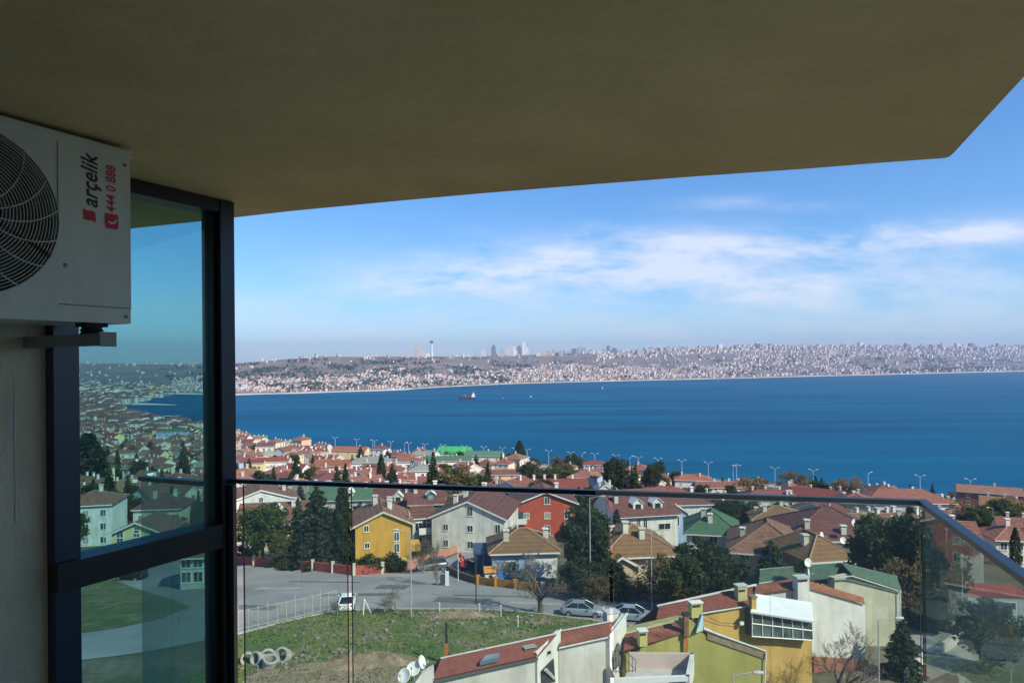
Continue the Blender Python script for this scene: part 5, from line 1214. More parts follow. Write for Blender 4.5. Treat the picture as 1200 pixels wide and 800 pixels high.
for (za, zb) in ((0.02, 0.02), (hh, hh * .5)):
    rl.tube([(a.x, a.y, a.z + za), (a.lerp(b_, .5).x, a.lerp(b_, .5).y, a.z + (za if za < .1 else hh)), (b_.x, b_.y, a.z + zb)], .022, 5)
mid = a.lerp(b_, .5); rl.tube([(a.x, a.y, a.z + .05), (mid.x, mid.y, a.z + .75), (b_.x, b_.y, a.z + .05)], .02, 5); rl.build('railing', M_darkmetal, T)
# olive gabled house
O = thing('row_house', 'olive yellow row house with a gable peak, a rust stain under its chimney and bare masonry on the right slope', 'house', group='row of town houses in front')
O['label'] = 'olive yellow row house with a rust stain below its chimney and a bare masonry slope'
ow = wallz(O, 'wall', [(733, 767, 46.2), (800, 741, 47.2), (806, 727, 47.3), (812, 727, 47.35), (829, 747, 47.6), (897, 772, 48.4)], M_olive, .9)
ro = strip_roof(O, 'roof', [(731, 763, 46.0), (802, 741.5, 47.1)], [(733, 744, 47.4), (803, 727, 48.4)], M_tile2)
mb = MB(); q = [P(731, 742.5, 47.5), P(800, 725.5, 48.5), P(812, 718.5, 49.6), P(733, 736, 48.8)]; mb.slab(q, .12); mb.build('back_roof', mat('lichen_yellow_roofing', (.40, .38, .16), .9, .15, 1.5), ro)
mb = MB(); mb.tube([P(730, 743.5, 47.4), P(803, 726.5, 48.4)], .09, 6); mb.build('ridge_cap', M_coping, ro)
q = [P(829, 739, 47.5), P(897, 763.5, 48.3), P(897, 772, 48.3), P(829, 748.5, 47.5)]; mb = MB(); mb.extrude(q, BACK * .5); bb_ = mb.build('masonry_slope', M_brick, O)
mb = MB(); mb.tube([P(824, 736, 47.45), P(840, 742.5, 47.6), P(897, 762.5, 48.3)], [.14, .10, .08], 5); mb.build('coping', M_coping, bb_)
c = P(803.5, 733, 47.0); ch = MB().box((c.x, c.y, c.z + .05), (.34, .3, 1.5), 0, R(8)).build('chimney', mat('sooty_rusty_flue', (.20, .10, .06), .8, .4, 3), O); MB().box((c.x, c.y, c.z + .84), (.46, .42, .14), 0, R(8)).build('chimney_cap', M_dark, ch)
q = [P(801.5, 736, 46.95), P(807, 736, 47.0), P(806, 764, 47.0), P(802.5, 764, 46.95)]; mb = MB(); mb.extrude(q, Vector((0, -.02, 0))); mb.build('rust_stain', mat('rust_stain', (.42, .14, .035), .9, .35, 3), O)
backslope(O, 'rear_slope', [(733, 736.5, 48.7), (811, 719, 49.5)], mat('lichen_yellow_roofing', (.40, .38, .16)))
for (x_, y_, Y_) in ((752.5, 745, 46.2), (815, 712, 49.0)):
    c = P(x_, y_, Y_); w_ = .55 if x_ < 800 else .85
    ch = MB().box((c.x, c.y, c.z - .1), (w_, .5, 1.0), 0, R(12)).build('chimney', mat('olive_chimney_render', (.50, .46, .16), .9, .1, 2), O); MB().box((c.x, c.y - .02, c.z + .45), (w_ + .12, .6, .08), 0, R(12)).build('chimney_cap', M_white, ch); MB().box((c.x, c.y - .26, c.z + .22), (w_ * .75, .02, .16), 0, R(12)).build('vent', M_dark, ch)
mb = MB(); mb.tube([P(816, 741, 47.0), P(823, 720, 47.4)], .06, 5); q = [P(817, 741, 47.05), P(824, 738, 47.4), P(824, 721, 47.5), P(822, 720, 47.4)]; mb.extrude(q, BACK * .2); mb.build('gable_return', mat('faded_blue_paint', (.42, .55, .60), .8, .1, 2), O)
MB().tube([P(897.5, 764, 48.2), P(896, 800, 48.2), P(895.5, 830, 48.2)], .05, 6).build('downpipe', M_white, O)
# ochre house with the glazed bay
C = thing('row_house', 'ochre row house with a white framed six-bay glazed sunroom and a maroon roof strip', 'house', group='row of town houses in front')
wallz(C, 'wall', [(822, 718, 52.0), (879, 709.5, 53.0), (951, 722, 53.6)], M_ochre, .9)
rc = strip_roof(C, 'roof', [(769, 726, 51.2), (880, 709, 53.0)], [(772, 711, 52.8), (882, 689, 55.0)], M_shing)
mb = MB(); mb.tube([P(770, 710, 52.9), P(845, 693.5, 54.5), P(886, 685, 55.3)], .11, 6); mb.build('ridge_cap', M_coping, rc)
mb = MB(); mb.tube([P(822, 718.5, 51.8), P(879, 709.5, 52.9)], .07, 6); mb.build('gutter', M_coping, rc)
backslope(C, 'back_roof', [(771, 711, 52.9), (884, 687, 55.1)], M_shing)
sr = MB(); q = [P(881, 717, 52.2), P(951, 728.5, 52.9), P(952, 749.5, 52.9), P(881, 745, 52.2)]; sr.extrude(q, BACK * 1.0); sro = sr.build('sunroom', mat('dim_interior', (.10, .11, .10), .8, .3, 1), C)
def lerpq(u, v): return q[0].lerp(q[1], u).lerp(q[3].lerp(q[2], u), v)
fw = Vector((.12, -.99, 0)) * .05
for k in range(6):
    u0, u1 = k / 6, (k + 1) / 6
    for (v0, v1) in ((.02, .44), (.48, .98)):
        pn = MB(); pn.extrude([lerpq(u0 + .02, v0) + fw * .5, lerpq(u1 - .02, v0) + fw * .5, lerpq(u1 - .02, v1) + fw * .5, lerpq(u0 + .02, v1) + fw * .5], fw * .2); 
        pn.build('pane', mat('sunroom_glass', (.10, .13, .12), .1, .6, .6, spec=.8), sro)
mb = MB()
for k in range(7): mb.tube([lerpq(k / 6, -.02) + fw, lerpq(k / 6, 1.02) + fw], .055, 4)
for v_ in (0, .46, 1.0): mb.tube([lerpq(-.01, v_) + fw * 1.1, lerpq(1.01, v_) + fw * 1.1], .05, 4)
mb.build('window_frame', M_white, sro)
mb = MB(); mb.slab([P(879, 718, 51.8), P(952.5, 729.5, 52.5), P(951, 707, 55.6), P(885, 697, 54.6)], .14); mb.build('sunroom_roof', mat('white_sheet_roof', (.72, .73, .72), .5, .05, 1), C)
c = P(868, 692, 53.6); 
ch = MB().box((c.x, c.y, c.z - .2), (.8, .55, 1.2), 0, R(14)).build('chimney', mat('dull_yellow_chimney', (.50, .43, .22), .9, .1, 2), rc); MB().box((c.x, c.y, c.z + .48), (.95, .68, .10), 0, R(14)).build('chimney_cap', M_coping, ch); MB().box((c.x, c.y - .30, c.z + .12), (.55, .03, .16), 0, R(14)).build('vent', M_dark, ch)
c = P(882, 708, 52.4); ch = MB().box((c.x, c.y, c.z - .2), (.40, .4, 1.5), 0, R(14)).build('chimney', M_ochre, rc); MB().box((c.x, c.y, c.z + .62), (.52, .52, .14), 0, R(14)).build('chimney_cap', M_brick, ch)
mb = MB(); cp = P(868.5, 729, 52.55); mb.box((cp.x, cp.y - .12, cp.z), (.32, .14, .26), 0, R(10)); mb.build('wall_box', M_white, C)
MB().tube([P(829, 720, 51.75), P(832, 724, 51.9), P(845, 729.5, 52.2), P(866, 730.5, 52.45)], .018, 4).build('cable', M_dark, C)
# white house at the end of the row
D = thing('row_house', 'white rendered row house with red tiled copings, last of the row', 'house', group='row of town houses in front')
wallz(D, 'wall', [(885, 697, 56.6), (931, 690, 57.3), (947, 686, 57.5), (1014, 709, 58.4)], M_whitewall, .9)
backslope(D, 'back_roof', [(886, 686, 58.0), (932, 679, 58.7)], M_tile2)
backslope(D, 'back_roof', [(946, 681, 57.9), (1012, 701, 58.8)], M_tile2)
q = [P(946, 680, 57.4), P(1012, 700, 58.3), P(1014, 708, 58.2), P(946, 688.5, 57.3)]; mb = MB(); mb.extrude(q, BACK * .45); mb.build('brick_coping', mat('orange_brick_coping', (.34, .135, .075), .9, .2, 3, bump=.3), D)
rd = strip_roof(D, 'roof', [(884, 697.5, 56.4), (931, 691, 57.1)], [(886, 685.5, 57.9), (932, 678.5, 58.6)], M_tile2)
c = P(938.5, 684, 57.0); ch = MB().box((c.x, c.y, c.z - .6), (1.1, .7, 2.4), 0, R(14)).build('chimney', M_whitewall, D); MB().box((c.x, c.y, c.z + .66), (1.2, .8, .10), 0, R(14)).build('chimney_cap', M_coping, ch); MB().box((c.x, c.y - .38, c.z + .42), (.9, .03, .20), 0, R(14)).build('vent', M_dark, ch)
q = [P(951, 768, 57.0), P(1014, 772, 57.9), P(1014, 830, 57.9), P(951, 830, 57.0)]; mb = MB(); mb.extrude(q, BACK * -.25); mb.build('base_course', mat('terracotta_base_render', (.33, .13, .08), .9, .2, 1), D)
# pale green house with green roofs behind
E = thing('row_house', 'pale green rendered house with dark green roof slopes behind the end of the row', 'house')
wallz(E, 'wall', [(978, 677, 63.0), (1000, 673.5, 63.2), (1055, 691, 64.0)], M_palegreen, .8)
strip_roof(E, 'roof', [(998, 674, 62.8), (1056, 692.5, 63.9)], [(985, 660, 65.6), (1050, 676, 66.8)], M_grshing)
strip_roof(E, 'front_roof', [(889, 688, 63.5), (978, 677, 63.4)], [(891, 668, 65.8), (985, 660, 65.6)], M_grshing)
MB().tube([P(890, 667, 65.9), P(985, 659.3, 65.7), P(1051, 675.5, 66.9)], .07, 5).build('ridge_cap', M_coping, E)
MB().tube([P(980, 677.5, 62.7), P(998, 674.5, 62.7), P(1056, 693, 63.8)], .07, 5).build('gutter', M_coping, E)
backslope(E, 'back_roof', [(891, 668.3, 65.9), (985, 660.3, 65.7)], M_grshing)
backslope(E, 'back_roof', [(985, 660.3, 65.7), (1050, 676.3, 66.9)], M_grshing)
MB().tube([P(1055, 691.5, 63.7), down(1055, 691.5, 63.7)], .06, 6).build('downpipe', M_white, E)
q = [P(889, 689, 62.4), P(905, 686, 62.5), P(905, 682, 63.5), P(890, 684, 63.5)]; mb = MB(); mb.slab(q, .12); mb.build('white_sheet', M_white, E)

# satellite dishes
DPROTO = []
def dish(label, px, py, Y, r_, az, el=28, m=M_white, mast=.8):
    c = P(px, py, Y); t_ = thing('satellite_dish', label, 'satellite dish', c, group='satellite dishes on the roofs')
    mb = MB(); prof = [(r_ * k / 6, -.30 * r_ * (1 - (k / 6) ** 2)) for k in range(7)]; prof[0] = (.0005, prof[0][1]); back = [(r, h_ - .02) for r, h_ in prof[::-1]]
    mb.lathe(prof + back, 20); o_ = mb.build('reflector', m, t_, smooth=True)
    rot = Euler((R(90 - el), 0, R(az)), 'XYZ'); o_.rotation_euler = rot
    ax = rot.to_matrix() @ Vector((0, 0, 1)); dn = rot.to_matrix() @ Vector((0, -1, 0))
    mb = MB(); mb.tube([dn * (r_ * .95) - ax * .02, ax * r_ * .85 + dn * r_ * .25], .018, 5); mb.build('arm', M_galv, t_); mb = MB(); mb.box(ax * r_ * .88 + dn * r_ * .2, (.10, .10, .12)); mb.build('receiver', M_galv, t_)
    mb = MB(); b0 = -ax * (.3 * r_ + .04); mb.tube([b0, b0 - ax * .12, b0 - ax * .14 + Vector((0, 0, -mast))], .025, 6); mb.build('mast', M_galv, t_); return t_
dish('large white satellite dish facing the camera on the near row house, lower one', 473, 791, 38.2, .42, -28, 35)
dish('large white satellite dish facing the camera on the near row house, upper one', 484, 783, 38.6, .40, -10, 40)
dish('white satellite dish seen edge-on above the two big ones', 495, 775, 38.9, .38, 72, 20)
dish('upper white satellite dish beside the dark bush on the green roof', 947, 659, 62.5, .40, 20, 12, mast=1.2)
dish('lower white satellite dish beside the dark bush on the green roof', 948, 670.5, 62.2, .36, 60, 8, mast=.8)
rd_ = random.Random(4); dn_ = 0
for r_, wc, rc, shp, x, y in made:
    if y < 300 and rd_.random() < .30 and dn_ < 34:
        sc3 = r_.scale; q = r_.matrix_basis @ Vector((rd_.uniform(-2.5, 2.5), -2.2, 0)); zz = r_.location.z + 8.6 * sc3.z; px_ = proj((q.x, q.y, zz)); dn_ += 1
        if px_: dish(f"small white dish on the roof of the {wc} house with the {ROOFWORD[rc]} roof", px_[0], px_[1], q.y, .42, rd_.uniform(-30, 60), 24, mast=1.6)
dish('small white dish on the maroon roof above the handrail corner', 1001, 612, 100, .5, 25, 10)
dish('small white dish standing by the red chimney on the maroon roof', 988, 633, 92, .45, 10, 18)
dish('white dish on a dark chimney left on the maroon roof', 963, 627, 93, .5, 40, 8)
def bush_placeholder(): pass

# gap-filling trees between the houses
n_ = 0; rng2 = random.Random(99); far_trees = []
tries = 0
while n_ < 300 and tries < 60000:
    tries += 1
    y = rng2.uniform(105, 520) if rng2.random() < .85 else rng2.uniform(120, 220); k = rng2.uniform(-.72, .84); x = k * y
    if coast(x) - y < 24 or any(inside(x, y, pl_) for pl_ in ROADS): continue
    if any((x - a) ** 2 + (y - b) ** 2 < (c * .66 + .6) ** 2 for a, b, c in TAKEN): continue
    if hides(x, y, 7, 2.0) and rng2.random() < .9: continue
    kind = rng2.choice(['cedar', 'fir', 'fir', 'pine', 'oak', 'oak', 'olive', 'olive', 'cypress', 'darkoak', 'brown', 'winter', 'winter', 'spruce', 'cedar2']); h = rng2.uniform(.55, .95) * TH[kind]
    if k > .3: h *= .8
    elif y > 190: h *= 1.3
    tree_at(kind, Vector((x, y, ztf(x, y))), h); TAKEN.append((x, y, 2.5)); n_ += 1
KN = {'cedar': 'blue-green cedar', 'cedar2': 'spreading cedar', 'fir': 'dark fir', 'spruce': 'green spruce', 'pine': 'bright green pine', 'oak': 'round dark evergreen', 'olive': 'olive green tree', 'brown': 'brown-leaved tree', 'cypress': 'slim cypress', 'darkoak': 'tall dark evergreen', 'bare': 'bare tree', 'bare2': 'bare tree', 'wispy': 'bare wispy tree', 'winter': 'golden-brown bare tree', 'shrub': 'dark green shrub', 'twiggy': 'dry brown shrub'}
gr = {}
for t_, kind, p in TREES:
    if t_['label'] != 'x': continue
    pp = proj((p.x, p.y, p.z + 3)); _, kpy, kY, kr = landmark(pp[0], p.y); dx = pp[0] - proj(kr.location)[0]; rel = 'behind' if (p.y > kr.location.y + 8 and abs(dx) < 22) else ('in front of' if (p.y < kr.location.y - 8 and abs(dx) < 22) else ('left of' if dx < 0 else 'right of'))
    gr.setdefault(f"{KN[kind]} {rel} the {short_name(kr['label'])}", []).append((p.y, t_))
for l, qs in gr.items():
    qs.sort(key=lambda q: q[0])
    for i_, (_, t_) in enumerate(qs): t_['label'] = l if len(qs) == 1 else f"{l}, {ORD[min(i_, 5)]}"
for k, t_ in TP.items():
    if k not in TUSED:
        for c in list(t_.children_recursive): bpy.data.objects.remove(c)
        bpy.data.objects.remove(t_)
# distant tree clumps as one mass
rngf = np.random.default_rng(5); C_, S_ = [], []
for _ in range(1700):
    y = rngf.uniform(300, 2300); k = rngf.uniform(-.76, -.40) if rngf.random() < .6 else rngf.uniform(-.25, .7); x = k * y
    if coast(x) - y < 22: continue
    h = rngf.uniform(4, 9); n = 26; e = rngf.normal(size=(n, 3)); e /= np.linalg.norm(e, axis=1)[:, None]; e *= rngf.uniform(.3, 1, n)[:, None] ** .5 * h * .5
    C_.append(np.array([x, y, ztf(x, y) + h * .55]) + e * np.array([.8, .8, 1])); S_.append(rngf.uniform(.9, 1.6, n) * h * .13)
me = quads_mesh('distant_trees', np.concatenate(C_), np.concatenate(S_), LF['dark'], rngf); o = bpy.data.objects.new('distant_trees', me); COL.objects.link(o); tag(o, kind='stuff')
# rough grass tufts on the plot
C_, S_ = [], []
while len(C_) < 12000:
    x, y = rngf.uniform(-30, 22), rngf.uniform(36, 86)
    if inside(x, y, ROADS[2]):
        d_ = 1 if y > 50 else .8; C_.append((x, y, ztf(x, y) + .10)); S_.append(rngf.uniform(.07, .18) * d_)
me = quads_mesh('grass_tufts', np.array(C_), np.array(S_), mat('grass_blades', (.095, .165, .030), .85, .3, .35, (.20, .21, .07), spec=.2), rngf, -.3); o = bpy.data.objects.new('grass_tufts', me); COL.objects.link(o); tag(o, kind='stuff')
# ------------------------------------------------------------------ street: walls, fences, cars, lamps, poles
M_redwall = mat('brick_red_painted_wall', (.40, .085, .065), .9, .12, 1.2); M_pinkwall = mat('salmon_painted_wall', (.52, .23, .17), .9, .10, .8); M_post = mat('cream_wall_posts', (.60, .54, .44), .9, .1, 2)
def path_wall(name, label, pxs, h, m, thick=.25, post=None, step=4.2, post_h=.25, cat='wall', panel='wall_panel'):
    pts = [Vector(hit(*q)) for q in pxs]; root = thing(name, label, cat, pts[0].copy()); pl_ = smooth_pl([(p.x, p.y) for p in pts], 200)
    acc = 0; n_ = max(1, int(sum(np.hypot(*(pl_[i + 1] - pl_[i])) for i in range(199)) / step)); q_ = resample(pl_, n_ + 1)
    for i in range(n_):
        a, b_ = q_[i], q_[i + 1]; d = b_ - a; L_ = float(np.hypot(*d)); ang = math.atan2(d[1], d[0]); mid = (a + b_) / 2; za, zb = ztf(*a), ztf(*b_)
        mb = MB(); off_ = Vector((-math.sin(ang), math.cos(ang), 0)) * thick / 2; A = Vector((*a, za)) - pts[0]; B_ = Vector((*b_, zb)) - pts[0]
        mb.extrude([A - off_ + Vector((0, 0, -.5)), B_ - off_ + Vector((0, 0, -.5)), B_ - off_ + Vector((0, 0, h)), A - off_ + Vector((0, 0, h))], off_ * 2); mb.build(panel, m, root)
    if post:
        for i in range(n_ + 1):
            c = Vector((*q_[i], ztf(*q_[i]))) - pts[0]; mb = MB(); mb.box((c.x, c.y, c.z + (h + post_h) / 2 - .25), (.42, .42, h + post_h + .5), 0, .3); mb.box((c.x, c.y, c.z + h + post_h + .04), (.52, .52, .08), 0, .3); mb.build('post', post, root)
    return root
path_wall('wall', 'brick red garden wall with cream posts along the far side of the road', [(276, 661), (350, 667), (420, 675), (450, 672), (474, 667)], 1.35, M_redwall, post=M_post, step=4.0)
path_wall('wall', 'long salmon pink wall climbing beside the side road', [(476, 668), (505, 658), (540, 645), (575, 635), (600, 627)], 1.2, M_pinkwall, .3, None, 5)
path_wall('wall', 'low salmon pink kerb wall with cream posts below the bungalow', [(636, 693), (690, 699), (740, 702), (776, 704)], .7, M_pinkwall, .35, M_post, 4.4, .35)
path_wall('fence', 'orange playground fence in front of the pale blue cottage', [(560, 684), (590, 688), (628, 692)], .95, mat('orange_fence_boards', (.52, .24, .035), .85, .25, 2.5), .12, mat('orange_fence_posts', (.45, .20, .03), .85), 2.2, .1, 'fence', 'board_panel')
path_wall('hedge', 'low brown wooden garden fence with dry plants beside the side road', [(524, 670), (540, 678), (558, 684)], .9, mat('dry_brown_fence', (.13, .085, .05), .95, .5, 3), .3, None, 2, 0, 'fence', 'board_panel')['category'] = 'fence'
# toys behind the orange fence and the dark blue annex
p = hit(577, 672); an = thing('annex', 'dark blue flat-roofed annex attached left of the pale blue cottage', 'shed', (p.x, p.y + 2, p.z), R(4)); MB().box2((-2.6, -2, -2), (2.2, 2, 2.9)).build('wall', mat('dark_blue_boards', (.018, .045, .12), .7, .2, 1), an); m = MB(); m.slab([(-2.8, -2.2, 2.75), (2.4, -2.2, 2.75), (2.4, 2.1, 3.2), (-2.8, 2.1, 3.2)], .1); m.build('roof', mat('blue_grey_sheet', (.06, .09, .16), .6), an)
p = hit(574, 682); t_ = thing('playhouse', 'little white play house with an orange roof behind the orange fence', 'play house', (p.x, p.y + 1, p.z), R(8)); MB().box2((-.7, -.6, -.3), (.7, .6, 1.2)).build('wall', M_white, t_); m = MB(); [m.slab([(-.85, s_ * .8, 1.1), (.85, s_ * .8, 1.1), (.85, 0, 1.75), (-.85, 0, 1.75)], .07) for s_ in (-1, 1)]; m.build('roof', mat('orange_board', (.55, .25, .05), .7), t_); MB().box2((-.22, -.63, 0), (.22, -.605, .8)).build('door', M_dark, t_)
p = hit(586, 684); t_ = thing('slide', 'small blue and red slide behind the orange fence', 'slide', (p.x, p.y + .8, p.z), R(20)); m = MB(); m.slab([(-.3, -1.2, .1), (.3, -1.2, .1), (.3, .3, 1.3), (-.3, .3, 1.3)], .08); m.build('chute', mat('blue_plastic', (.03, .10, .35), .4), t_); m = MB(); [m.tube([(x, .35, -.2), (x, .35, 1.8)], .05, 6) for x in (-.32, .32)]; [m.tube([(-.32, .35, z), (.32, .35, z)], .035, 5) for z in (.3, .7, 1.1)]; m.build('ladder', mat('red_plastic', (.45, .05, .04), .4), t_)
# mesh fence between plot and road
fa = [hit(*q) for q in ((279, 741), (318, 733), (358, 724), (394, 715))]
fq = resample([(p.x, p.y) for p in fa], 12); fr0 = Vector((*fq[0], ztf(*fq[0]))); fen = thing('mesh_fence', 'pale welded mesh fence on white posts along the edge of the grass plot', 'fence', fr0)
def alphamat(name, col, a, k):
    m = mat(name, col, .6, .1, 1); t = m.node_tree; b = t.nodes['Principled BSDF']; co = t.nodes.new('ShaderNodeTexCoord').outputs['Object']; w = t.nodes.new('ShaderNodeTexNoise'); w.inputs['Scale'].default_value = k; t.links.new(co, w.inputs[0]); r = t.nodes.new('ShaderNodeMapRange'); r.inputs[1].default_value = .3; r.inputs[2].default_value = .7; r.inputs[3].default_value = a * .75; r.inputs[4].default_value = a * 1.2; t.links.new(w.outputs[0], r.inputs[0]); t.links.new(r.outputs[0], b.inputs['Alpha']); return m
M_dimw = mat('dull_white_steel', (.46, .45, .41), .7, .2, 3)
M_mesh = alphamat('pale_wire_mesh', (.36, .35, .31), .22, 1.0)
for i in range(11):
    a, b_ = fq[i], fq[i + 1]; A = Vector((*a, ztf(*a))) - fr0; B_ = Vector((*b_, ztf(*b_))) - fr0; mb = MB(); mb.add([A + Vector((0, 0, .35)), B_ + Vector((0, 0, .35)), B_ + Vector((0, 0, 2.1)), A + Vector((0, 0, 2.1))], [(0, 1, 2, 3)]); mb.build('mesh_panel', M_mesh, fen)
    for z in (.35, 2.1): MB().tube([A + Vector((0, 0, z)), B_ + Vector((0, 0, z))], .022, 4).build('rail', M_dimw, fen)
for i in range(12):
    A = Vector((*fq[i], ztf(*fq[i]))) - fr0; MB().tube([A + Vector((0, 0, -1.0)), A + Vector((0, 0, 2.25 if i % 3 else 2.6))], .04, 6).build('post', M_dimw, fen)
# white marker posts along the grass edge
for k, (px, py) in enumerate(((451, 717), (482, 718), (515, 719), (562, 720), (587, 722), (607, 735))):
    p = hit(px, py); t_ = thing('marker_post', ('white post by the grass plot, ' + ['left of the small bare tree', 'right beside the small bare tree', 'third from the left', 'fourth from the left', 'left of the big bare tree', 'out on the grass'][k]), 'post', p, group='white posts along the grass edge')
    MB().tube([(0, 0, -.2), (0, 0, 1.1)], .07, 6).build('post', M_offwhite, t_); MB().box((0, 0, 1.13), (.18, .18, .06)).build('cap', M_white, t_)
p = hit(427, 719); t_ = thing('trestle', 'white three-legged trestle standing at the road edge near the fence', 'trestle', p)
for s_ in ((-.7, .2), (.75, .1), (0, -.6)): MB().tube([(s_[0], s_[1], -.1), (0, 0, 1.6)], .05, 5).build('leg', M_white, t_)
p = hit(523, 778); t_ = thing('rusty_post', 'rusty orange and black steel post standing on the grass behind the near row house', 'post', p); MB().box((0, 0, .7), (.34, .20, 2.2)).build('lower_part', mat('orange_rust_paint', (.42, .16, .04), .85, .35, 2), t_); MB().box((.02, 0, 2.7), (.22, .14, 1.79)).build('upper_part', mat('blackened_steel', (.04, .035, .03), .8, .3, 3), t_)
p = hit(524, 686); t_ = thing('gate_post', 'white gate post with a dark box at the corner of the side road', 'post', p); MB().box2((-.22, -.2, -.3), (.22, .2, 1.8)).build('post', M_white, t_); MB().box2((-.85, -.15, .3), (-.222, .15, 1.4)).build('meter_box', mat('dark_grey_box', (.06, .07, .08), .6), t_)
# concrete pipe rings and rubble
RL = ['left of the group, half behind the panel edge', 'standing second from the left', 'leaning in the middle of the group', 'lying on its side under the middle one', 'open towards the camera at the right end']
for k, (px, py, s_, rx, rz_) in enumerate(((290, 776, .50, 80, 20), (303, 777, .55, 70, -30), (314, 775, .62, 75, 15), (316, 782, .56, 20, 40), (332, 774, .62, 62, -12))):
    p = hit(px, py); t_ = thing('concrete_ring', f'grey concrete pipe ring on the dirt, {RL[k]}', 'concrete ring', p + Vector((0, 0, s_ * .75)), group='concrete pipe rings dumped on the plot'); t_.rotation_euler = (R(rx), R(4), R(rz_))
    mb = MB(); h_ = .45; mb.lathe([(s_, -h_), (s_, h_), (s_ * .9, h_ + .02), (s_ * .82, h_), (s_ * .80, -h_), (s_, -h_)], 24); mb.build('ring', M_conc, t_, smooth=False)
    mb = MB(); mb.lathe([(s_ + .01, h_ - .22), (s_ + .07, h_ - .20), (s_ + .07, h_ - .02), (s_ + .01, h_ - .0)], 24); mb.build('collar', M_conc, t_)
rk = MB(); rr = random.Random(3)
for (px, py, n_, sp) in ((540, 722, 60, 5.5), (500, 722, 30, 3), (620, 728, 30, 4), (360, 772, 40, 4), (420, 768, 50, 4), (330, 778, 24, 3), (380, 745, 14, 6), (560, 740, 24, 8), (450, 752, 16, 6)):
    p = hit(px, py)
    for _ in range(n_):
        x, y = p.x + rr.gauss(0, sp * .5), p.y + rr.gauss(0, sp * .22); s_ = rr.uniform(.06, .26); rk.box((x, y, ztf(x, y) + s_ * .3), (s_ * rr.uniform(1, 2.2), s_ * rr.uniform(.8, 1.6), s_), rr.randrange(3), rr.uniform(0, 3))
tag(rk.build('rubble', [mat('grey_rubble', (.24, .23, .21), .9, .2, 2), mat('pale_stone', (.30, .27, .22), .9, .2, 2), mat('brown_stone', (.22, .17, .12), .9, .2, 2)]), kind='stuff')
# earth mounds on the plot
md = MB()
for (px, py, rx, ry, h_) in ((440, 776, 5.0, 1.5, .8), (540, 722, 4.5, 1.1, .6), (395, 781, 4.0, 1.2, .5)):
    p = hit(px, py); vs_ = []; n_ = 22; rg_ = 7; fs_ = []
    for i in range(rg_ + 1):
        q = i / rg_
        for j in range(n_):
            a = 2 * math.pi * j / n_; x, y = p.x + rx * q * math.cos(a), p.y + ry * q * math.sin(a); vs_.append((x, y, ztf(x, y) + .02 + h_ * (1 - q * q) ** 1.5 * (1 + .3 * math.sin(a * 3 + q * 9)) - .05 * q))
    for i in range(rg_):
        for j in range(n_): fs_.append((i * n_ + j, i * n_ + (j + 1) % n_, (i + 1) * n_ + (j + 1) % n_, (i + 1) * n_ + j))
    md.add(vs_, fs_)
tag(md.build('earth_mound', M_dirt, smooth=True), kind='structure')

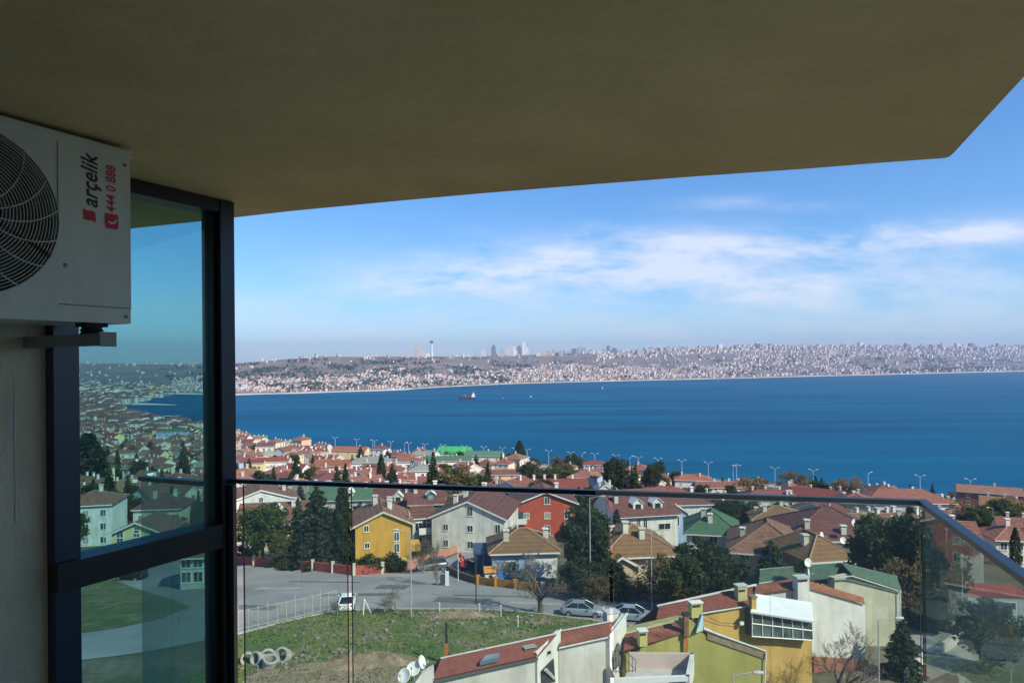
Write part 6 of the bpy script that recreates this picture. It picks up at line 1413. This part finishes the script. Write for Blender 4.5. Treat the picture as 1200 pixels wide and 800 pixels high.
# cars
M_tyre = mat('tyre_rubber', (.015, .015, .016), .85); M_rim = mat('alloy_rim', (.45, .46, .48), .35, metal=.8); M_cglass = mat('car_glass', (.015, .02, .025), .05, spec=.8); M_lamp = mat('headlamp_glass', (.75, .77, .80), .15); M_tail = mat('tail_lamp', (.35, .01, .01), .25)
def paint(name, c, metal=.5): return mat(name, c, .28, metal=metal, spec=.6)
PAINT = {'silver': paint('silver_car_paint', (.48, .52, .57)), 'blue': paint('dark_blue_car_paint', (.03, .06, .13)), 'white': paint('white_car_paint', (.78, .78, .76), 0), 'grey': paint('grey_car_paint', (.22, .23, .25)), 'dark': paint('black_car_paint', (.02, .022, .028))}
def make_car(name, suv=False):
    t_ = thing(name, 'x', 'car'); L_, W_ = (4.5, .88) if not suv else (4.4, .90)
    k = 1.0 if not suv else 1.16
    prof = [(-2.25, .42, .62, .62), (-2.20, .30, .86, .74), (-1.95, .24, .96 * k, .84), (-1.2, .22, .98 * k, .88), (0, .20, .96 * k, .90), (1.0, .22, .93 * k, .89), (1.6, .24, .84 * k, .86), (2.05, .28, .72 * k, .78), (2.22, .36, .58, .62)]
    vs_, fs_ = [], []; n = 10
    for x, zb, zt2, hw in prof:
        for (u, w_) in ((-.72, 0), (-.97, .12), (-1, .45), (-.96, .75), (-.84, 1.0), (.84, 1.0), (.96, .75), (1, .45), (.97, .12), (.72, 0)): vs_.append((x, u * hw, zb + (zt2 - zb) * w_))
    for i in range(len(prof) - 1):
        for j in range(n): fs_.append((i * n + j, (i + 1) * n + j, (i + 1) * n + (j + 1) % n, i * n + (j + 1) % n))
    fs_ += [tuple(range(n)), tuple(range((len(prof) - 1) * n + n - 1, (len(prof) - 1) * n - 1, -1))]
    mb = MB(); mb.add(vs_, fs_)
    # roof skin
    zr = 1.46 if not suv else 1.70; zb = .95 * k; xb, xf = (-1.95, 1.12) if not suv else (-2.1, 1.05); tb, tf = (-1.05, .22) if not suv else (-1.85, .18)
    roof = [(tb, -.60, zr - .05), (tf, -.60, zr - .03), (tf - .1, -.45, zr), (tb + .1, -.45, zr), (tb, .60, zr - .05), (tf, .60, zr - .03), (tf - .1, .45, zr), (tb + .1, .45, zr)]
    mb.add(roof, [(0, 1, 2, 3), (4, 7, 6, 5), (3, 2, 6, 7), (1, 5, 6, 2), (0, 3, 7, 4)])
    for s_ in (-1, 1):   # pillars
        for (x0, x1, w_) in ((xb, tb, .12), (xf, tf, .07), ((xb + xf) / 2 - .05, (tb + tf) / 2, .05)): mb.tube([(x0, s_ * .80, zb - .03), (x1, s_ * .605, zr - .04)], w_ * .6, 4)
    body = mb.build('body', PAINT['silver'], t_, smooth=False)
    g_ = MB(); g_.add([(xb, -.78, zb), (xf, -.78, zb), (xf, .78, zb), (xb, .78, zb), (tb, -.59, zr - .055), (tf, -.59, zr - .035), (tf, .59, zr - .035), (tb, .59, zr - .055)], [(0, 1, 5, 4), (1, 2, 6, 5), (2, 3, 7, 6), (3, 0, 4, 7)]); g_.build('windows', M_cglass, t_)
    for sx in (-1.38, 1.38):
        for s_ in (-1, 1):
            w_ = MB(); w_.lathe([(.20, -.09), (.30, -.11), (.325, -.06), (.325, .06), (.30, .11), (.20, .09)], 20, axis='y'); wo = w_.build('wheel', M_tyre, t_, smooth=True); wo.location = (sx, s_ * .80, .325); r_ = MB(); r_.lathe([(.001, s_ * .085), (.07, s_ * .09), (.19, s_ * .075), (.205, s_ * .095)], 14, axis='y'); r_.build('rim', M_rim, wo)
    for s_ in (-1, 1):
        h_ = MB(); h_.box((2.10, s_ * .58, .66 * k), (.16, .30, .13), 0, -s_ * .35); h_.build('headlight', M_lamp, t_); h_ = MB(); h_.box((-2.20, s_ * .60, .80 * k), (.10, .26, .14), 0, s_ * .3); h_.build('tail_light', M_tail, t_); h_ = MB(); h_.box((.75, s_ * .98, 1.02 * k), (.12, .20, .13)); h_.build('mirror', PAINT['silver'], t_)
    h_ = MB(); h_.box((2.235, 0, .42), (.03, .9, .16)); h_.build('grille', M_dark, t_)
    return t_
CARP = {'sedan': make_car('parked_car'), 'suv': make_car('parked_car', True)}; CUSED = set()
def car(kind, px, py, ang, col, label):
    t_ = copy_tree(CARP[kind]) if kind in CUSED else CARP[kind]; CUSED.add(kind); p = hit(px, py); t_.location = p + Vector((0, 0, .07)); t_.rotation_euler = (0, 0, R(ang)); t_['label'] = label; t_['group'] = 'cars parked along the streets'
    for c in kids(t_):
        if c.name.split('.')[0] in ('body', 'mirror'): setmat(c, 0, PAINT[col])
    return t_
car('sedan', 683, 721, -12, 'silver', 'silver sedan parked at the edge of the grass plot right of the big bare tree')
car('sedan', 742, 727, -14, 'silver', 'silver sedan parked behind the row house, rightmost of the two')
car('sedan', 407, 711, 99, 'white', 'white car standing on the road behind the glass panel joint')
car('suv', 506, 668, 200, 'grey', 'grey car parked at the mouth of the side road by the pink wall')
car('suv', 566, 662, 190, 'dark', 'dark car under the trees left of the pale blue cottage')
car('sedan', 548, 668, 15, 'blue', 'dark blue car parked beside the blue annex')
car('suv', 154, 679, 168, 'dark', 'black car on the road above the grass island, seen through the tinted screen')
car('sedan', 134, 673, 172, 'grey', 'grey car ahead of the black one in the tinted view')
car('sedan', 96, 660, 160, 'white', 'white car at the far left of the road in the tinted view')

# lamps
LAMP = None
def coast_lamp(px, tall=11.0, double=True):
    k = (px - 600) / F; ys = np.linspace(250, 1200, 4000); i = int(np.argmin(np.abs(ys - (coast(k * ys) - 15)))); return k * ys[i], ys[i]
def make_lamp(double=True):
    t_ = thing('street_lamp', 'x', 'street lamp'); MB().tube([(0, 0, -.5), (0, 0, 6), (0, 0, 9.2)], [.20, .16, .13], 6).build('pole', M_galv, t_)
    for s_ in ((-1, 1) if double else (1,)):
        MB().tube([(0, 0, 9.0), (s_ * .7, 0, 9.9), (s_ * 1.5, 0, 10.4)], [.12, .11, .10], 5).build('arm', M_galv, t_); MB().box((s_ * 1.95, 0, 10.45), (1.1, .45, .22)).build('lamp_head', M_white, t_)
    return t_
l2, l1 = make_lamp(True), make_lamp(False); LU = set()
LPX = [392, 417, 438, 457, 478, 497, 518, 543, 566, 588, 617, 642, 668, 696, 721, 747, 770, 798, 829, 862, 907, 952, 1077, 1136]; LS = [436, 473, 603, 681, 737, 858, 1016]
for double, lst in ((True, LPX), (False, LS)):
    for n_, px in enumerate(lst):
        src = l2 if double else l1; t_ = copy_tree(src) if double in LU else src; LU.add(double); x, y = coast_lamp(px); t_.location = (x, y, ztf(x, y)); t_.rotation_euler = (0, 0, R(-20) if double else R(rnd.choice([10, 160]))); s_ = 1.0 if px < 850 else .95; t_.scale = (1, 1, s_) 
        t_['group'] = 'lamps along the seafront road'
        od = ['leftmost', 'second from left', 'third from left', 'fourth from left', 'fifth from left', 'sixth from left', 'seventh from left', 'eighth from left', 'ninth from left', 'tenth from left', 'eleventh from left', 'twelfth from left', 'twelfth from right', 'eleventh from right', 'tenth from right', 'ninth from right', 'eighth from right', 'seventh from right', 'sixth from right', 'fifth from right', 'fourth from right', 'third from right', 'second from right', 'rightmost'] if double else ['leftmost', 'second from left', 'third from left', 'middle one', 'third from right', 'second from right', 'rightmost']
        t_['label'] = (f'white twin-armed seafront lamp standing against the sea, {od[n_]} of its row' if double else f'white single-armed seafront lamp, {od[n_]} of the single-armed ones')
def pole(px, ytop, ybase, label, lamp=None, Y=None, m=M_galv, r_=.06, name='street_lamp', cat='street lamp'):
    p = hit(px, ybase) if Y is None else Vector((ray(px, ybase).x * Y, Y, ztf(ray(px, ybase).x * Y, Y))); h = -(ray(px, ytop).z * -1) * p.y - p.z; t_ = thing(name, label, cat, p)
    MB().tube([(0, 0, -.3), (0, 0, h)], [r_ * 1.3, r_ * .8], 7).build('pole', m, t_)
    if lamp:
        s_ = lamp; MB().tube([(0, 0, h - .1), (s_ * .7, -.1, h + .12), (s_ * 1.2, -.15, h + .2)], r_ * .55, 5).build('arm', m, t_); mb = MB(); mb.lathe([(.001, -.35), (.09, -.30), (.13, 0), (.10, .30), (.001, .36)], 8, (s_ * 1.5, -.18, h + .2), 'x'); mb.build('lamp_head', mat('grey_lamp_housing', (.55, .56, .55), .5), t_)
    else: MB().box((0, 0, h + .05), (.22, .22, .10)).build('cap', m, t_)
    return t_
pole(482, 622, 724, 'tall grey pole with a lamp in front of the yellow house', -1)
pole(558, 648, 706, 'dark thin lamp post at the road edge in front of the cottage', None, m=mat('dark_brown_pole', (.07, .06, .05), .8))
pole(764, 624, 720, 'grey pole with a small lamp in front of the bungalow', None)
pole(692, 583, 700, 'grey pole with an arched lamp arm before the dark trees', 1)
pole(1030, 726, 812, 'grey street lamp standing right of the white row house', 1, Y=52)
pole(860, 790, 850, 'grey street lamp whose head shows in front of the olive wall', 1, Y=43)
pole(605, 597, 640, 'thin white pole left of the red house', None)
pole(1164, 595, 640, 'street lamp above the sloping handrail near the right edge', -1)
pole(122, 602, 648, 'pale lamp post in the tinted view', None, name='street_lamp')
for k, (px, a, b_, l) in enumerate(((1128, 650, 745, 'tall pole behind the side glass panel, right one'), (1110, 620, 740, 'tall pole behind the side glass panel, left one'), (1052, 668, 722, 'short pole beside the pale green house'))): pole(px, a, b_, l)
# flags
for (px, yt, yb, l) in ((537, 646, 682, 'red flag hanging on a white pole beside the side road'),):
    p = hit(px, yb); h = ray(px, yt).z * p.y - p.z; t_ = thing('flag', l, 'flag', p); MB().tube([(0, 0, -.2), (0, 0, h)], .05, 6).build('pole', M_white, t_)
    mb = MB(); vs_ = []; 
    for i in range(9):
        for j in range(6): vs_.append((.06 + .95 * i / 8 * (.75 + .05 * j), .14 * math.sin(i * 1.1 + j * .35), h - .15 - 1.5 * j / 5 - .5 * i / 8))
    mb.add(vs_, [(i * 6 + j, (i + 1) * 6 + j, (i + 1) * 6 + j + 1, i * 6 + j + 1) for i in range(8) for j in range(5)]); fl = mb.build('cloth', mat('red_flag_cloth', (.55, .012, .018), .8), t_, smooth=True)
    mb = MB(); ring = []
    mo = [(.26 * math.cos(R(a)), .26 * math.sin(R(a))) for a in range(40, 321, 20)]; mi = [(.07 + .21 * math.cos(R(a)), .21 * math.sin(R(a))) for a in range(320, 39, -20)]
    mb.extrude([(.34 + x, -.20, h - 1.0 + z) for x, z in mo + mi], (0, .02, 0)); mb.extrude([(.62 + (.12 if q % 2 == 0 else .05) * math.cos(R(180 + q * 36)), -.20, h - 1.0 + (.12 if q % 2 == 0 else .05) * math.sin(R(180 + q * 36))) for q in range(10)], (0, .02, 0)); mb.build('crescent_and_star', M_white, fl)

# low structures behind the side panel on the right
p = hit(1160, 716); t_ = thing('kiosk', 'pale site cabin with a red and white band behind the side glass panel', 'cabin', p, R(-8)); MB().box2((-3.2, -1.6, -1), (3.2, 1.6, 2.3)).build('wall', WL['grey'], t_); MB().box2((-3.3, -1.7, 2.302), (3.3, 1.7, 2.9)).build('roof_band', mat('red_band', (.45, .06, .05), .7), t_); window(t_, (-1.2, -1.6, .8), 0, 1.4, 1.0); window(t_, (1.4, -1.6, .8), 0, 1.4, 1.0)
path_wall('wall', 'dark red boundary wall behind the side glass panel', [(1150, 700), (1180, 703), (1215, 706), (1260, 712)], 1.8, mat('dark_red_wall', (.36, .03, .035), .9, .15, 1), .25, None, 5)
p = hit(1098, 742); t_ = thing('parasol', 'wide dark canopy over the court right of the corner seam', 'canopy', p, R(10)); m = MB(); m.lathe([(.02, 3.3), (1.5, 2.95), (3.0, 2.45), (3.02, 2.38)], 8); m.build('canopy', mat('dark_green_canvas', (.03, .04, .035), .8), t_); MB().tube([(0, 0, -.2), (0, 0, 3.25)], .06, 6).build('pole', M_darkmetal, t_)
p = hit(1137, 742); t_ = thing('parasol', 'second dark canopy further right over the court', 'canopy', p, R(30)); m = MB(); m.lathe([(.02, 3.2), (1.3, 2.85), (2.6, 2.4), (2.62, 2.33)], 8); m.build('canopy', MATS['dark_green_canvas'], t_); MB().tube([(0, 0, -.2), (0, 0, 3.15)], .06, 6).build('pole', M_darkmetal, t_)
for px, py, l in ((1132, 706, 'blue-grey container behind the side panel, left one'), (1170, 722, 'dark teal container behind the side panel')):
    p = hit(px, py); t_ = thing('container', l, 'container', p, R(5)); MB().box2((-1.1, -.8, 0), (1.1, .8, 1.3)).build('body', mat('faded_violet_bin' if px < 1150 else 'dark_teal_bin', (.12, .11, .26) if px < 1150 else (.03, .08, .09), .7), t_); MB().box2((-1.15, -.85, 1.302), (1.15, .85, 1.42)).build('lid', M_dark, t_)
path_wall('wall', 'crumbling pale garden wall at the bottom beside the corner seam', [(1062, 800), (1080, 778), (1098, 770), (1125, 752)], 1.0, M_post, .3, None, 3)

# ------------------------------------------------------------------ far city
fc = random.Random(17)
M_blk = [mat('far_white_block', (.66, .62, .58), .9), mat('far_cream_block', (.58, .49, .40), .9), mat('far_pink_block', (.55, .40, .34), .9), mat('far_grey_block', (.42, .42, .42), .9), mat('far_red_roof', (.34, .14, .09), .9)]
def towermat(name, c, k=.30):
    m = mat(name, c, .8); t = m.node_tree; b = t.nodes['Principled BSDF']; co = t.nodes.new('ShaderNodeTexCoord').outputs['Object']; sp = t.nodes.new('ShaderNodeSeparateXYZ'); t.links.new(co, sp.inputs[0])
    def M(op, a, bb=None):
        n = t.nodes.new('ShaderNodeMath'); n.operation = op
        for i, v in enumerate((a, bb)):
            if v is None: continue
            if isinstance(v, (int, float)): n.inputs[i].default_value = v
            else: t.links.new(v, n.inputs[i])
        return n.outputs[0]
    a = M('GREATER_THAN', M('FRACT', M('MULTIPLY', sp.outputs[2], k)), .5); b2 = M('GREATER_THAN', M('FRACT', M('MULTIPLY', M('ADD', sp.outputs[0], sp.outputs[1]), .25)), .45)
    mx = t.nodes.new('ShaderNodeMix'); mx.data_type = 'RGBA'; t.links.new(M('MULTIPLY', a, b2), mx.inputs[0]); mx.inputs[6].default_value = (*c, 1); mx.inputs[7].default_value = (.10, .13, .17, 1); t.links.new(mx.outputs[2], b.inputs['Base Color']); return m
TM = [towermat('white_tower_facade', (.80, .79, .78)), towermat('cream_tower_facade', (.66, .56, .44)), towermat('blue_glass_tower_facade', (.16, .20, .28)), towermat('pale_grey_tower_facade', (.50, .52, .55))]
def tower(px, pyt, wpx, tt, mi, label, group='towers on the far skyline', dpx=None, setback=False):
    k = (px - 600) / F; x, y, z = far_pt(k, tt); h = ray(px, pyt).z * y - z; w = wpx / F * y; d = (dpx or wpx) / F * y; t_ = thing('tower_block', label, 'tower block', (x, y, z), R(fc.uniform(-12, 12)), group)
    mb = MB(); mb.box2((-w / 2, -d / 2, -15), (w / 2, d / 2, h * (.8 if setback else 1))); mb.build('facade', TM[mi], t_)
    if setback: mb = MB(); mb.box2((-w / 2 * .6, -d / 2 * .6, h * .8 + .01), (w / 2 * .6, d / 2 * .6, h)); mb.build('upper_facade', TM[mi], t_)
    mb = MB(); mb.box2((-w * .3, -d * .3, h + .01), (w * .25, d * .2, h + max(2, h * .035))); mb.build('roof_house', M_blk[3], t_)
SKY = [(488, 405, 7, 1, 'tall cream tower on the far skyline, left of the broadcasting tower'), (496, 411, 5, 1, 'shorter cream tower next to the tall cream one'), (501.5, 414, 5, 0, 'lowest pale tower beside the broadcasting tower'),
       (566, 410, 5, 0, 'white tower left in the skyline cluster'), (573, 409, 3.5, 3, 'slim grey tower in the skyline cluster'), (578.5, 404, 5, 2, 'slim blue-grey tower with a set-back top in the skyline cluster'), (589, 407, 4, 3, 'grey tower beside the broad white block'), (597, 406, 12, 0, 'broad white tower block in the skyline cluster'), (604, 411, 5, 0, 'white block right of the broad one'),
       (608.5, 405, 5.5, 2, 'blue-grey tower left of the tallest'), (613.5, 400.5, 4.5, 0, 'tallest pale tower of the skyline cluster'), (618, 407, 4, 0, 'white tower right of the tallest'), (624, 410, 3, 3, 'slim tower at the right end of the cluster')]
for px, pyt, w_, mi, l in SKY: tower(px, pyt, w_, 1.0, mi, l, setback=(mi != 0))
for k_ in range(64):
    px = [fc.uniform(630, 720), fc.uniform(720, 860), fc.uniform(860, 1200)][k_ % 3]; base = HOR - (px - 600) * math.tan(ROLL) - np.interp((px - 600) / F, KC, PC); tower(px, base - fc.uniform(1.5, 6), fc.uniform(2.5, 6), fc.uniform(.9, 1.05), fc.choice([0, 0, 1, 1, 3, 3, 2]), 'small pale apartment tower on the ridge of the far shore, right of the tower cluster', 'apartment towers along the far ridge')
tower(713, 405, 3, 1.0, 2, 'lone dark slim tower on the far ridge right of the cluster'); tower(682, 407, 10, 1.0, 3, 'broad grey office block on the far ridge')
# broadcasting tower
x, y, z = far_pt((506 - 600) / F, 1.0); top = ray(506, 396).z * y - z; bt = thing('broadcasting_tower', 'slender white broadcasting tower with a round dark pod on the far skyline', 'tower', (x, y, z)); s_ = y / F
m = MB(); m.lathe([(1.7 * s_, -12), (1.15 * s_, top * .25), (.9 * s_, top * .72)], 14); m.build('shaft', mat('white_concrete', (.66, .65, .62), .8), bt); m = MB(); m.lathe([(.9 * s_, top * .70), (2.1 * s_, top * .76), (2.2 * s_, top * .82), (1.4 * s_, top * .87), (.4 * s_, top * .885)], 16); m.build('pod', mat('dark_pod_glass', (.16, .18, .22), .4), bt); m = MB(); m.tube([(0, 0, top * .88), (0, 0, top)], [.45 * s_, .2 * s_], 6); m.build('antenna', M_galv, bt)
# mosque-like white minaret by the water
x, y, z = far_pt((504 - 600) / F, .06); s_ = y / F; t_ = thing('minaret', 'white minaret with its domed hall close to the water of the far shore', 'mosque', (x, y, z)); m = MB(); m.lathe([(.7 * s_, -3), (.5 * s_, 10 * s_), (.8 * s_, 10.2 * s_), (.45 * s_, 10.6 * s_), (.4 * s_, 12.5 * s_), (.02, 15 * s_)], 10, (-2.2 * s_, 0, 0)); m.build('spire', M_blk[0], t_); m = MB(); m.box2((-1 * s_, -2 * s_, -3), (4 * s_, 2 * s_, 3.5 * s_)); m.lathe([(2 * s_, 3.5 * s_), (1.7 * s_, 4.6 * s_), (1.0 * s_, 5.4 * s_), (.01, 5.7 * s_)], 14, (1.5 * s_, 0, 0)); m.build('hall', M_blk[0], t_)
# big flat buildings on the slope
for (px, tt, w_, h_, mi, l) in ((400, .30, 16, 4, 0, 'long white institute block on the far slope at the left'), (420, .12, 9, 3, 3, 'white-walled factory with a blue roof near the far shore'), (345, .10, 20, 4, 0, 'long pale housing block near the far shore at the left'), (283, .10, 12, 6, 0, 'pale high block at the left end of the far shore')):
    x, y, z = far_pt((px - 600) / F, tt); s_ = y / F; t_ = thing('far_block', l, 'building', (x, y, z), 0); MB().box2((-w_ / 2 * s_, -2 * s_, -8), (w_ / 2 * s_, 2 * s_, h_ * s_)).build('wall', TM[0] if mi == 0 else M_blk[0], t_); MB().box2((-w_ / 2 * s_ - 1, -2 * s_ - 1, h_ * s_ + .01), (w_ / 2 * s_ + 1, 2 * s_ + 1, h_ * s_ + 1.5)).build('roof', mat('bright_blue_roof', (.03, .16, .50), .5) if mi == 3 else M_blk[3], t_)
# the dense low town
def dens_at(k, tt):
    px = 600 + k * F
    if px < 200: return .25 if tt < .22 else .03
    if px < 480: lim = .40 + .10 * math.sin(px * .03)
    elif px < 560: lim = .28 + (px - 480) * .001
    elif px < 700: lim = .36 + (px - 560) * .0022
    elif px < 860: lim = .40 + .05 * math.sin(px * .06)
    elif px < 1000: lim = .55
    else: lim = .22
    if tt < lim: d = .95
    elif px > 860 and tt > .55: d = .8
    elif px > 700 and tt > .74: d = .6
    elif tt > .93: d = .12
    else: d = .015
    if 640 < px < 860 and .45 < tt < .7: d = .08
    if px > 1030 and .05 < tt < .5: d = .12
    if 880 < px < 990 and .05 < tt < .3: d = .35
    if mnoise.noise(Vector((k * 40, tt * 14, 3.0))) < -.16: d *= .22
    return d
blocks = []
while len(blocks) < 7600:
    k = fc.uniform(-.72, .84); tt = fc.uniform(.012, 1.04)
    if fc.random() < dens_at(k, tt): blocks.append((k, tt))
blocks.sort(key=lambda q: shoreY(q[0]) * (1 + .6 * q[1]))
mbF = MB()
singles = 0; protoB = []
for n_ in range(8):
    t_ = None
def blk(mb, x, y, z, w_, d_, h_, a, mi, red):
    mb.box((x, y, z + h_ / 2 - 4), (w_, d_, h_ + 8), mi, a)
    if red: mb.box((x, y, z + h_ + .6), (w_ * 1.06, d_ * 1.06, 1.2), 4, a)
specB = []
for k, tt in blocks:
    x, y, z = far_pt(k, tt); sc_ = y / 2600; w_, d_ = fc.uniform(3.5, 9) * sc_, fc.uniform(5, 9) * sc_; h_ = fc.choice([3, 4, 5, 6, 7, 9, 10]) * sc_ * (1.0 if tt < .6 else 1.15); mi = fc.choice([0, 0, 0, 0, 1, 1, 2, 2, 3]); px = 600 + k * F
    specB.append(((w_ * h_ / y ** 2) if 275 < px < 1195 else 0, x, y, z, w_, d_, h_, fc.uniform(-.6, .6), mi, fc.random() < .42))
specB.sort(key=lambda q: -q[0]); BN = ['white', 'cream', 'pinkish', 'grey']; BP = {}
for n_, (_, x, y, z, w_, d_, h_, a, mi, red) in enumerate(specB):
    if n_ < 225:      # the largest of them stand as buildings of their own, copied from one of each kind
        if (mi, red) not in BP:
            t_ = thing('far_apartment_block', 'x', 'apartment block'); MB().box((0, 0, .1), (1, 1, 1.8)).build('wall', M_blk[mi], t_); MB().box((0, 0, 1.06), (1.06, 1.06, .12)).build('roof', M_blk[4] if red else M_blk[3], t_); BP[(mi, red)] = t_
        else: t_ = copy_tree(BP[(mi, red)])
        t_.location = (x, y, z); t_.scale = (w_, d_, h_); t_.rotation_euler = (0, 0, a); t_['group'] = 'apartment blocks of the far town'
        t_['label'] = f"small {BN[mi]} apartment block with a {'red' if red else 'flat grey'} roof among the far town across the water"
    else: blk(mbF, x, y, z, w_, d_, h_, a, mi, red)
tag(mbF.build('far_town', M_blk), kind='stuff')
# dark tree patches on the far slopes
C_, S_ = [], []
for _ in range(2600):
    px = fc.choice([fc.uniform(190, 1240), fc.uniform(1030, 1180), fc.uniform(840, 1200), fc.uniform(280, 620)]); k = (px - 600) / F; tt = fc.uniform(.02, .9)
    if mnoise.noise(Vector((k * 22, tt * 7, 9.0))) < .12 and fc.random() < .9: continue
    x, y, z = far_pt(k, tt)
    for q in range(7): C_.append((x + fc.gauss(0, 16), y + fc.gauss(0, 14), z + fc.uniform(1, 9))); S_.append(fc.uniform(5, 10))
me = quads_mesh('far_woods', np.array(C_), np.array(S_), mat('far_wood_leaves', (.040, .060, .038), .9, .3, .02), rngf, .3); o = bpy.data.objects.new('far_woods', me); COL.objects.link(o); tag(o, kind='stuff')
# ships
def sea_pt(px, py): d = ray(px, py); return d * (-72 / d.z)
p = sea_pt(547.5, 467.5); s_ = p.y / F; t_ = thing('cargo_ship', 'small dark cargo ship with white deckhouse at the right end, out on the sea', 'ship', p)
m = MB(); L_ = 21 * s_; H_ = 2.4 * s_; Wd = 3 * s_
m.add([(-L_ * .5, 0, H_ * 1.15), (-L_ * .42, -Wd / 2, H_), (L_ * .46, -Wd / 2, H_ * .9), (L_ * .5, 0, H_ * .95), (L_ * .46, Wd / 2, H_ * .9), (-L_ * .42, Wd / 2, H_), (-L_ * .44, 0, -.5), (-L_ * .38, -Wd * .4, -.5), (L_ * .44, -Wd * .4, -.5), (L_ * .46, 0, -.5), (L_ * .44, Wd * .4, -.5), (-L_ * .38, Wd * .4, -.5)], [(0, 1, 2, 3, 4, 5)] + [(i, (i + 1) % 6, 6 + (i + 1) % 6, 6 + i) for i in range(6)]); m.build('hull', mat('dark_hull_paint', (.03, .035, .04), .6), t_)
m = MB(); m.box2((L_ * .25, -Wd * .4, H_ * .9), (L_ * .43, Wd * .4, H_ * 2.0)); m.box2((L_ * .29, -Wd * .35, H_ * 2.0 + .01), (L_ * .40, Wd * .35, H_ * 2.7)); m.build('deckhouse', M_white, t_); m = MB(); m.tube([(L_ * .34, 0, H_ * 2.7), (L_ * .34, 0, H_ * 3.6)], .5, 6); m.build('mast', M_white, t_); m = MB(); m.box2((-L_ * .36, -Wd * .35, H_ * .98), (-L_ * .1, Wd * .35, H_ * 1.2)); m.box2((-L_ * .06, -Wd * .35, H_ * .95), (L_ * .18, Wd * .35, H_ * 1.2)); m.build('hatch_cover', mat('rust_red_hatch', (.18, .08, .06), .8), t_); m = MB(); m.tube([(-L_ * .08, 0, H_), (-L_ * .08, 0, H_ * 2.1), (-L_ * .2, 0, H_ * 1.9)], .4, 5); m.build('derrick', M_galv, t_)
for n_, (px, py, l) in enumerate(((622, 465.5, 'tiny sailing boat on the sea right of the cargo ship'), (590, 466.5, 'tiny white motor boat on the sea close to the cargo ship'), (706, 455.5, 'tiny white sailing boat on the sea below the far town'), (842, 447, 'tiny white boat close under the far shore'))):
    p = sea_pt(px, py); s_ = p.y / F * (1 if n_ in (0, 2) else .8); t_ = thing('sailing_boat' if n_ in (0, 2) else 'motor_boat', l, 'boat', p, R(20))
    m = MB(); m.add([(-1.2 * s_, 0, .5 * s_), (-.9 * s_, -.35 * s_, .45 * s_), (1.0 * s_, -.35 * s_, .4 * s_), (1.0 * s_, .35 * s_, .4 * s_), (-.9 * s_, .35 * s_, .45 * s_), (-.8 * s_, 0, -.2), (.9 * s_, 0, -.2)], [(0, 1, 2, 3, 4), (0, 5, 6, 2, 1), (0, 4, 3, 6, 5), (2, 6, 3)]); m.build('hull', M_white, t_)
    if n_ in (0, 2): m = MB(); m.extrude([(-.1 * s_, 0, .6 * s_), (.9 * s_, 0, .6 * s_), (-.1 * s_, 0, 2.8 * s_)], (0, .06 * s_, 0)); m.build('sail', M_white, t_)
    else: m = MB(); m.box2((-.3 * s_, -.25 * s_, .45 * s_), (.5 * s_, .25 * s_, .9 * s_)); m.build('cabin', M_white, t_)
